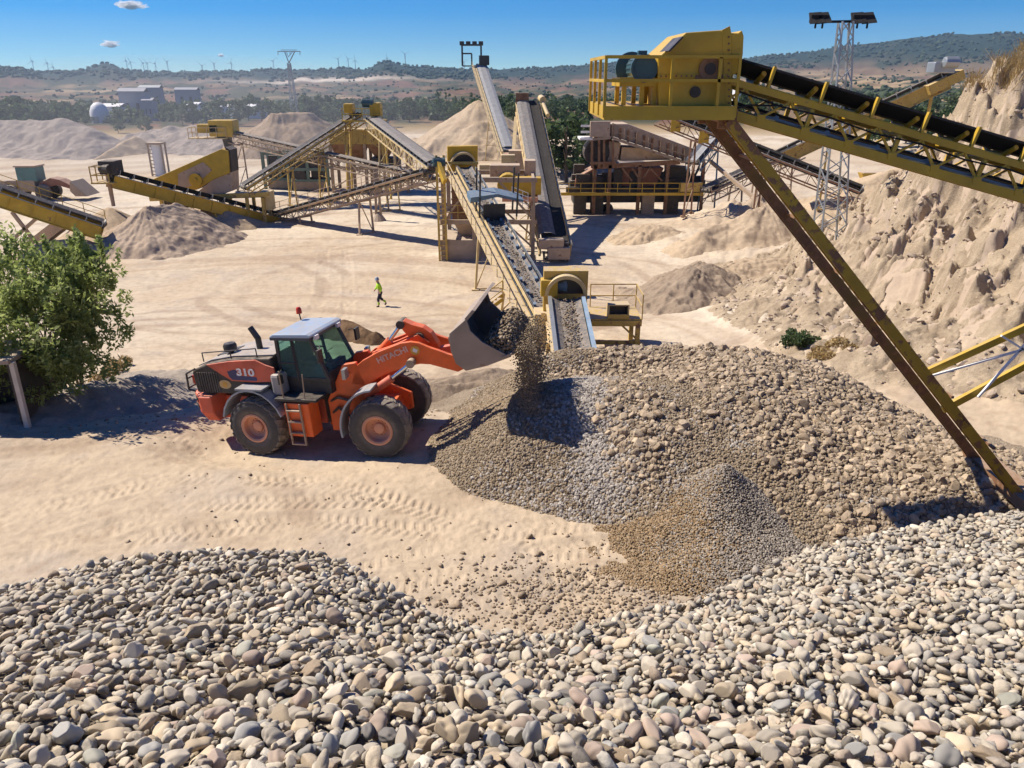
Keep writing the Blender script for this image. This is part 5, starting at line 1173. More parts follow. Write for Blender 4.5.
# ---- return conveyor end with drum hood and its side platform
def transfer():
    a = at(577, 366, 27.0); b = at(566, 300, 33.2)
    T = conveyor('short belt conveyor with round hood dipping behind the gravel heap', a, b, 1.5, .7, 'girder', 'cream', 'rubber_dusty', name='transfer_conveyor', belt_side=.16)
    d, s, n = frame_from(b-a)
    for q in (-1, 1):
        m = MB(); e = s*(q*.74)+n*.22; m.beam(a+e, b+e-d*.2, .16, .12); m.build('side_skirt', 'blue_pale' if q > 0 else 'steel', T)
    m = MB(); m.lathe([(.78, .1), (.94, .1), (.94, .4), (.78, .4)], b+n*.15, d, 20, (0, math.pi)); m.build('drum_hood', 'cream', T); m = MB(); m.prism([b+n*.15+d*.36+s*(.77*math.cos(math.pi*k/14))+n*(.77*math.sin(math.pi*k/14)) for k in range(15)], d*.03); m.build('hood_shade_disc', 'black', T)  # black half disc again paints the hood's inner shade
    m = MB(); e = b+d*.42; m.prism([e+s*.98-n*.8, e+s*.98+n*1.2, e-s*.98+n*1.2, e-s*.98-n*.8], d*.6); m.build('head_plate', 'yellow_old', T)
    g0 = gz(b.x, b.y); m = MB()
    for q in (-1, 1):
        m.beam(b+s*(q*1.0)-n*.6, V(b.x+q*1.0, b.y, g0-.1), .18, .18)
        m.beam(b+s*(q*.9)-n*.6-d*3, V(b.x+q*.9, b.y-2.6, gz(b.x, b.y-2.6)-.1), .18, .18)
    m.build('support_leg', 'cream', T)
    belt_load('grey stones lying on the short belt behind the heap', a, b, 1.5, 'brown_gravel', 22, (.05, .12), 45, .01)
    # pedestal with gearbox left of the hood
    p = at(548, 345, 33.6); q0 = gz(p.x, p.y); z1 = at(548, 285, 33.6).z
    P = thing('drive_pedestal', (p.x, 33.6, q0), 'cream pedestal with yellow gearbox and blue motor beside the round hood', 'drive unit')
    m = MB(); m.box((p.x-.1, 33.8, (q0+at(548, 312, 33.6).z)/2), 1.1, 1.2, at(548, 312, 33.6).z-q0); m.box((p.x+.1, 33.6, (z1+q0)/2), .28, .28, z1-q0); m.build('pedestal', 'cream', P, bevel=.02)
    c = at(549, 287, 33.6); m = MB(); m.box(c, .75, .6, .75); m.build('gearbox', 'yellow', P, bevel=.04); motor(P, at(559, 284, 33.8), (1, -.2, 0), .34, .8, 'blue')
    # platform
    x0, x1 = at(583, 318, 33.4).x, at(642, 318, 33.4).x; zf = at(620, 320, 33.4).z; g0 = gz((x0+x1)/2, 34)
    S = thing('service_platform', ((x0+x1)/2, 34.4, g0), 'yellow railed service platform on posts right of the round hood', 'platform')
    m = MB(); m.box(((x0+x1)/2, 34.4, zf), x1-x0, 2.0, .10); m.beam((x0, 33.4, zf-.15), (x1, 33.4, zf-.15), .12, .26); m.beam((x0, 35.4, zf-.15), (x1, 35.4, zf-.15), .12, .26); m.build('deck', 'yellow_old', S)
    for x in (x0+.1, x1-.15):
        for y in (33.45, 35.35): m = MB(); m.beam((x, y, zf-.3), (x, y, g0-.15), .20, .20); m.build('post', 'yellow_old', S)
    m = MB(); m.beam((x0, 33.5, g0+.35), (x1, 33.5, g0+.35), .12, .16); m.beam((x1-.2, 33.45, zf-.9), (x1-.9, 33.45, zf-.25), .08, .08); m.build('cross_tie', 'yellow_old', S)
    m = MB(); post_rail(m, [V(x0+.5, 35.35, zf), V(x1, 35.35, zf), V(x1, 33.4, zf)], 1.15, .05, (.6,), 1.3); m.build('handrail', 'yellow_old', S)
    c = at(618, 307, 33.7); B_ = thing('control_box', c, 'small open fronted steel box standing on the service platform', 'box'); c.z = zf+.37
    m = MB(); w_, h_, d_ = .95, .62, .6
    for q in ((0, 0, h_/2, w_, d_, .06), (0, 0, -h_/2, w_, d_, .06), (-w_/2+.03, 0, 0, .06, d_, h_-.06), (w_/2-.03, 0, 0, .06, d_, h_-.06), (0, d_/2-.03, 0, w_-.12, .05, h_-.06)): m.box(c+V(*q[:3]), *q[3:])
    m.build('casing', 'cream', B_); m = MB(); m.box(c+V(0, .05, -.02), w_-.2, .2, h_-.2); m.build('screen_panel', 'dark', B_); m = MB(); m.box(c+V(0, -.33, -.2), w_, .04, .2); m.build('lower_flap', 'yellow_old', B_)
MT['yellow_shade'] = mat('shaded_rusty_leg', (.36, .22, .035), .5, dust=.12, rust=.6, var=.2)
MT['blue_pale'] = mat('pale_blue_steel', (.22, .34, .46), .5, dust=.2)
transfer()

# ---- screening tower of brown and yellow steel
def screening_tower():
    x0, x1, y0, y1 = at(440, 215, 60).x, at(537, 215, 60).x, 60.0, 65.0; g0 = gz((x0+x1)/2, 61)
    T = thing('screening_tower', ((x0+x1)/2, 62, g0), 'dusty steel screening tower with hopper bins in the middle of the yard', 'screening tower')
    zA, zB, zC = at(470, 222, 60).z, at(470, 180, 60).z, at(440, 163, 60).z
    xm = (x0*.55+x1*.45)
    m = MB()
    for x in (x0+.3, x0+2.6, x1-.3):
        for y in (y0, y1): m.beam((x, y, g0), (x, y, zB), .30, .30)
    for z in (zA, zB):
        for y in (y0, y1): m.beam((x0, y, z), (x1, y, z), .22, .34)
        for x in (x0+.3, x1-.3): m.beam((x, y0+.1, z-.02), (x, y1-.1, z-.02), .2, .3)
    for y in (y0-.02, y1+.02): m.beam((x0+.3, y, zA), (x0+2.6, y, zB), .13, .13); m.beam((x1-.3, y, zA+.2), (x1-3, y, zB), .16, .16); m.beam((x1-.3, y, g0+1), (x1-2.5, y, zA), .14, .14)
    m.build('steel_frame', 'dustysteel', T)
    m = MB()
    for x in (x0-.1, x0+.45): m.beam((x, y0-.3, g0), (x, y0-.3, zC+.6), .16, .16)
    k = g0+.4
    while k < zC+.4: m.beam((x0-.1, y0-.3, k), (x0+.45, y0-.3, k), .05, .05); k += .4
    m.beam((x0-.3, y0, zC), (x0+3, y0, zC), .15, .2); m.build('ladder', 'yellow_old', T)
    # bins
    xa, xb = at(452, 200, 61).x, at(478, 200, 61).x; zt, zb = at(465, 184, 61).z, at(465, 220, 61).z
    m = MB(); m.box(((xa+xb)/2, 62.2, (zt+zb)/2), xb-xa, 2.8, zt-zb)
    for k in range(6): z = zb+(zt-zb)*k/5; m.beam((xa-.05, 60.76, z), (xb+.05, 60.76, z), .1, .1)
    m.build('bin', 'rusty', T)
    m = MB(); zc = at(465, 243, 61).z; xq = (xa+xb)/2+.3; m._add([(xa, 60.9, zb-.02), (xb, 60.9, zb-.02), (xb, 63.5, zb-.02), (xa, 63.5, zb-.02), (xq-.5, 61.8, zc), (xq+.5, 61.8, zc), (xq+.5, 62.7, zc), (xq-.5, 62.7, zc)], [(0, 1, 2, 3), (7, 6, 5, 4), (0, 4, 5, 1), (1, 5, 6, 2), (2, 6, 7, 3), (3, 7, 4, 0)]); m.build('hopper', 'tanplate', T)
    # plinth
    m = MB(); m.box(((x0+at(480, 250, 60).x)/2, 62, g0+.75), at(480, 250, 60).x-x0, 4.4, 1.7); m.build('plinth', 'concrete', T)
    m = MB(); p, q = at(452, 238, 62), at(487, 226, 64); m.beam(p, q, 1.2, .35); m.build('discharge_belt', 'dark', T)
    # upper deck clutter: yellow screen box, red and orange guards
    c = at(508, 184, 62.5); m = MB(); m.tube(c+V(0, -.8, 0), c+V(0, .8, 0), .85, 18); m.box(c+V(1.4, 0, -.1), 2.4, 1.5, 1.3); sb = m.build('screen_drive', 'yellow', T, bevel=.05)
    c = at(520, 198, 62); m = MB(); m.box(c, 2.8, 1.6, .35); m.build('orange_guard', 'rimorange', T)
    m = MB(); x_, X_ = at(512, 200, 60).x, at(528, 205, 60).x; post_rail(m, [V(x_, 60, zB-1.7), V(X_, 60.2, zB-2.2)], 1.2, .05, (.3, .6, .9), .45); m.build('white_rail', 'white', T)
    m = MB(); post_rail(m, [V(x0, y0-.1, zA+.2), V(at(476, 210, 60).x, y0-.1, zA+.2)], 1.1, .05, (.55,), 1.2); m.build('handrail', 'yellow_old', T)
    m = MB(); c = at(505, 170, 64); m.box(c, 2.4, 1.6, .9); m.box(c+V(2.0, 0, .1), .9, 1.4, 1.4); m.build('screen_casing', 'tanplate', T, bevel=.05)
    c = at(499, 164, 70); m = MB(); m.box(c+V(-.5, 0, -.4), 2.4, 1.6, .8); m.box(c+V(.8, 0, .4), 1.2, 1.0, .8); m.build('dust_box', 'cream', T, bevel=.04)
    c = at(519, 163, 77); m = MB(); m.box(c, 2.0, 1.6, 2.4); m.build('white_bin', 'tanplate', T); m = MB(); m.box(c+V(-1.2, 0, -.2), .4, 1.6, 2.2); m.build('red_bin_side', 'brownred', T)
    m = MB(); p, q = at(516, 118, 84), at(513, 160, 79); m.beam(p, q, .35, .35); m.beam(p+V(.9, 0, 0), q+V(.9, 0, 0), .2, .2); m.build('chute_frame', 'cream', T)
screening_tower()

# ---- the broad twin conveyor in the middle
def twin():
    a = at(556, 243, 59.5); b = at(528, 101, 84)
    T = conveyor('broad twin conveyor, pale left strip beside dark right strip, rising away in the middle', a, b, 2.3, .9, 'girder', 'cream', 'rubber', name='twin_conveyor', legs=((.35, .4, None), (.7, .6, None)), cover=('left', .04, .99, 'greybelt'), belt_side=.1)  # left half carries a paler sheet than the right
    d, s, n = frame_from(b-a); m = MB(); m.box(b-s*.6+n*.3, 1.3, 1.0, 1.0); m.build('head_box', 'rusty', T); m = MB(); m.tube(b+s*1.3+n*.3, b+s*1.4-d*1.2+n*.6, .35, 10); m.tube(b+s*1.4+n*.3-d*1.2, b+s*1.7-d*3.4, .2, 10); m.build('hose_arch', 'cream', T, smooth=True)
    m = MB(); m.box(a-d*.2-s*.4+n*.1, 1.9, .9, .7); m.box(a-d*.3+s*.2-n*.6, 1.7, 1.6, .9); m.build('tail_chute', 'tanplate', T, bevel=.04)
    g0 = gz(a.x, a.y); m = MB()
    for q in (-1, 1): m.beam(a+s*(q*.9)-n*.8, V(a.x+q*.9, a.y-.2, g0-.1), .16, .16)
    for k in range(4): z = g0+.3+k*.45; m.beam((a.x-.9, a.y-.4, z), (a.x+.9, a.y-.4, z), .06, .12)
    m.build('tail_frame', 'dark', T)
twin()

# ---- far stacker over the pale cone, with a rack of lamps
def stacker():
    b = at(481, 64, 150); a = at(509, 150, 124)
    T = conveyor('tall far stacking conveyor with a lamp rack above the pale sand cone', a, b, 1.9, 1.0, 'girder', 'cream', 'steelblue', name='stacking_conveyor', cover=('all', .02, .97, 'steelblue'), legs=((.45, .8, None),), walkway=-1)
    l, r, y = at(462, 45, 150), at(481, 45, 150), 150; m = MB(); zb = at(470, 66, 150).z
    m.beam((l.x, y, zb), (l.x, y, l.z), .3, .3); m.beam((r.x, y, zb), (r.x, y, l.z), .3, .3); m.beam((l.x, y, l.z), (r.x, y, l.z), .3, .3); m.beam((l.x, y, l.z-1.4), ((l.x+r.x)/2, y, l.z-1.4), .25, .25); m.beam(((l.x+r.x)/2, y, l.z-1.4), ((l.x+r.x)/2, y, zb), .25, .25); m.beam((l.x, y, zb), (r.x, y, zb), .2, .2); m.build('lamp_frame', 'black', T)
    for k in range(4): m = MB(); m.box((l.x+(r.x-l.x)*(k/3), y-.3, l.z+.25), .8, .5, .7); m.build('floodlight', 'black', T, bevel=.05)
    m = MB(); m.box(b+V(.6, -.5, .6), 1.8, 1.6, 1.6); m.build('drive_unit', 'black', T, bevel=.08)
MT['steelblue'] = mat('sky_lit_cover', (.24, .265, .29), .6, dust=.25, spec=.2)
stacker()

# ---- the left hand plant
def left_plant():
    # A: yellow girder conveyor dropping sand on its cone
    a, b = at(276, 215, 79), at(112, 173, 68)
    T = conveyor('long yellow girder conveyor pouring sand from its left end', a, b, 1.3, .95, 'girder', 'yellow', 'rubber', name='sand_conveyor', legs=((.42, .5, None), (.05, .2, None)), belt_side=.35)
    m = MB(); m.box(b+V(0, 0, .5), 1.4, 1.5, 1.1); m.tube(b+V(-.6, -.5, .4), b+V(.3, -.8, .4), .4, 12); m.build('drive_head', 'dark', T, bevel=.05)
    m = MB(); p0 = b+V(-1.4, -.9, -.7); post_rail(m, [p0+V(0, 1.9, 0), p0, p0+V(1.5, 0, 0)], 1.3, .08, (.6,), 1.2); m.box(p0+V(.9, .9, -.05), 2, 1.9, .12); m.build('head_platform', 'yellow_old', T)
    sand = b+V(-.3, 0, 0); zb = at(109, 206, 68).z; m = MB(); m.tube((sand.x-.1, sand.y, sand.z+.1), (sand.x-.1, sand.y, zb), .20, 10, .16); s = m.build('falling_sand', 'sandflow', smooth=True); tag(s, 'thin column of sand falling from the left conveyor head', 'falling sand', kind='stuff')
    # screen box
    Y = 76; sp = [at(*q, Y) for q in ((151, 180), (221, 149), (228, 151), (229.5, 173), (214, 179), (196, 190), (166, 190))]
    g0 = gz(sp[3].x, Y); S = thing('screen_plant', (at(195, 190, Y).x, Y+1, g0), 'dusty yellow inclined screen box with round flywheel on a steel stand', 'screen')
    m = MB(); m.prism(sp, (0, 2.4, 0)); m.build('screen_box', 'yellow', S, bevel=.04)
    m = MB(); m.prism([at(*q, Y-.04) for q in ((178, 174), (203, 162), (212, 170), (197, 184), (178, 190))], (0, .04, 0)); m.build('side_plate', 'tanplate', S)
    c = at(196, 180, Y-.1); m = MB(); m.tube(c-V(0, .2, 0), c, .62, 24); m.tube(c-V(0, .3, 0), c, .2, 12); m.build('flywheel', 'yellow', S)
    m = MB(); m.prism([at(*q, Y+.1) for q in ((195, 194), (212, 180), (231, 172), (232, 191), (224, 194))], (0, 2.2, 0)); m.build('lower_hopper', 'tanplate', S, bevel=.03)
    m = MB(); m.prism([at(*q, Y+.2) for q in ((225, 147), (230, 150), (232, 172), (229, 172))], (0, 2.0, 0)); m.build('feed_chute', 'dark', S)
    m = MB()
    for px in (160, 190, 222, 246, 262):
        p = at(px, 198, Y); 
        for y in (Y+.2, Y+2.2): m.beam((p.x, y, p.z), (p.x, y, gz(p.x, y)-.1), .28, .28)
    m.beam(at(150, 199, Y), at(268, 194, Y), .3, .4); m.beam(at(150, 199, Y+2.3), at(268, 195, Y+2.3), .3, .4); m.build('stand', 'yellow_old', S)
    m = MB(); m.box(at(268, 200, Y+1), 1.0, 1.2, 1.8); m.build('tail_chute', 'cream', S)
    m = MB(); r_ = random.Random(4)
    for k in range(14): m.box(at(r_.uniform(165, 215), r_.uniform(200, 212), Y+r_.uniform(.2, 2)), r_.uniform(.3, 1.2), .6, r_.uniform(.3, 1.0))
    m.build('dark_clutter', 'dark', S)
    # B: long lattice conveyor with yellow head housing
    b, a = at(232, 132, 100), at(432, 177, 79)
    T = conveyor('long dusty lattice conveyor with yellow drive head above the screen box', a, b, 1.3, 1.0, 'lattice', 'dustysteel', 'rubber_dusty', name='lattice_conveyor', legs=((.22, .3, None), (.97, .2, None)))
    m = MB(); c = at(224, 128, 100); m.box(c, 3.0, 2.4, 1.9); m.box(c+V(-1.6, -.6, 0), 2.6, 1.2, 1.0); m.build('drive_housing', 'yellow', T, bevel=.12)
    m = MB(); m.box(c+V(-1.8, 0, -1.15), 4.6, 2.6, .12); post_rail(m, [c+V(-4, 1.2, -1.1), c+V(-4, -1.3, -1.1), c+V(.6, -1.3, -1.1)], 1.2, .07, (.6,), 1.1); m.build('platform', 'cream', T)
    m = MB(); m.beam(c+V(.2, 0, -1.2), c+V(.6, 0, -3.8), .9, .9); m.build('drop_chute', 'dark', T)
    # C: low dusty conveyor
    a, b = at(274, 213, 80), at(428, 169, 66)
    conveyor('low dust coated conveyor climbing to the screening tower over open ground', a, b, 1.3, .8, 'lattice', 'tanplate', 'rubber_dusty', name='low_conveyor', legs=((.22, .1, None), (.62, .2, None)), rails=0, walkway=1)
    # D, E: the two arms of the peak
    a, b = at(243, 186, 84), at(357, 113, 92)
    conveyor('dark belted conveyor climbing to the left side of the peak', a, b, 1.5, .9, 'lattice', 'yellow_old', 'greybelt', name='rising_conveyor', legs=((.35, .4, None), (.62, .6, None)), belt_side=.2)
    b2, a2 = at(371, 117, 91), at(436, 165, 66)
    T = conveyor('grey belted conveyor sloping from the peak down to the tower', a2, b2, 1.4, 1.0, 'lattice', 'cream', 'greybelt', name='sloping_conveyor', legs=((.72, .4, None),), cover=('all', .02, .9, 'greybelt'))
    c = at(364, 112, 91.5); P = thing('transfer_station', (c.x, c.y, gz(c.x, c.y)), 'yellow drive head platform joining the two conveyors at the peak', 'drive head')
    m = MB(); m.box(c+V(0, 0, -.9), 4.6, 2.6, .15); post_rail(m, [c+V(-2.2, -1.3, -.8), c+V(2.2, -1.3, -.8)], 1.2, .08, (.6,), 1.1); m.build('platform', 'yellow', P); m = MB(); m.box(c+V(-1.6, 0, .4), 1.0, 1.6, 1.0); m.build('gear_case', 'yellow', P, bevel=.1); m = MB(); m.box(c+V(1.4, -.2, .3), 1.2, 1.6, 1.4); m.build('gear_case', 'yellow', P, bevel=.1)
    motor(P, c+V(.6, -.6, 1.0), (1, 0, 0), .45, 1.2)
    m = MB()
    for x in (-1.9, 1.9):
        for y in (-1, 1): m.beam(c+V(x, y, -1), V(c.x+x*1.2, c.y+y*1.4, gz(c.x, c.y)-.1), .2, .2)
    m.beam(c+V(-2, -1, -4), c+V(2, -1, -1.2), .1, .1); m.beam(c+V(2, -1, -4), c+V(-2, -1, -1.2), .1, .1); m.build('trestle', 'yellow_old', P)
    # hopper bins
    Y = 100; H = thing('storage_hopper', (at(366, 150, Y).x, Y, gz(at(366, 150, Y).x, Y)), 'row of faded yellow storage hoppers on tall dusty legs behind the conveyors', 'hopper')
    xs = [at(px, 140, Y).x for px in (333, 349, 367, 396)]; zt, zm, zb = at(366, 129, Y).z, at(366, 143, Y).z, at(366, 160, Y).z
    for x0, x1 in zip(xs[:-1], xs[1:]):
        x0 += .08; x1 -= .08; m = MB(); m.box(((x0+x1)/2, Y, (zt+zm)/2), x1-x0, 4, zt-zm)
        for k in range(4): q = x0+(x1-x0)*k/3; m.beam((q, Y-2.06, zm), (q, Y-2.06, zt), .12, .12)
        m.beam((x0, Y-2.1, zt), (x1, Y-2.1, zt), .2, .2); xc = (x0+x1)/2
        bn = m.build('bin', 'yellow_old', H); m = MB(); m._add([(x0, Y-2, zm-.02), (x1, Y-2, zm-.02), (x1, Y+2, zm-.02), (x0, Y+2, zm-.02), (xc-.5, Y-.5, zb), (xc+.5, Y-.5, zb), (xc+.5, Y+.5, zb), (xc-.5, Y+.5, zb)], [(0, 1, 2, 3), (7, 6, 5, 4), (0, 4, 5, 1), (1, 5, 6, 2), (2, 6, 7, 3), (3, 7, 4, 0)]); m.build('cone', 'rusty', bn)
    for x in xs+[at(408, 140, Y).x]:
        m = MB()
        for y in (Y-1.9, Y+1.9): m.beam((x, y, zm), (x, y, gz(x, y)-.1), .35, .35)
        m.beam((x, Y-1.9, zb), (x, Y+1.9, zb-1.5), .15, .15); m.build('leg', 'dustysteel', H)
    m = MB(); z = zb-.8; m.beam((xs[0], Y-1.9, z), (at(408, 140, Y).x, Y-1.9, z), .3, .4); m.beam((xs[0], Y-1.9, z-2.4), (xs[2], Y-1.9, z), .15, .15); m.beam((xs[3], Y-1.9, z), (at(408, 140, Y).x, Y-1.9, zm), .15, .15); m.build('tie_beam', 'dustysteel', H)
    m = MB(); m.box(at(386, 163, Y), 3.4, 3, 1.4); m.build('feeder_box', 'dark', H)
    # green mill frames behind
    for k, (px, Y, w_, lab) in enumerate(((285, 106, 4.2, 'green framed machine standing left of the hopper legs'), (312, 104, 5.0, 'larger dusty green crusher frame beside the hopper legs'))):
        g = gp(px, 190 if k else 188); G = thing('crusher_frame', g, lab, 'crusher'); h_ = 4.6
        m = MB()
        for x in (-w_/2, 0, w_/2):
            for y in (-1.2, 1.2): m.beam(g+V(x, y, -.1), g+V(x, y, h_), .35, .35)
        for z in (1.2, 2.6, 4.4): m.beam(g+V(-w_/2, -1.2, z), g+V(w_/2, -1.2, z), .3, .35); m.beam(g+V(-w_/2, 1.2, z), g+V(w_/2, 1.2, z), .3, .35)
        m.build('steel_frame', 'green', G); m = MB(); m.box(g+V(0, 0, 3.4), w_*.7, 2.1, 1.5); m.tube(g+V(-w_*.2, -1.3, 1.9), g+V(-w_*.2, 1.0, 1.9), .75, 14); m.box(g+V(w_*.2, 0, 2.0), 1.4, 1.8, 1.2); m.build('machine_body', 'dark', G, bevel=.05); m = MB(); m.box(g+V(0, -1.0, .6), w_*.8, .8, 1.0); m.build('catch_bin', 'dustysteel', G)
    # slender post trestle in the open
    g = gp(379, 221); K = thing('support_post', g, 'single dusty steel post with flared foot carrying the lattice conveyor', 'post'); m = MB(); zt = at(377, 168, g.y).z; m.beam(g+V(-.25, 0, 0), V(g.x-.1, g.y, zt), .2, .3); m.beam(g+V(.25, 0, 0), V(g.x+.1, g.y, zt), .2, .3); m.build('shaft', 'dustysteel', K); m = MB(); m.lathe([(.05, .9), (.3, .7), (.8, 0), (.0, 0)], g-V(0, 0, .05), (0, 0, 1), 12); m.build('foot', 'concrete', K)
    # silo
    g = gp(161, 176); zt = at(161, 144, g.y).z; Z = thing('silo', g, 'slim silver upright tank with corner ladder among the spoil banks', 'tank'); m = MB(); w_ = at(168, 150, g.y).x-at(155, 150, g.y).x
    m.tube(g, V(g.x, g.y, zt), w_*.42, 16); m.build('tank', 'white', Z, smooth=True); m = MB()
    for q in (-1, 1): m.beam(g+V(q*w_*.5, -.6, 0), V(g.x+q*w_*.5, g.y-.6, zt), .2, .2); m.beam(g+V(q*w_*.5, .8, 0), V(g.x+q*w_*.5, g.y+.8, zt), .2, .2)
    for k in range(9): z = g.z+(zt-g.z)*(k+.5)/9; m.beam((g.x-w_*.5, g.y-.6, z), (g.x-w_*.2, g.y-.6, z), .12, .12)
    m.box(V(g.x, g.y, zt+.1), w_*1.1, 2, .25); m.build('ladder_frame', 'dustysteel', Z)
    # L: cut off conveyor at the left edge
    b, a = at(-60, 168, 60), at(104, 223, 63)
    conveyor('yellow girder conveyor entering from the left edge above a leaning chute', a, b, 1.4, 1.0, 'girder', 'yellow', 'rubber_dusty', name='edge_conveyor', walkway=1, belt_side=.2)
    g = gp(22, 243); K = thing('brace_frame', g, 'crossed dusty braces and leaning chute under the left edge conveyor', 'support'); m = MB(); Y = g.y
    m.beam(at(12, 212, Y), at(36, 243, Y), .25, .25); m.beam(at(38, 217, Y), at(10, 242, Y), .25, .25); m.beam(at(-8, 212, Y), at(-4, 244, Y), .25, .25); m.build('brace', 'dustysteel', K); m = MB(); m.beam(at(66, 221, Y), at(32, 247, Y), 1.6, .9); m.build('chute', 'tanplate', K)
    # distant second loader
    g = gp(38, 199); Q = thing('distant_loader', g, 'small red loader with green cab half hidden behind the left conveyor', 'loader')
    m = MB(); m.box(g+V(-1.2, 0, 1.6), 3.6, 2, 1.3); m.box(g+V(-3, 0, 1.7), 1, 2.2, 1); m.build('rear_body', 'dustysteel', Q, bevel=.1); m = MB(); m.box(g+V(-.2, 0, 2.9), 2.3, 1.9, 1.6); cb = m.build('cab', 'cabteal', Q, bevel=.08); m = MB(); m.box(g+V(-.2, 0, 3.8), 2.5, 2.1, .18); m.build('cab_roof', 'tanplate', cb, bevel=.04)
    m = MB(); m.prism([g+V(1, -.8, 1.9), g+V(2.4, -.8, 2.5), g+V(3.4, -.8, 2.3), g+V(5.0, -.8, 1.5), g+V(5.0, -.8, 1.1), g+V(3.0, -.8, 1.7), g+V(1, -.8, 1.2)], (0, 1.6, 0)); m.build('boom', 'brownred', Q, bevel=.05)
    m = MB(); m.prism([g+V(5.0, -1.5, 2.2), g+V(4.8, -1.5, 1.1), g+V(5.3, -1.5, .5), g+V(6.7, -1.5, .5)], (0, 3.0, 0)); m.build('bucket', 'dustysteel', Q, bevel=.03)
    for x in (-2.2, 1.5):
        for y in (-1.1, 1.1): m = MB(); m.tube(g+V(x, y-.33, .88), g+V(x, y+.33, .88), .88, 20); m.build('wheel', 'tyre', Q, bevel=.08)
MT['sandflow'] = mat('falling_sand', (.42, .31, .22), .95, dust=0, bump=.4); MT['cabteal'] = mat('dusty_teal_cab', (.07, .17, .16), .4, dust=.3)
left_plant()

# ---- the big rust coloured crushing plant right of centre
def crusher_plant():
    Y = 82.0; W = lambda px, py, y=Y: at(px, py, y)
    g0 = gz(W(640, 205).x, Y+2); zg = g0
    T = thing('crushing_plant', (W(645, 205).x, Y+3, g0), 'large rusty crushing and screening plant with yellow railed catwalk', 'crusher')
    # inclined screen deck box with ribs
    m = MB(); sp = [W(*q) for q in ((594, 139), (594, 124), (612, 124), (628, 124), (694, 149), (697, 165), (684, 160), (612, 136))]; m.prism(sp, (0, 4.0, 0)); sc = m.build('screen_box', 'tanplate', T, bevel=.03)
    m = MB()
    for k in range(11):
        f = k/10; p = W(612, 125)+(W(692, 150)-W(612, 125))*f; q = W(612, 137)+(W(690, 163)-W(612, 137))*f; m.beam(p-V(0, .12, 0), q-V(0, .12, 0), .2, .24)
    m.build('rib', 'rusty', sc)
    m = MB(); m.beam(W(590, 139.5, Y-.3), W(612, 137.5, Y-.3), .3, .25); m.beam(W(611, 137.5, Y-.3), W(681, 161, Y-.3), .3, .28); m.beam(W(681, 162, Y-.3), W(705, 161, Y-.3), .3, .25); m.build('side_beam', 'dustysteel', T)
    m = MB()
    for z in (126, 132, 138): m.beam(W(581, z), W(592, z), .12, .2); m.beam(W(581, z, Y+2), W(592, z, Y+2), .12, .2)
    m.box(W(585, 138, Y+1), 1.3, 3, .2); m.build('end_cage', 'white', T)
    m = MB(); m.box(W(600, 129, Y-.2), 2.0, .5, 1.5); m.build('feed_plate', 'tanplate', T, bevel=.03)
    # body below: panels, hopper
    m = MB(); m.prism([W(*q, Y+.4) for q in ((609, 141), (621, 143), (617, 163), (607, 166))], (0, 3.0, 0)); m.build('column_plate', 'tanplate', T, bevel=.03)
    m = MB(); m.prism([W(*q, Y+.5) for q in ((622, 147), (640, 148), (672, 160), (620, 161))], (0, 3.0, 0)); m.build('side_panel', 'panelsand', T, bevel=.03)
    m = MB(); c = W(596, 152, Y+1.2); m.tube(c-V(0, 1.0, 0), c+V(0, 1.4, 0), 1.3, 24); m.build('flywheel', 'dark', T); c = W(606, 152, Y+1.8); m = MB(); m.tube(c-V(0, 1.0, 0), c+V(0, 1.4, 0), 1.35, 24); m.build('flywheel', 'rusty', T)
    m = MB(); m.beam(W(594, 167), W(680, 162), .35, .45); m.beam(W(594, 167, Y+4), W(680, 162, Y+4), .35, .45)
    for px in (595, 610, 640, 668): m.beam(W(px, 165), V(W(px, 165).x, Y, g0), .35, .35); m.beam(W(px, 165, Y+4), V(W(px, 165, Y+4).x, Y+4, g0), .35, .35)
    for p, q in ((622, 632), (632, 641), (641, 650), (650, 662)): m.beam(W(p, 168 if p % 2 == 0 else 181, Y-.15), W(q, 181 if p % 2 == 0 else 168, Y-.15), .18, .18)
    m.build('main_frame', 'rusty', T)
    m = MB(); m.prism([W(*q, Y+.8) for q in ((618, 168), (664, 168), (656, 186), (622, 186))], (0, 2.4, 0)); m.build('crusher_body', 'brownred', T, bevel=.06)
    m = MB(); m.prism([W(*q, Y+.8) for q in ((576, 178), (594, 168), (598, 188), (574, 188))], (0, 2.6, 0)); m.build('engine_hood', 'brownred', T, bevel=.08)
    m = MB(); m.prism([W(*q, Y+1) for q in ((570, 181), (592, 179), (594, 190), (570, 190))], (0, 2.8, 0)); m.build('engine_block', 'dark', T, bevel=.05); m = MB(); m.prism([W(*q, Y+1) for q in ((668, 166), (690, 168), (692, 190), (668, 190))], (0, 2.2, 0)); m.build('engine_block', 'dark', T, bevel=.05)
    m = MB(); r_ = random.Random(12); m.beam(W(572, 187, Y+2), W(700, 185, Y+2), 1.6, 1.2)  # dark clutter added to deepen the shade under the deck
    for k in range(34):
        px = r_.uniform(574, 698); w_ = r_.uniform(.5, 1.5); p = W(px, 186, Y+2); h_ = r_.uniform(.5, 2.2); m.box(p+V(0, r_.uniform(-1.2, .6), h_*.5), w_, .7, h_)
    for k in range(14): px = r_.uniform(612, 698); p = W(px, 186, Y+1.2); m.tube(p, p+V(r_.uniform(-1.5, 1.5), 0, r_.uniform(1.0, 2.4)), .09, 6)
    m.build('dark_clutter', 'dark', T)
    m = MB(); m.beam(W(572, 196, Y+2.2), W(700, 195, Y+2.2), 2.4, 1.1); m.build('shade_mass', 'dark', T)  # added dark block, fills in the shadow mass beneath the plant
    m = MB()
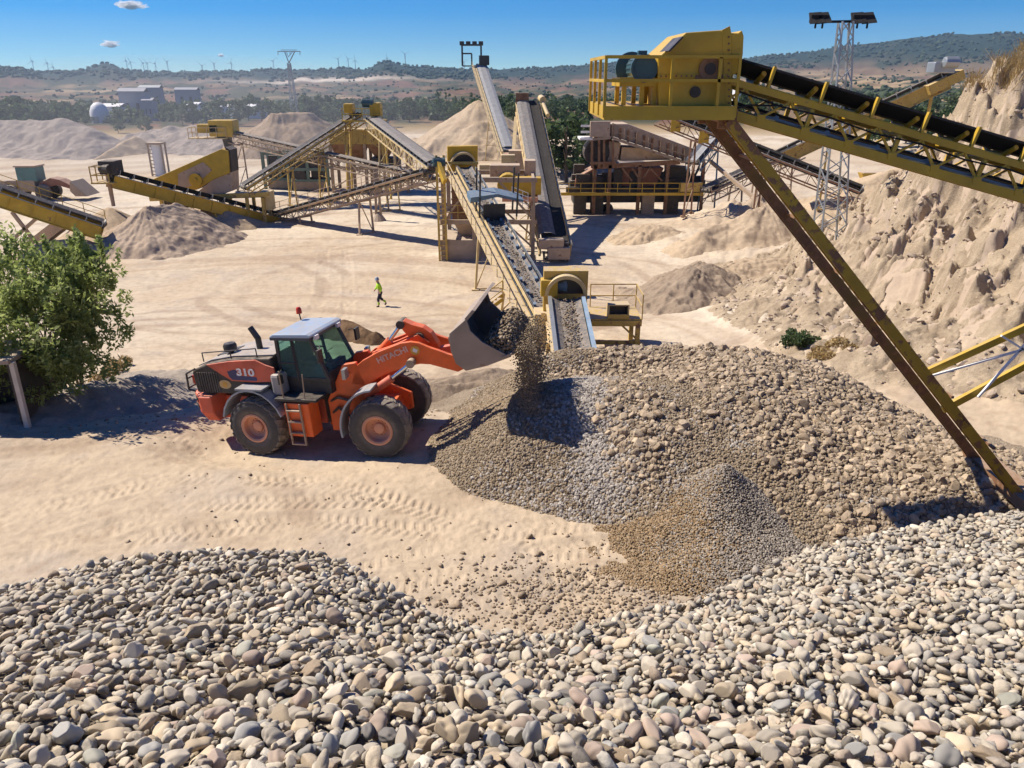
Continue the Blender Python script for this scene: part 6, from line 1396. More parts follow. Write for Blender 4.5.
    for px in (592, 599, 604, 613): m.beam(W(px, 140, Y-.35), W(px, 168, Y-.35), .22, .22)
    m.beam(W(590, 163, Y-.4), W(616, 163, Y-.4), .2, .25); m.build('front_columns', 'rusty', T)
    m = MB(); post_rail(m, [W(612, 137, Y-.5), W(684, 161, Y-.5)], 1.3, .07, (.6,), 1.4); m.build('deck_rail', 'dustysteel', T)
    # chassis on wheels and blocks
    m = MB(); m.beam(W(566, 190, Y+.6), W(705, 189, Y+.6), .4, .6); m.beam(W(566, 190, Y+3.4), W(705, 189, Y+3.4), .4, .6); m.build('chassis', 'dark', T)
    for px in (580, 597, 648, 672):
        for y in (Y+.5, Y+3.3): p = W(px, 195, y); m = MB(); m.box(V(p.x, y, (p.z+g0)/2), 1.3, .9, p.z-g0+.3); m.build('support_block', 'dark' if px != 648 else 'concrete', T)
    for px in (601, 608):
        p = W(px, 205, Y+.2); m = MB(); m.tube(V(p.x, Y+.1, g0+.55), V(p.x, Y+.6, g0+.55), .55, 18); m.build('wheel', 'tyre', T)
    # catwalk with rail
    zc = W(630, 194, Y-1).z; x0, x1 = W(556, 194, Y-1).x, W(703, 193, Y-1).x; m = MB(); m.box(((x0+x1)/2, Y-.6, zc), x1-x0, 1.0, .10); m.beam((x0, Y-1.1, zc), (x1, Y-1.1, zc), .08, .28); m.build('catwalk', 'yellow', T)
    m = MB(); post_rail(m, [V(x0, Y-1.1, zc), V(x1, Y-1.1, zc)], 1.1, .07, (.55,), 1.3); m.build('handrail', 'yellow', T)
    m = MB(); m.box(W(691, 187, Y-1.2), 2.2, .5, .9); m.build('cabinet', 'yellow_old', T)
    p = W(704, 162); m = MB(); m.beam(p, V(p.x+.1, Y, g0), .3, .3); m.build('end_post', 'rusty', T)
    p = W(709, 160); q = gp(766, 212); m = MB(); m.beam(p, q, .3, .3); m.build('raking_strut', 'dustysteel', T)
    # conveyors round it
    b, a = at(662, 110, 76), at(862, 189, 67)
    Tc = conveyor('dark lattice conveyor slanting down behind the big conveyor legs', a, b, 1.4, 1.1, 'lattice', 'rusty', 'rubber', name='dark_conveyor', legs=((.45, .4, None), (.8, .5, None)), belt_side=.25)
    d = (b-a)
    for f in (.60, .78, .93): c = a+d*f; m = MB(); m.box(c+V(0, -.8, -.9), .9, .06, 1.0); m.build('hanging_plate', 'yellow', Tc)
    b, a = at(945, 74, 71), at(776, 153, 76)
    Tc = conveyor('distant rising conveyor with grey drive head before the tan fields', a, b, 1.6, 1.0, 'girder', 'yellow_old', 'rubber_dusty', name='rising_conveyor', legs=((.90, .6, None), (.3, .3, None)), belt_side=.25)
    m = MB(); c = b+V(-.6, -.3, .5); m.box(c, 1.8, 1.4, .9); m.tube(c+V(-.3, -.9, .4), c+V(.9, -.9, .4), .45, 12); m.build('drive_unit', 'steel', Tc, bevel=.1); m = MB(); m.beam(b+V(1.2, 0, 0), b+V(-1.5, 0, -1.3), 1.8, .8); m.build('head_chute', 'yellow_old', Tc)
    a, b = at(692, 161, 79), at(722, 126, 84)
    conveyor('short blue chute conveyor beside the crushing plant', a, b, 1.5, .8, 'lattice', 'blue', 'steelblue', name='blue_conveyor', legs=((.6, .2, None),), belt_side=.25)
    a, b = at(706, 189, 80), at(800, 146, 90)
    conveyor('greyish lattice conveyor crossing behind the yellow conveyor legs', a, b, 1.4, 1.0, 'lattice', 'dustysteel', 'rubber_dusty', name='crossing_conveyor', legs=((.3, .2, None), (.55, .2, None), (.85, .3, None)), belt_side=.25)
    g = gp(873, 180); K = thing('yellow_skip', g, 'low yellow steel skip lying on the slope behind the mast', 'skip'); m = MB(); m.prism([g+V(-1.4, -.5, .0), g+V(1.2, -.5, 0), g+V(1.7, -.5, .9), g+V(-1.9, -.5, .9)], (0, 1.6, 0)); m.build('tub', 'yellow', K, bevel=.03); m = MB(); m.box(g+V(0, .3, .92), 3.2, 1.3, .08); m.build('load', 'tanplate', K)
MT['panelsand'] = mat('sand_coloured_panel', (.50, .36, .22), .75, dust=.4, rust=.25)
crusher_plant()
# ---------------------------------------------------------------- mounds and spoil banks
def sand_mat(name, a, b, sc=1.2, fine=9, bump=.5):
    m, nt, bs = _nodes(name); L = nt.links.new; tc = N(nt, 'ShaderNodeTexCoord')
    n1 = N(nt, 'ShaderNodeTexNoise', i_Scale=float(sc), i_Detail=8, i_Roughness=.65); L(tc.outputs['Object'], n1.inputs['Vector'])
    n2 = N(nt, 'ShaderNodeTexNoise', i_Scale=float(fine), i_Detail=6, i_Roughness=.75); L(tc.outputs['Object'], n2.inputs['Vector'])
    v = ramp(nt, n1.outputs[0], [(.3, a), (.7, b)]); v = mixc(nt, 1, v, ramp(nt, n2.outputs[0], [(.3, (.82,)*3), (.7, (1.15,)*3)]), 'MULTIPLY')
    L(v, bs.inputs['Base Color']); bs.inputs['Roughness'].default_value = .95; bs.inputs['Specular IOR Level'].default_value = .1
    bp = N(nt, 'ShaderNodeBump', i_Strength=bump, i_Distance=.06); L(n2.outputs[0], bp.inputs['Height']); L(bp.outputs[0], bs.inputs['Normal'])
    return m
def mound(name, label, cat, px, mt, slope=.6, rough=.25, st=None, seed=0, flat=None, kind=None, group=None, rscale=.3):
    """px: [(px, py, Y)] ridge points; union of rounded cones standing on the ground"""
    P = [at(*q) for q in px]; Y = sum(p.y for p in P)/len(P); st = st or max(.07, Y/773*1.1)
    hs = [max(.3, p.z-float(ground_core(np.array([p.x]), np.array([p.y]))[0][0])) for p in P]
    rad = max(hs)/slope*1.25+.5
    def f(x, y):
        z = np.full(x.shape, -99.0); w = fbm(x*rscale, y*rscale, 3, seed+1)
        segs = list(zip(P[:-1], P[1:])) or [(P[0], P[0])]
        for a, c in segs:
            dx, dy = c.x-a.x, c.y-a.y; L2 = dx*dx+dy*dy+1e-6; t = np.clip(((x-a.x)*dx+(y-a.y)*dy)/L2, 0, 1)
            d = np.hypot(x-a.x-dx*t, y-a.y-dy*t)*(1+.16*w); top = a.z+(c.z-a.z)*t
            if flat: zz = top-np.where(d < flat, .02*d, .02*flat+slope*1.7*(np.minimum(d, flat*1.6)-flat)+slope*np.maximum(0, d-flat*1.6))
            else: zz = top+.12-slope*np.sqrt(d*d+.06)
            z = np.maximum(z, zz)
        ang = np.arctan2(y-P[0].y, x-P[0].x)
        return z+rough*(fbm(x*rscale*2.5, y*rscale*2.5, 4, seed+2)*.55+.3*(fbm(ang*6, z*.15, 3, seed+3)))
    x0, x1, y0, y1 = min(p.x for p in P)-rad, max(p.x for p in P)+rad, min(p.y for p in P)-rad, max(p.y for p in P)+rad
    o = sheet(name, f, x0, x1, y0, y1, st, mt, -.1); return tag(o, label, cat, group, kind)
S_GREY = sand_mat('grey_spoil_sand', (.26, .215, .185), (.38, .32, .27), .5, 3); S_PALE = sand_mat('pale_stockpile_sand', (.38, .285, .19), (.48, .375, .258), .4, 4)
S_MID = sand_mat('damp_sand', (.33, .25, .18), (.45, .35, .26), .6, 5); S_DARK = sand_mat('dark_wet_earth', (.075, .045, .025), (.20, .125, .07), 1.2, 9, .8); S_BROWN = sand_mat('brown_gravelly_sand', (.24, .18, .13), (.36, .28, .2), 1.2, 10, .8)
S_TOP = sand_mat('brown_capped_spoil', (.24, .17, .11), (.38, .29, .21), .5, 4)
S_STRIP = sand_mat('grey_gravel_strip', (.30, .25, .20), (.42, .355, .29), 1.2, 12, .8)
mound('spoil_bank', 'long flat topped grey spoil bank at the far left edge', 'spoil bank', [(-60, 118, 150), (0, 119, 150), (35, 120, 150), (66, 120, 149), (86, 128, 147)], S_GREY, .5, 1.3, .22, 1, rscale=.12)
mound('spoil_bank', 'lower grey spoil bank with steep gullied face behind the slim tank', 'spoil bank', [(118, 136, 155), (150, 130, 157), (185, 127, 157), (225, 130, 155)], S_GREY, .38, 1.5, .22, 2, rscale=.12)
mound('spoil_bank', 'narrow pale ramp running down between the two grey spoil banks', 'spoil bank', [(134, 136, 150), (112, 148, 143), (93, 160, 137)], S_PALE, .6, .3, .2, 3)
mound('stockpile', 'flat topped mound with brown cap behind the lattice conveyor', 'mound', [(280, 114, 152), (302, 113, 153)], S_TOP, .62, .9, .2, 4, flat=2.2, rscale=.15)
mound('stockpile', 'tall pale pinkish sand cone under the far stacking conveyor', 'stockpile', [(478, 100, 152)], S_PALE, .60, .35, .2, 5)
mound('stockpile', 'brown sand heap with two peaks below the yellow girder conveyor', 'stockpile', [(146, 209, 65.5), (176, 204, 68)], S_MID, .60, .7, .09, 6)
mound('stockpile', 'pale cone growing under the falling sand column', 'stockpile', [(108, 207, 68)], S_PALE, .58, .2, .09, 7)
mound('stockpile', 'low pale sand heap under the left edge conveyor', 'stockpile', [(40, 243, 61), (78, 238, 62)], S_PALE, .5, .25, .09, 8)
mound('stockpile', 'small grey gravel stockpile between twin conveyor and crushing plant', 'stockpile', [(600, 141, 118), (578, 146, 118)], S_GREY, .5, .3, .16, 9)
mound('stockpile', 'pale sand slope tucked under the right end of the yellow girder conveyor', 'stockpile', [(206, 204, 75), (226, 209, 75)], S_PALE, .55, .4, .1, 17)
mound('sand_mound', 'broad low sand mound crossing behind the slanting conveyor leg', 'mound', [(722, 268, 48), (760, 258, 49), (806, 262, 49)], S_PALE, .42, .6, .07, 18, rscale=.5)
mound('dirt_mound', 'dark brown lumpy mound on the sand slope left of the slanting leg', 'mound', [(704, 262, 47), (684, 279, 44)], S_BROWN, .5, .5, .07, 10, rscale=.6)
mound('sand_mound', 'pale lumpy sand mound before the crushing plant', 'mound', [(648, 224, 68), (672, 229, 67)], S_PALE, .45, .5, .09, 11, rscale=.5)
mound('sand_ridge', 'sharp sand ridge peaking just left of the slanting conveyor leg', 'ridge', [(768, 203, 64), (752, 211, 63), (728, 220, 63), (700, 232, 61)], S_PALE, .62, .5, .09, 12, rscale=.4)
mound('earth_ridge', 'dark damp earth ridge just behind the loader cab', 'ridge', [(316, 317, 36.2), (332, 316, 36.2), (352, 321, 35.6), (374, 330, 34.6)], S_DARK, 1.0, .3, .06, 13, rscale=.9)
mound('gravel_ridge', 'low grey gravel spill behind the front wheels of the loader', 'gravel ridge', [(425, 385, 25.4), (455, 378, 26.2), (490, 372, 26.6)], S_BROWN, .42, .22, .06, 14, rscale=.9)
mound('gravel_ridge', 'low grey gravel strip along the foot of the green bush', 'gravel ridge', [(-40, 416, 22.0), (40, 399, 23.0), (100, 386, 24.4), (140, 378, 25.4)], S_STRIP, .35, .2, .07, 15, rscale=.8)
mound('spoil_bank', 'pale sand slope behind the floodlight mast', 'spoil bank', [(905, 166, 80), (880, 176, 78), (850, 186, 76)], S_PALE, .45, .5, .12, 16)

# ---------------------------------------------------------------- vegetation
def leaf_mat(name, a, b, c, trans=.25):
    m, nt, bs = _nodes(name); L = nt.links.new; g = N(nt, 'ShaderNodeNewGeometry')
    tc = N(nt, 'ShaderNodeTexCoord'); n = N(nt, 'ShaderNodeTexNoise', i_Scale=.8, i_Detail=4); L(tc.outputs['Object'], n.inputs['Vector'])
    f = mathn(nt, 'ADD', mathn(nt, 'MULTIPLY', g.outputs['Random Per Island'], .6), mathn(nt, 'MULTIPLY', n.outputs[0], .5))
    v = ramp(nt, f, [(.2, a), (.55, b), (.9, c)]); L(v, bs.inputs['Base Color']); bs.inputs['Roughness'].default_value = .6; bs.inputs['Specular IOR Level'].default_value = .25
    t = N(nt, 'ShaderNodeBsdfTranslucent'); L(v, t.inputs[0]); mx = N(nt, 'ShaderNodeMixShader'); mx.inputs[0].default_value = trans
    L(bs.outputs[0], mx.inputs[1]); L(t.outputs[0], mx.inputs[2]); out = [q for q in nt.nodes if q.type == 'OUTPUT_MATERIAL'][0]; L(mx.outputs[0], out.inputs[0]); return m
def leaves(centers, radii, per, size, rg, aspect=1.8, hollow=.45):
    """leaf cards spread through clump volumes -> verts, faces"""
    n = len(centers); C = np.repeat(centers, per, 0); Rr = np.repeat(radii, per, 0)
    d = rg.normal(size=(len(C), 3)); d /= np.linalg.norm(d, axis=1)[:, None]; r = rg.uniform(hollow**3, 1, len(C))**(1/3)
    P = C+d*(r[:, None]*Rr)
    u = rg.normal(size=(len(C), 3))+d*.6; u[:, 2] -= .2; u /= np.linalg.norm(u, axis=1)[:, None]; w = np.cross(u, rg.normal(size=(len(C), 3))); w /= np.linalg.norm(w, axis=1)[:, None]
    s = size*rg.uniform(.6, 1.35, len(C)); u = u*(s*aspect*.5)[:, None]; w = w*(s*.5)[:, None]
    v = np.stack([P-u, P+w*.9, P+u, P-w*.9], 1).reshape(-1, 3); return v, np.arange(len(v)).reshape(-1, 4)
LEAF = {'bush': leaf_mat('bush_leaves', (.15, .18, .05), (.27, .33, .09), (.42, .47, .19), .55), 'tree': leaf_mat('tree_leaves', (.035, .062, .024), (.07, .11, .038), (.12, .16, .06), .35),
        'pale': leaf_mat('pale_tree_leaves', (.07, .10, .05), (.11, .145, .07), (.16, .195, .1), .35), 'dry': leaf_mat('dry_grass', (.28, .18, .07), (.42, .30, .13), (.52, .40, .2), .3)}
MT['bark'] = mat('bark', (.12, .085, .06), .9, dust=.1, bump=.6)
def limb_mesh(paths):
    m = MB()
    for pts, r0, r1 in paths:
        k = len(pts)-1
        for i, (a, b) in enumerate(zip(pts[:-1], pts[1:])): m.tube(a, b, r0+(r1-r0)*i/k, 7, r0+(r1-r0)*(i+1)/k)
    return m
def big_bush():
    rg = np.random.default_rng(11); Y = 24.2; base = gp(58, 394)
    T = thing('shrub', base, 'large leafy green bush at the left edge of the yard', 'bush')
    tips = []
    for (px, py, y) in ((28, 262, 24.2), (5, 275, 24), (-25, 285, 24), (50, 285, 23.6), (72, 296, 23.2), (92, 280, 24.4), (105, 265, 24.8), (113, 285, 24.6), (118, 310, 24.2), (100, 330, 23.4), (80, 320, 23), (60, 320, 22.8), (35, 305, 23), (10, 310, 22.8), (-15, 320, 23), (20, 345, 22.6), (50, 350, 22.5), (75, 360, 22.6), (95, 360, 23.2), (-40, 320, 23.6), (-60, 340, 23.4), (40, 275, 25.5), (10, 290, 26), (80, 290, 26), (104, 300, 26), (85, 270, 25.4), (120, 325, 24.4), (60, 370, 22.8), (30, 372, 22.6), (84, 262, 25.2), (108, 345, 23.8), (112, 365, 23.8), (0, 262, 25.2), (55, 300, 24.6), (20, 320, 24.4)):
        tips.append(np.array(at(px, py, y)))
    tips = np.array(tips); tips[:, 0] -= np.clip(tips[:, 0]+14.4, 0, 9)*.34+.25; cs, rs = [], []
    for t in tips:
        k = 7
        cs += list(t+rg.normal(0, [.50, .45, .38], (k, 3))); rs += [np.array([.36, .36, .30])*rg.uniform(.6, 1.25) for _ in range(k)]
    for t in tips[rg.integers(0, len(tips), 150)]:   # stray sprigs break the outline
        cs.append(t+rg.normal(0, [.45, .4, .25])+np.array([0, 0, .42])); rs.append(np.array([.10, .10, .34]))
    cs, rs = np.array(cs), np.array(rs); v, f = leaves(cs, rs*1.12, 62, .085, rg, 2.3)
    o = mesh_np('foliage', v-np.array(base), f, LEAF['bush'], T, False)
    paths = []
    for t in tips[::1]:
        a = base+V(*(rg.normal(0, .35, 2).tolist()), -.1); t = Vector(t); mid = a+(t-a)*.5+V(rg.normal(0, .12), rg.normal(0, .12), .35); paths.append(([a, a+(mid-a)*.5+V(0, 0, .15), mid, t], .05, .012))
    limb_mesh(paths).build('stems', 'bark', T, smooth=True)
    # twigs hanging dry at its foot
    c2 = np.array([np.array(gp(px, py))+np.array([0, 0, .15]) for px, py in ((118, 372), (108, 378), (126, 366), (96, 384), (112, 368))]); v, f = leaves(c2, np.full((5, 3), .28), 260, .05, rg, 3.5); o = mesh_np('dry_weeds', v, f, LEAF['dry'], None, False); tag(o, 'straw coloured weeds at the right foot of the green bush', 'weeds', kind='stuff')
big_bush()
def small_shrub():
    rg = np.random.default_rng(5); b = gp(803, 345); T = thing('shrub', b, 'small dark green shrub alone on the sand slope', 'bush')
    c = np.array([0, 0, .35])+rg.normal(0, [.36, .3, .14], (16, 3)); v, f = leaves(c, np.full((16, 3), .24), 130, .07, rg); mesh_np('foliage', v, f, LEAF['tree'], T, False)
    limb_mesh([([b-V(0, 0, .1), b+V(q*.2, 0, .3), b+V(q*.5, .1, .5)], .03, .01) for q in (-1, 0, 1)]).build('stems', 'bark', T)
    c = np.array([np.array(gp(px, py))+np.array([0, 0, .1]) for px, py in ((822, 352), (832, 348), (840, 345), (828, 360), (815, 362), (850, 350))]); v, f = leaves(c, np.full((6, 3), .35)*np.array([1, 1, .6]), 240, .06, rg, 3.5); o = mesh_np('dry_weeds', v, f, LEAF['dry'], None, False); tag(o, 'patch of dry straw weeds beside the small dark shrub', 'weeds', kind='stuff')
    # straw grass along the crest of the bank
    n = 26000; x = rg.uniform(24, 36, n); y = rg.uniform(39, 49, n); z = ground_full(x, y); zc = ground_core(x, y)[0]; ok = (z > 9.0+.5*fbm(x*.5, y*.5, 2, 9)) & (fbm(x*1.2, y*1.2, 3, 8) > -.2); x, y, z = x[ok], y[ok], z[ok]
    h = rg.uniform(.2, .75, len(x))*np.clip(1+.8*fbm(x*.6, y*.6, 3, 4), .2, 1.8); lx, ly = rg.normal(.1, .42, len(x))*h, rg.normal(0, .42, len(x))*h; w = .018; a = rg.uniform(0, 6.28, len(x))
    q = np.stack([np.stack([x-w*np.cos(a), y-w*np.sin(a), z-.05], 1), np.stack([x+w*np.cos(a), y+w*np.sin(a), z-.05], 1), np.stack([x+lx+.01, y+ly, z+h], 1), np.stack([x+lx-.01, y+ly, z+h], 1)], 1).reshape(-1, 3)
    o = mesh_np('dry_grass', q, np.arange(len(q)).reshape(-1, 4), LEAF['dry'], None, False); tag(o, 'straw coloured grass along the crest of the right bank', 'grass', kind='stuff')
small_shrub()
def tree_protos():
    out = []; rg = np.random.default_rng(77)
    for k in range(6):
        tall = (1.0, 1.0, 1.0, 1.5, 1.6, .8)[k]; n = 26; c = []
        for i in range(n):
            z = rg.uniform(.22, 1.0); w = .36/tall*math.sin(math.pi*min(1, (1.02-z)*.9+.16))+.04; a = rg.uniform(0, 6.28); r = w*math.sqrt(rg.uniform(.1, 1)); c.append((r*math.cos(a), r*math.sin(a), z))
        v, f = leaves(np.array(c), np.tile(np.array([.12, .12, .10])*rg.uniform(.7, 1.2, (n, 1)), 1), 42, .055, rg, 1.5, .3)
        me = mesh_np('crown', v, f, LEAF['pale' if k in (2, 4) else 'tree'], None, False); crown = me.data; bpy.data.objects.remove(me)
        m = limb_mesh([([V(0, 0, -.03), V(.01, 0, .25), V(.0, .01, .6), V(.01, 0, .85)], .022, .006)]+[([V(.01, 0, .2+.1*i), V(.14*math.cos(i*2.1), .14*math.sin(i*2.1), .42+.1*i)], .012, .004) for i in range(5)])
        o = m.build('trunk', 'bark'); tr = o.data; bpy.data.objects.remove(o); out.append((crown, tr))
    return out
TREES = tree_protos()
def tree(p, h, k, label, group=None, wide=1.0, rz=0.0):
    T = thing('tree', p, label, 'tree', group, rz); T.scale = (h*wide, h*wide, h)
    for nm, me in (('crown', TREES[k][0]), ('trunk', TREES[k][1])): o = bpy.data.objects.new(nm, me); col.objects.link(o); o.parent = T
    return T
def ground_at_dist(px, Y):
    x = (px-CX)/F/(PC+.40*PS)*Y; return Vector((x, Y, gz(x, Y)))
def hband(px, py, Y, h=None): return
def far_trees():
    r = random.Random(9)
    for px, Y, h, k, lab in ((557, 112, 7.4, 0, 'dark leafy tree directly right of the twin conveyor head'), (569, 108, 8.6, 1, 'tallest dark green tree between twin conveyor and yellow platform'), (580, 112, 7.8, 0, 'rounded dark tree beside the yellow platform rail'), (590, 118, 5.6, 5, 'low dark tree half hidden by the yellow platform rail')):
        tree(ground_at_dist(px, Y), h, k, lab, None, 1.35, r.uniform(0, 6))
    for px, Y, h, k, lab in ((889, 150, 9.5, 3, 'slim light green poplar left of the distant rising conveyor'), (897, 156, 7.5, 4, 'second slim pale tree left of the distant rising conveyor'), (918, 160, 6.5, 1, 'dark tree under the distant rising conveyor'), (932, 150, 7.2, 0, 'dense dark tree behind the trestle of the rising conveyor'), (946, 156, 7.0, 1, 'dark tree right of the rising conveyor trestle'), (958, 148, 5.6, 2, 'pale green tree touching the right sand bank'), (968, 190, 10, 2, 'light tree beyond the rising conveyor head'), (108, 205, 3.4, 5, 'round pale bush on the tan strip behind the left spoil bank'), (137, 200, 4.2, 2, 'taller pale bush on the tan strip behind the slim tank')):
        tree(ground_at_dist(px, Y), h, k, lab, None, 1.15 if k not in (3, 4) else 1.0, r.uniform(0, 6))
    for i in range(46):
        px = -60+i*14.6+r.uniform(-5, 5); Y = r.uniform(226, 285) if not 70 < px < 175 else r.choice((r.uniform(243, 250), r.uniform(286, 300))); k = r.choice((0, 1, 2, 2, 3, 5)); tree(ground_at_dist(px, Y), r.uniform(4, 7.8) if not 70 < px < 170 else ((r.uniform(1.8, 2.6) if px < 108 else r.uniform(3.0, 4.6)) if Y < 260 else r.uniform(3.5, 6)), k, 'green tree in the front of the valley belt behind the plant', 'trees of the valley belt', r.uniform(1.0, 1.4), r.uniform(0, 6))
    for i in range(16):
        px = 690+i*22+r.uniform(-8, 8); Y = r.uniform(240, 330); tree(ground_at_dist(px, Y), r.uniform(5, 9), r.choice((0, 1, 5)), 'dark tree in the valley behind the yellow conveyor truss', 'trees behind the yellow conveyor', r.uniform(1.1, 1.5), r.uniform(0, 6))
    # the wood behind and the scrub on the slopes, one mass each
    rg = np.random.default_rng(23)
    def mass(name, n, r0, r1, az0, az1, s0, s1, m, label, thr, ky, tall=.8):
        az = rg.uniform(az0, az1, n*6); rr = np.exp(rg.uniform(math.log(r0), math.log(r1), n*6)); msk = fbm(az*30, np.log(rr)*11, 3, ky)+.5*fbm(az*90, np.log(rr)*40, 2, ky+1) > thr
        az, rr = az[msk][:n], rr[msk][:n]; x, y = rr*np.sin(az), rr*np.cos(az); z = ground_full(x, y); s = rg.uniform(s0, s1, len(x))
        c = np.stack([x, y, z+s*.32*tall], 1); 
        if name == 'woodland':
            cc = np.repeat(c, 7, 0)+rg.normal(0, 1, (len(c)*7, 3))*np.repeat(s, 7)[:, None]*np.array([.25, .25, .26]); rad = np.repeat(s, 7)[:, None]*np.array([[.20, .20, .20]]); v, f = leaves(cc, rad, 16, 1.0, rg, 1.4, .3); o = mesh_np(name, v, f, m, None, False)
        else: o = stones(name, c, s, m, rg, None, 2, flat=(.6, 1.0), elong=(1, 1.6), tilt=.2, angular=0, rough=.34, variants=12, smooth=False)
        tag(o, label, 'woodland' if name == 'woodland' else 'scrub', kind='stuff')
    mass('woodland', 560, 262, 520, -.62, .12, 4, 7.5, LEAF['tree'], 'dense green wood filling the valley behind the plant', .0, 201)
    mass('scrub', 1300, 480, 2300, -.62, .62, 2.2, 6, 'scrub', 'dark scrub dotted over the far slopes', .1, 211)
    mass('scrub', 1300, 420, 1500, .10, .62, 2.5, 6, 'scrub', 'bands of dark bushes across the tan fields on the right', .22, 221)
    mass('scrub', 3000, 2350, 3300, -.62, .62, 5, 11, 'scrub', 'dark forest cover along the far ridge', -.1, 231)
MT['scrub'] = mat('scrub_foliage', (.042, .058, .026), .9, dust=0, var=.5, scale=.03, bump=0)
far_trees()

# ---------------------------------------------------------------- far buildings, pylon, turbines
def far_buildings():
    def block(px0, px1, py0, py1, Y, d, label, m, roofm=None, dome=False, name='building', cat='building'):
        a, b = at(px0, py1, Y), at(px1, py0, Y); g = min(gz(a.x, Y), gz(b.x, Y), a.z); T = thing(name, ((a.x+b.x)/2, Y, g), label, cat); zt = b.z; w = b.x-a.x; xc = (a.x+b.x)/2
        if dome:
            mm = MB(); mm.lathe([(.01, zt-g), (w*.2, (zt-g)*.96), (w*.36, (zt-g)*.82), (w*.47, (zt-g)*.6), (w*.5, (zt-g)*.35), (w*.5, 0), (.01, 0)], (xc, Y, g), (0, 0, 1), 24); mm.build('shell', m, T, smooth=True); mm = MB(); mm.box((xc, Y-w*.5, g+1), 1.5, .3, 2.0); mm.build('door', 'steel', T); return
        mm = MB(); mm.box((xc, Y, (zt+g)/2), w, d, zt-g); mm.build('wall', m, T)
        mm = MB(); mm.prism([V(a.x-.3, Y-d/2-.3, zt+.02), V(b.x+.3, Y-d/2-.3, zt+.02), V(b.x+.3, Y, zt+w*.05+.6), V(a.x-.3, Y, zt+w*.05+.6)], (0, 0, .25)); mm.prism([V(a.x-.3, Y+d/2+.3, zt+.02), V(b.x+.3, Y+d/2+.3, zt+.02), V(b.x+.3, Y, zt+w*.05+.6), V(a.x-.3, Y, zt+w*.05+.6)], (0, 0, .25)); mm.build('roof', roofm or m, T)
        for k in range(2): mm = MB(); mm.box((a.x+w*(.3+.4*k), Y-d/2-.03, g+(zt-g)*.5), w*.12, .1, (zt-g)*.25); mm.build('window', 'dark', T)
    block(90.5, 106.5, 102, 114, 256, 8, 'white domed silo standing in the far valley trees', 'white', dome=True, name='domed_silo', cat='silo')
    block(107, 124, 107, 114, 264, 7, 'long low white shed right of the white dome', 'white', name='shed', cat='shed')
    block(124, 146, 92, 112, 272, 4, 'pale grey tall block building right of the white dome', 'palegrey')
    block(146, 154, 101, 112, 270, 3.5, 'small annex against the pale grey block building', 'palegrey', name='annex')
    block(141, 161, 88, 92, 420, 5, 'flat grey roofed hall above the pale block building', 'palegrey', 'steel')
    block(177, 198, 90, 97, 520, 6, 'pale hall on the slope above the trees', 'palegrey')
    block(192, 201, 105, 109, 300, 8, 'small white roofed house among the trees', 'white', name='house', cat='house')
    block(225, 232, 107, 110, 290, 8, 'tiny white roof at the edge of the wood', 'white', name='house', cat='house')
    block(250, 263, 107, 110, 290, 9, 'long white roofed house near the pylon', 'white', name='house', cat='house')
    block(735, 744, 88, 92, 420, 10, 'little pale house on the tan fields', 'white', name='house', cat='house')
MT['palegrey'] = mat('hazed_grey_wall', (.30, .31, .34), .7, dust=.1, var=.06)  # walls darkened and blued, distance haze put into their colour
far_buildings()
def pylon():
    Y = 235; b = V(at(295, 110, Y).x, Y, 0); b.z = gz(b.x, Y); T = thing('power_pylon', b, 'slim lattice power pylon with forked head before the far hills', 'pylon')
    w = at(289, 63, Y); m = MB(); ax = w-b
    for q in ((-1, -1), (1, -1), (1, 1), (-1, 1)): m.beam(b+V(q[0]*1.1, q[1]*1.1, -.3), w+V(q[0]*.35, q[1]*.35, 0), .18, .18)
    for k in range(9):
        f0, f1 = k/9, (k+1)/9; r0, r1 = 1.1-.75*f0, 1.1-.75*f1
        for q in (-1, 1): m.beam(b+ax*f0+V(-r0, q*r0, 0), b+ax*f1+V(r1, q*r1, 0), .11, .11); m.beam(b+ax*f0+V(r0, q*r0, 0), b+ax*f1+V(-r1, q*r1, 0), .11, .11)
    m.build('mast', 'steel', T); m = MB()
    l, r = at(284.5, 51, Y), at(295, 51, Y); m.beam(w, l, .22, .22); m.beam(w, r, .22, .22); m.beam(w+V(0, 0, 1.6), l+V(.5, 0, 0), .12, .12); m.beam(w+V(0, 0, 1.6), r-V(.5, 0, 0), .12, .12); m.build('fork', 'steel', T)
    m = MB(); m.beam(at(277.5, 51.5, Y), at(300.5, 51.5, Y), .2, .2); m.beam(at(281, 50, Y), at(297, 50, Y), .14, .14)
    for px in (278, 290, 300): m.beam(at(px, 52, Y), at(px, 55, Y), .14, .14)
    m.build('crossarm', 'steel', T)
pylon()
MT['turbine'] = mat('turbine_grey', (.45, .47, .5), .6, dust=0, bump=0)
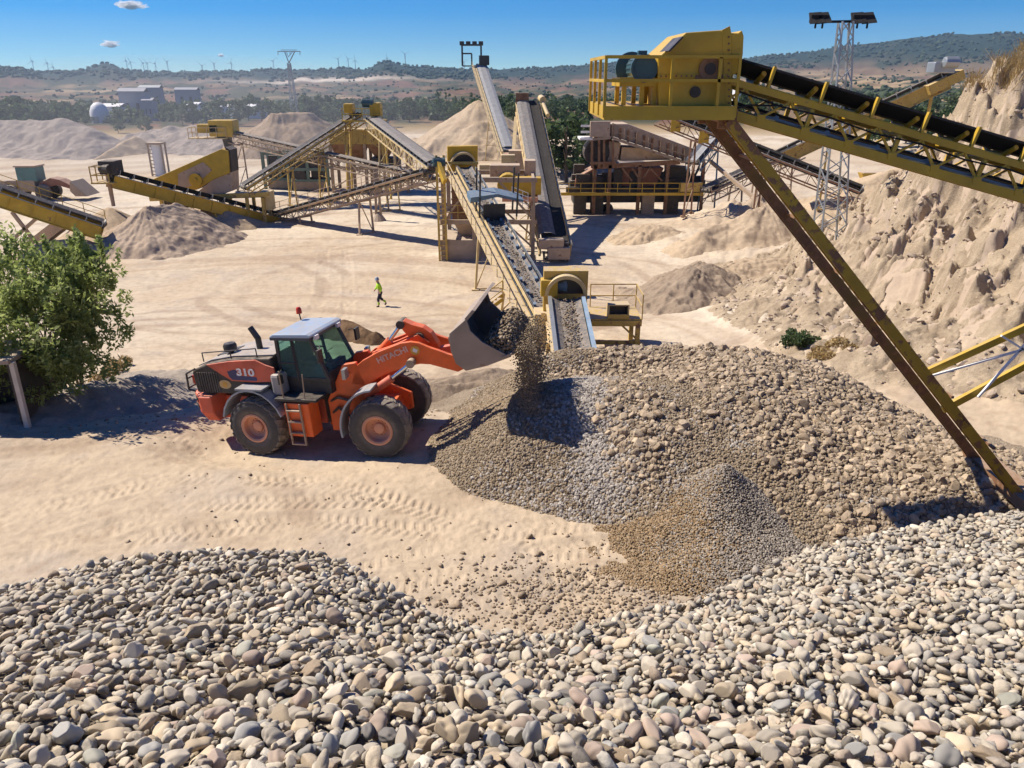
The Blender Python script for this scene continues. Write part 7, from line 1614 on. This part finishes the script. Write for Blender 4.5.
def turbines():
    r = random.Random(2)
    pr = None
    for px, pt, pb in ((32, 59, 71), (47, 61, 71), (53, 65, 71), (126, 59, 70), (130.5, 60, 70), (143, 61, 70), (147, 61, 70), (155, 61.5, 70), (167, 59.5, 70), (202, 63.5, 71), (214, 61.5, 71), (231, 61, 71), (273, 59, 70), (338, 57, 69), (348, 57, 69), (355, 58.5, 69), (387, 56, 62), (405, 52, 64), (464, 60, 69)):
        Y = 3350; c = at(px, pt+2, Y); x = c.x; z0 = gz(x, Y)-2; T = thing('wind_turbine', (x, Y, z0), 'thin white wind turbine standing on the far ridge', 'wind turbine', 'wind turbines on the far ridge')
        H = c.z-z0; m = MB(); m.tube((x, Y, z0), (x, Y, c.z), 1.5, 8, .9); m.build('tower', 'turbine', T); m = MB(); m.beam((x, Y-4, c.z), (x, Y+4, c.z), 3, 3); m.build('nacelle', 'turbine', T)
        a0 = r.uniform(0, 2.1)
        for k in range(3): a = a0+k*2.0944; d = V(math.sin(a), 0, math.cos(a)); m = MB(); m.tube(V(x, Y-5, c.z), V(x, Y-5, c.z)+d*22, .8, 6, .25); m.build('blade', 'turbine', T)
turbines()
# ---------------------------------------------------------------- small concrete shelter at the left edge
def shelter():
    Y = 21.6; p0, p1 = at(-40, 412, Y), at(20, 408, Y); z0 = gz(p1.x, Y)-.1; zt = at(12, 362, Y).z; T = thing('shelter', ((p0.x+p1.x)/2, Y+.8, z0), 'low dark mouthed concrete shelter at the left edge under the bush', 'shelter')
    m = MB(); m.box(((p0.x+p1.x)/2, Y+.8, zt+.03), p1.x-p0.x+.2, 1.9, .12); m.build('roof', 'concrete', T)
    m = MB(); m.beam((at(13, 366, Y).x, Y, zt), (p1.x+.1, Y, z0), .14, .14); m.build('post', 'white_dusty', T); m = MB(); m.box((p0.x, Y+.8, (zt+z0)/2), .12, 1.7, zt-z0); m.build('wall', 'concrete', T); m = MB(); m.box(((p0.x+p1.x)/2, Y+1.7, (zt+z0)/2), p1.x-p0.x, .1, zt-z0); m.build('back_wall', 'dark', T)  # back wall painted dark for the shade inside the shelter
    m = MB(); m.box((p1.x-.1, Y+.85, (zt+z0)/2), .10, 1.5, zt-z0); m.build('side_wall', 'dark', T)  # side wall painted dark too, carrying the inner shade
MT['white_dusty'] = mat('dusty_whitewash', (.55, .48, .4), .8, dust=.4)
shelter()
# ---------------------------------------------------------------- small clouds far above the haze
def clouds():
    rg = np.random.default_rng(8); m, nt, b = _nodes('cloud_white'); b.inputs['Base Color'].default_value = (.95, .95, .95, 1); b.inputs['Roughness'].default_value = 1; b.inputs['Specular IOR Level'].default_value = 0
    out = [q for q in nt.nodes if q.type == 'OUTPUT_MATERIAL'][0]; tl = N(nt, 'ShaderNodeBsdfTranslucent'); tl.inputs[0].default_value = (1, 1, 1, 1); tp = N(nt, 'ShaderNodeBsdfTransparent'); mx = N(nt, 'ShaderNodeMixShader'); mx.inputs[0].default_value = .75; m2 = N(nt, 'ShaderNodeMixShader'); m2.inputs[0].default_value = .76
    nt.links.new(b.outputs[0], mx.inputs[1]); nt.links.new(tl.outputs[0], mx.inputs[2]); nt.links.new(mx.outputs[0], m2.inputs[1]); nt.links.new(tp.outputs[0], m2.inputs[2]); nt.links.new(m2.outputs[0], out.inputs[0])
    for px, py, w, h, lab in ((131, 4.5, 24, 6, 'largest small white cloud near the top edge'), (110, 43.5, 16, 5.5, 'flat white cloud over the left hills'), (221, 55, 6, 3.5, 'tiny white cloud low over the ridge by the pylon')):
        D = 15000.0; c = np.array(at(px, py, D)); k = D/F*1.05; n = 90
        p = c+np.stack([rg.normal(0, w*.2, n)*k, rg.normal(0, w*.2, n)*k, np.abs(rg.normal(0, h*.24, n))*k-h*.3*k], 1); s = rg.uniform(.16, .40, n)*w*k*np.exp(-np.abs(p[:, 0]-c[0])/(w*.5*k))
        o = stones('cloud', p, s, m, rg, None, 3, flat=(.45, .7), elong=(1, 2), tilt=.1, rough=.2); tag(o, lab, 'cloud')
clouds()
# ---------------------------------------------------------------- air
def haze():
    bm = MB(); x, y0, y1, z0, z1 = 5400, -5400, 5400, -420, 330
    bm.box((0, 0, (z0+z1)/2), 2*x, y1-y0, z1-z0); m = bpy.data.materials.new('air'); m.use_nodes = True; nt = m.node_tree; nt.nodes.clear()
    o = nt.nodes.new('ShaderNodeOutputMaterial'); v = nt.nodes.new('ShaderNodeVolumePrincipled'); v.inputs['Color'].default_value = (.50, .74, 1, 1); v.inputs['Density'].default_value = HAZE; v.inputs['Anisotropy'].default_value = .1; nt.links.new(v.outputs[0], o.inputs['Volume'])
    h = bm.build('haze', m); tag(h, 'thin blue air between the yard and the far hills', 'haze', kind='stuff')
HAZE = .00009
haze()

def dust_cloud():
    v, f = _ico[3]; m = bpy.data.materials.new('dust_air'); m.use_nodes = True; nt = m.node_tree; nt.nodes.clear(); o = nt.nodes.new('ShaderNodeOutputMaterial'); p = nt.nodes.new('ShaderNodeVolumePrincipled')
    p.inputs['Color'].default_value = (.86, .88, .92, 1); p.inputs['Density'].default_value = .0030; nt.links.new(p.outputs[0], o.inputs['Volume'])
    h = mesh_np('dust', v*np.array([48, 45, 10])+np.array([-52, 128, 3]), f, m); tag(h, 'pale dust hanging over the spoil banks on the left', 'dust', kind='stuff')
dust_cloud()

def right_bank():
    def f(x, y):
        z, b, r, az = ground_core(x, y); full = ground_full(x, y); bm = sstep(1.0, 2.6, b)
        wx = x+.6*fbm(x*.7, y*.7, 3, 301); wy = y+.6*fbm(x*.7, y*.7, 3, 302); u, v = wx*.62+wy*.78, wx*.78-wy*.62
        fine = .34*(.5-np.abs(fbm(v*1.7, u*.45, 4, 303))*2)+.20*fbm(wx*2.1, wy*2.1, 5, 304, .65)+.10*fbm(x*7, y*7, 3, 305, .7)
        cut = -.55*sstep(.30, .55, fbm(wx*.55, wy*.75, 3, 306))
        lo = sstep(.25, .9, b)
        return np.where(b > .22, full+.05+(bm+.45*lo*(1-bm))*(fine+cut*bm)-.25*(1-sstep(.22, .6, b)), z-9)
    m = sand_mat('bank_earth', (.27, .205, .138), (.48, .38, .262), .9, 10, 1.0)
    o = sheet('hillside', f, 6.0, 38, 20, 56, .085, m, -5); tag(o, 'tall eroded sandy bank with gullies filling the right side', 'bank', kind='structure')
    rg = np.random.default_rng(44); n = 9000; x = rg.uniform(9, 36, n); y = rg.uniform(21, 50, n); z, b, _, _ = ground_core(x, y); w = np.clip(.5+fbm(x*.5, y*.5, 3, 310), 0, 1); ok = (b > .5) & (rg.uniform(0, 1, n) < w); x, y = x[ok], y[ok]
    zz = np.maximum(f(x, y), ground_full(x, y)); o = stones('rubble', np.stack([x, y, zz], 1), np.clip(rg.lognormal(math.log(.13), .5, len(x)), .06, .6), stone_mat('bank_stone', [(0, (.27, .20, .145)), (.5, (.40, .31, .23)), (1, (.48, .39, .30))], fine=9, dustf=.3), rg, None, 2, tilt=1, angular=.7, smooth=False); tag(o, 'loose stones and clods strewn down the right bank', 'stones', kind='stuff')
right_bank()
# ---------------------------------------------------------------- camera, sun, sky
cam = bpy.data.cameras.new('camera'); cam.lens = 36*F/1024; cam.sensor_width = 36; cam.sensor_fit = 'HORIZONTAL'; cam.clip_start = .1; cam.clip_end = 60000
co = bpy.data.objects.new('camera', cam); col.objects.link(co); co.location = (0, 0, EYE); co.rotation_euler = (math.pi/2-PITCH, 0, 0)
scene.camera = co
SUN = Vector((.605, -.235, -.76)).normalized()     # direction the light travels
w = bpy.data.worlds.new('World'); scene.world = w; w.use_nodes = True
nt = w.node_tree; bg = nt.nodes['Background']; sk = nt.nodes.new('ShaderNodeTexSky'); sk.sky_type = 'NISHITA'; sk.sun_disc = False
to = -SUN
sk.sun_elevation = math.asin(to.z); sk.sun_rotation = math.atan2(to.x, to.y)
sk.altitude = 600; sk.air_density = 1.0; sk.dust_density = 0.0; sk.ozone_density = 4.0
tcw = nt.nodes.new('ShaderNodeTexCoord'); va = nt.nodes.new('ShaderNodeVectorMath'); va.operation = 'ADD'; va.inputs[1].default_value = (0, 0, .04)
vn = nt.nodes.new('ShaderNodeVectorMath'); vn.operation = 'NORMALIZE'; nt.links.new(tcw.outputs['Generated'], va.inputs[0]); nt.links.new(va.outputs[0], vn.inputs[0]); nt.links.new(vn.outputs[0], sk.inputs[0])
hs = nt.nodes.new('ShaderNodeHueSaturation'); hs.inputs['Saturation'].default_value = 1.95; hs.inputs['Value'].default_value = 1.15; hs.inputs['Hue'].default_value = .517; nt.links.new(sk.outputs[0], hs.inputs['Color'])
nt.links.new(hs.outputs[0], bg.inputs[0]); bg.inputs[1].default_value = .068
sl = bpy.data.lights.new('sun', 'SUN'); sl.energy = 5.0; sl.angle = R_(.5); sl.color = (1, .915, .79)
so = bpy.data.objects.new('sun', sl); col.objects.link(so); so.rotation_euler = SUN.to_track_quat('-Z', 'Y').to_euler()
so.location = (-60, 20, 90)
scene.view_settings.view_transform = 'Standard'; scene.view_settings.look = 'None'; scene.view_settings.exposure = .56; scene.view_settings.gamma = 1
scene.view_settings.use_curve_mapping = False
scene.cycles.use_denoising = True; scene.cycles.max_bounces = 5; scene.cycles.diffuse_bounces = 3; scene.cycles.transparent_max_bounces = 12; scene.cycles.volume_bounces = 0
scene.cycles.use_adaptive_sampling = True; scene.cycles.adaptive_threshold = .015
scene.render.engine = 'CYCLES'
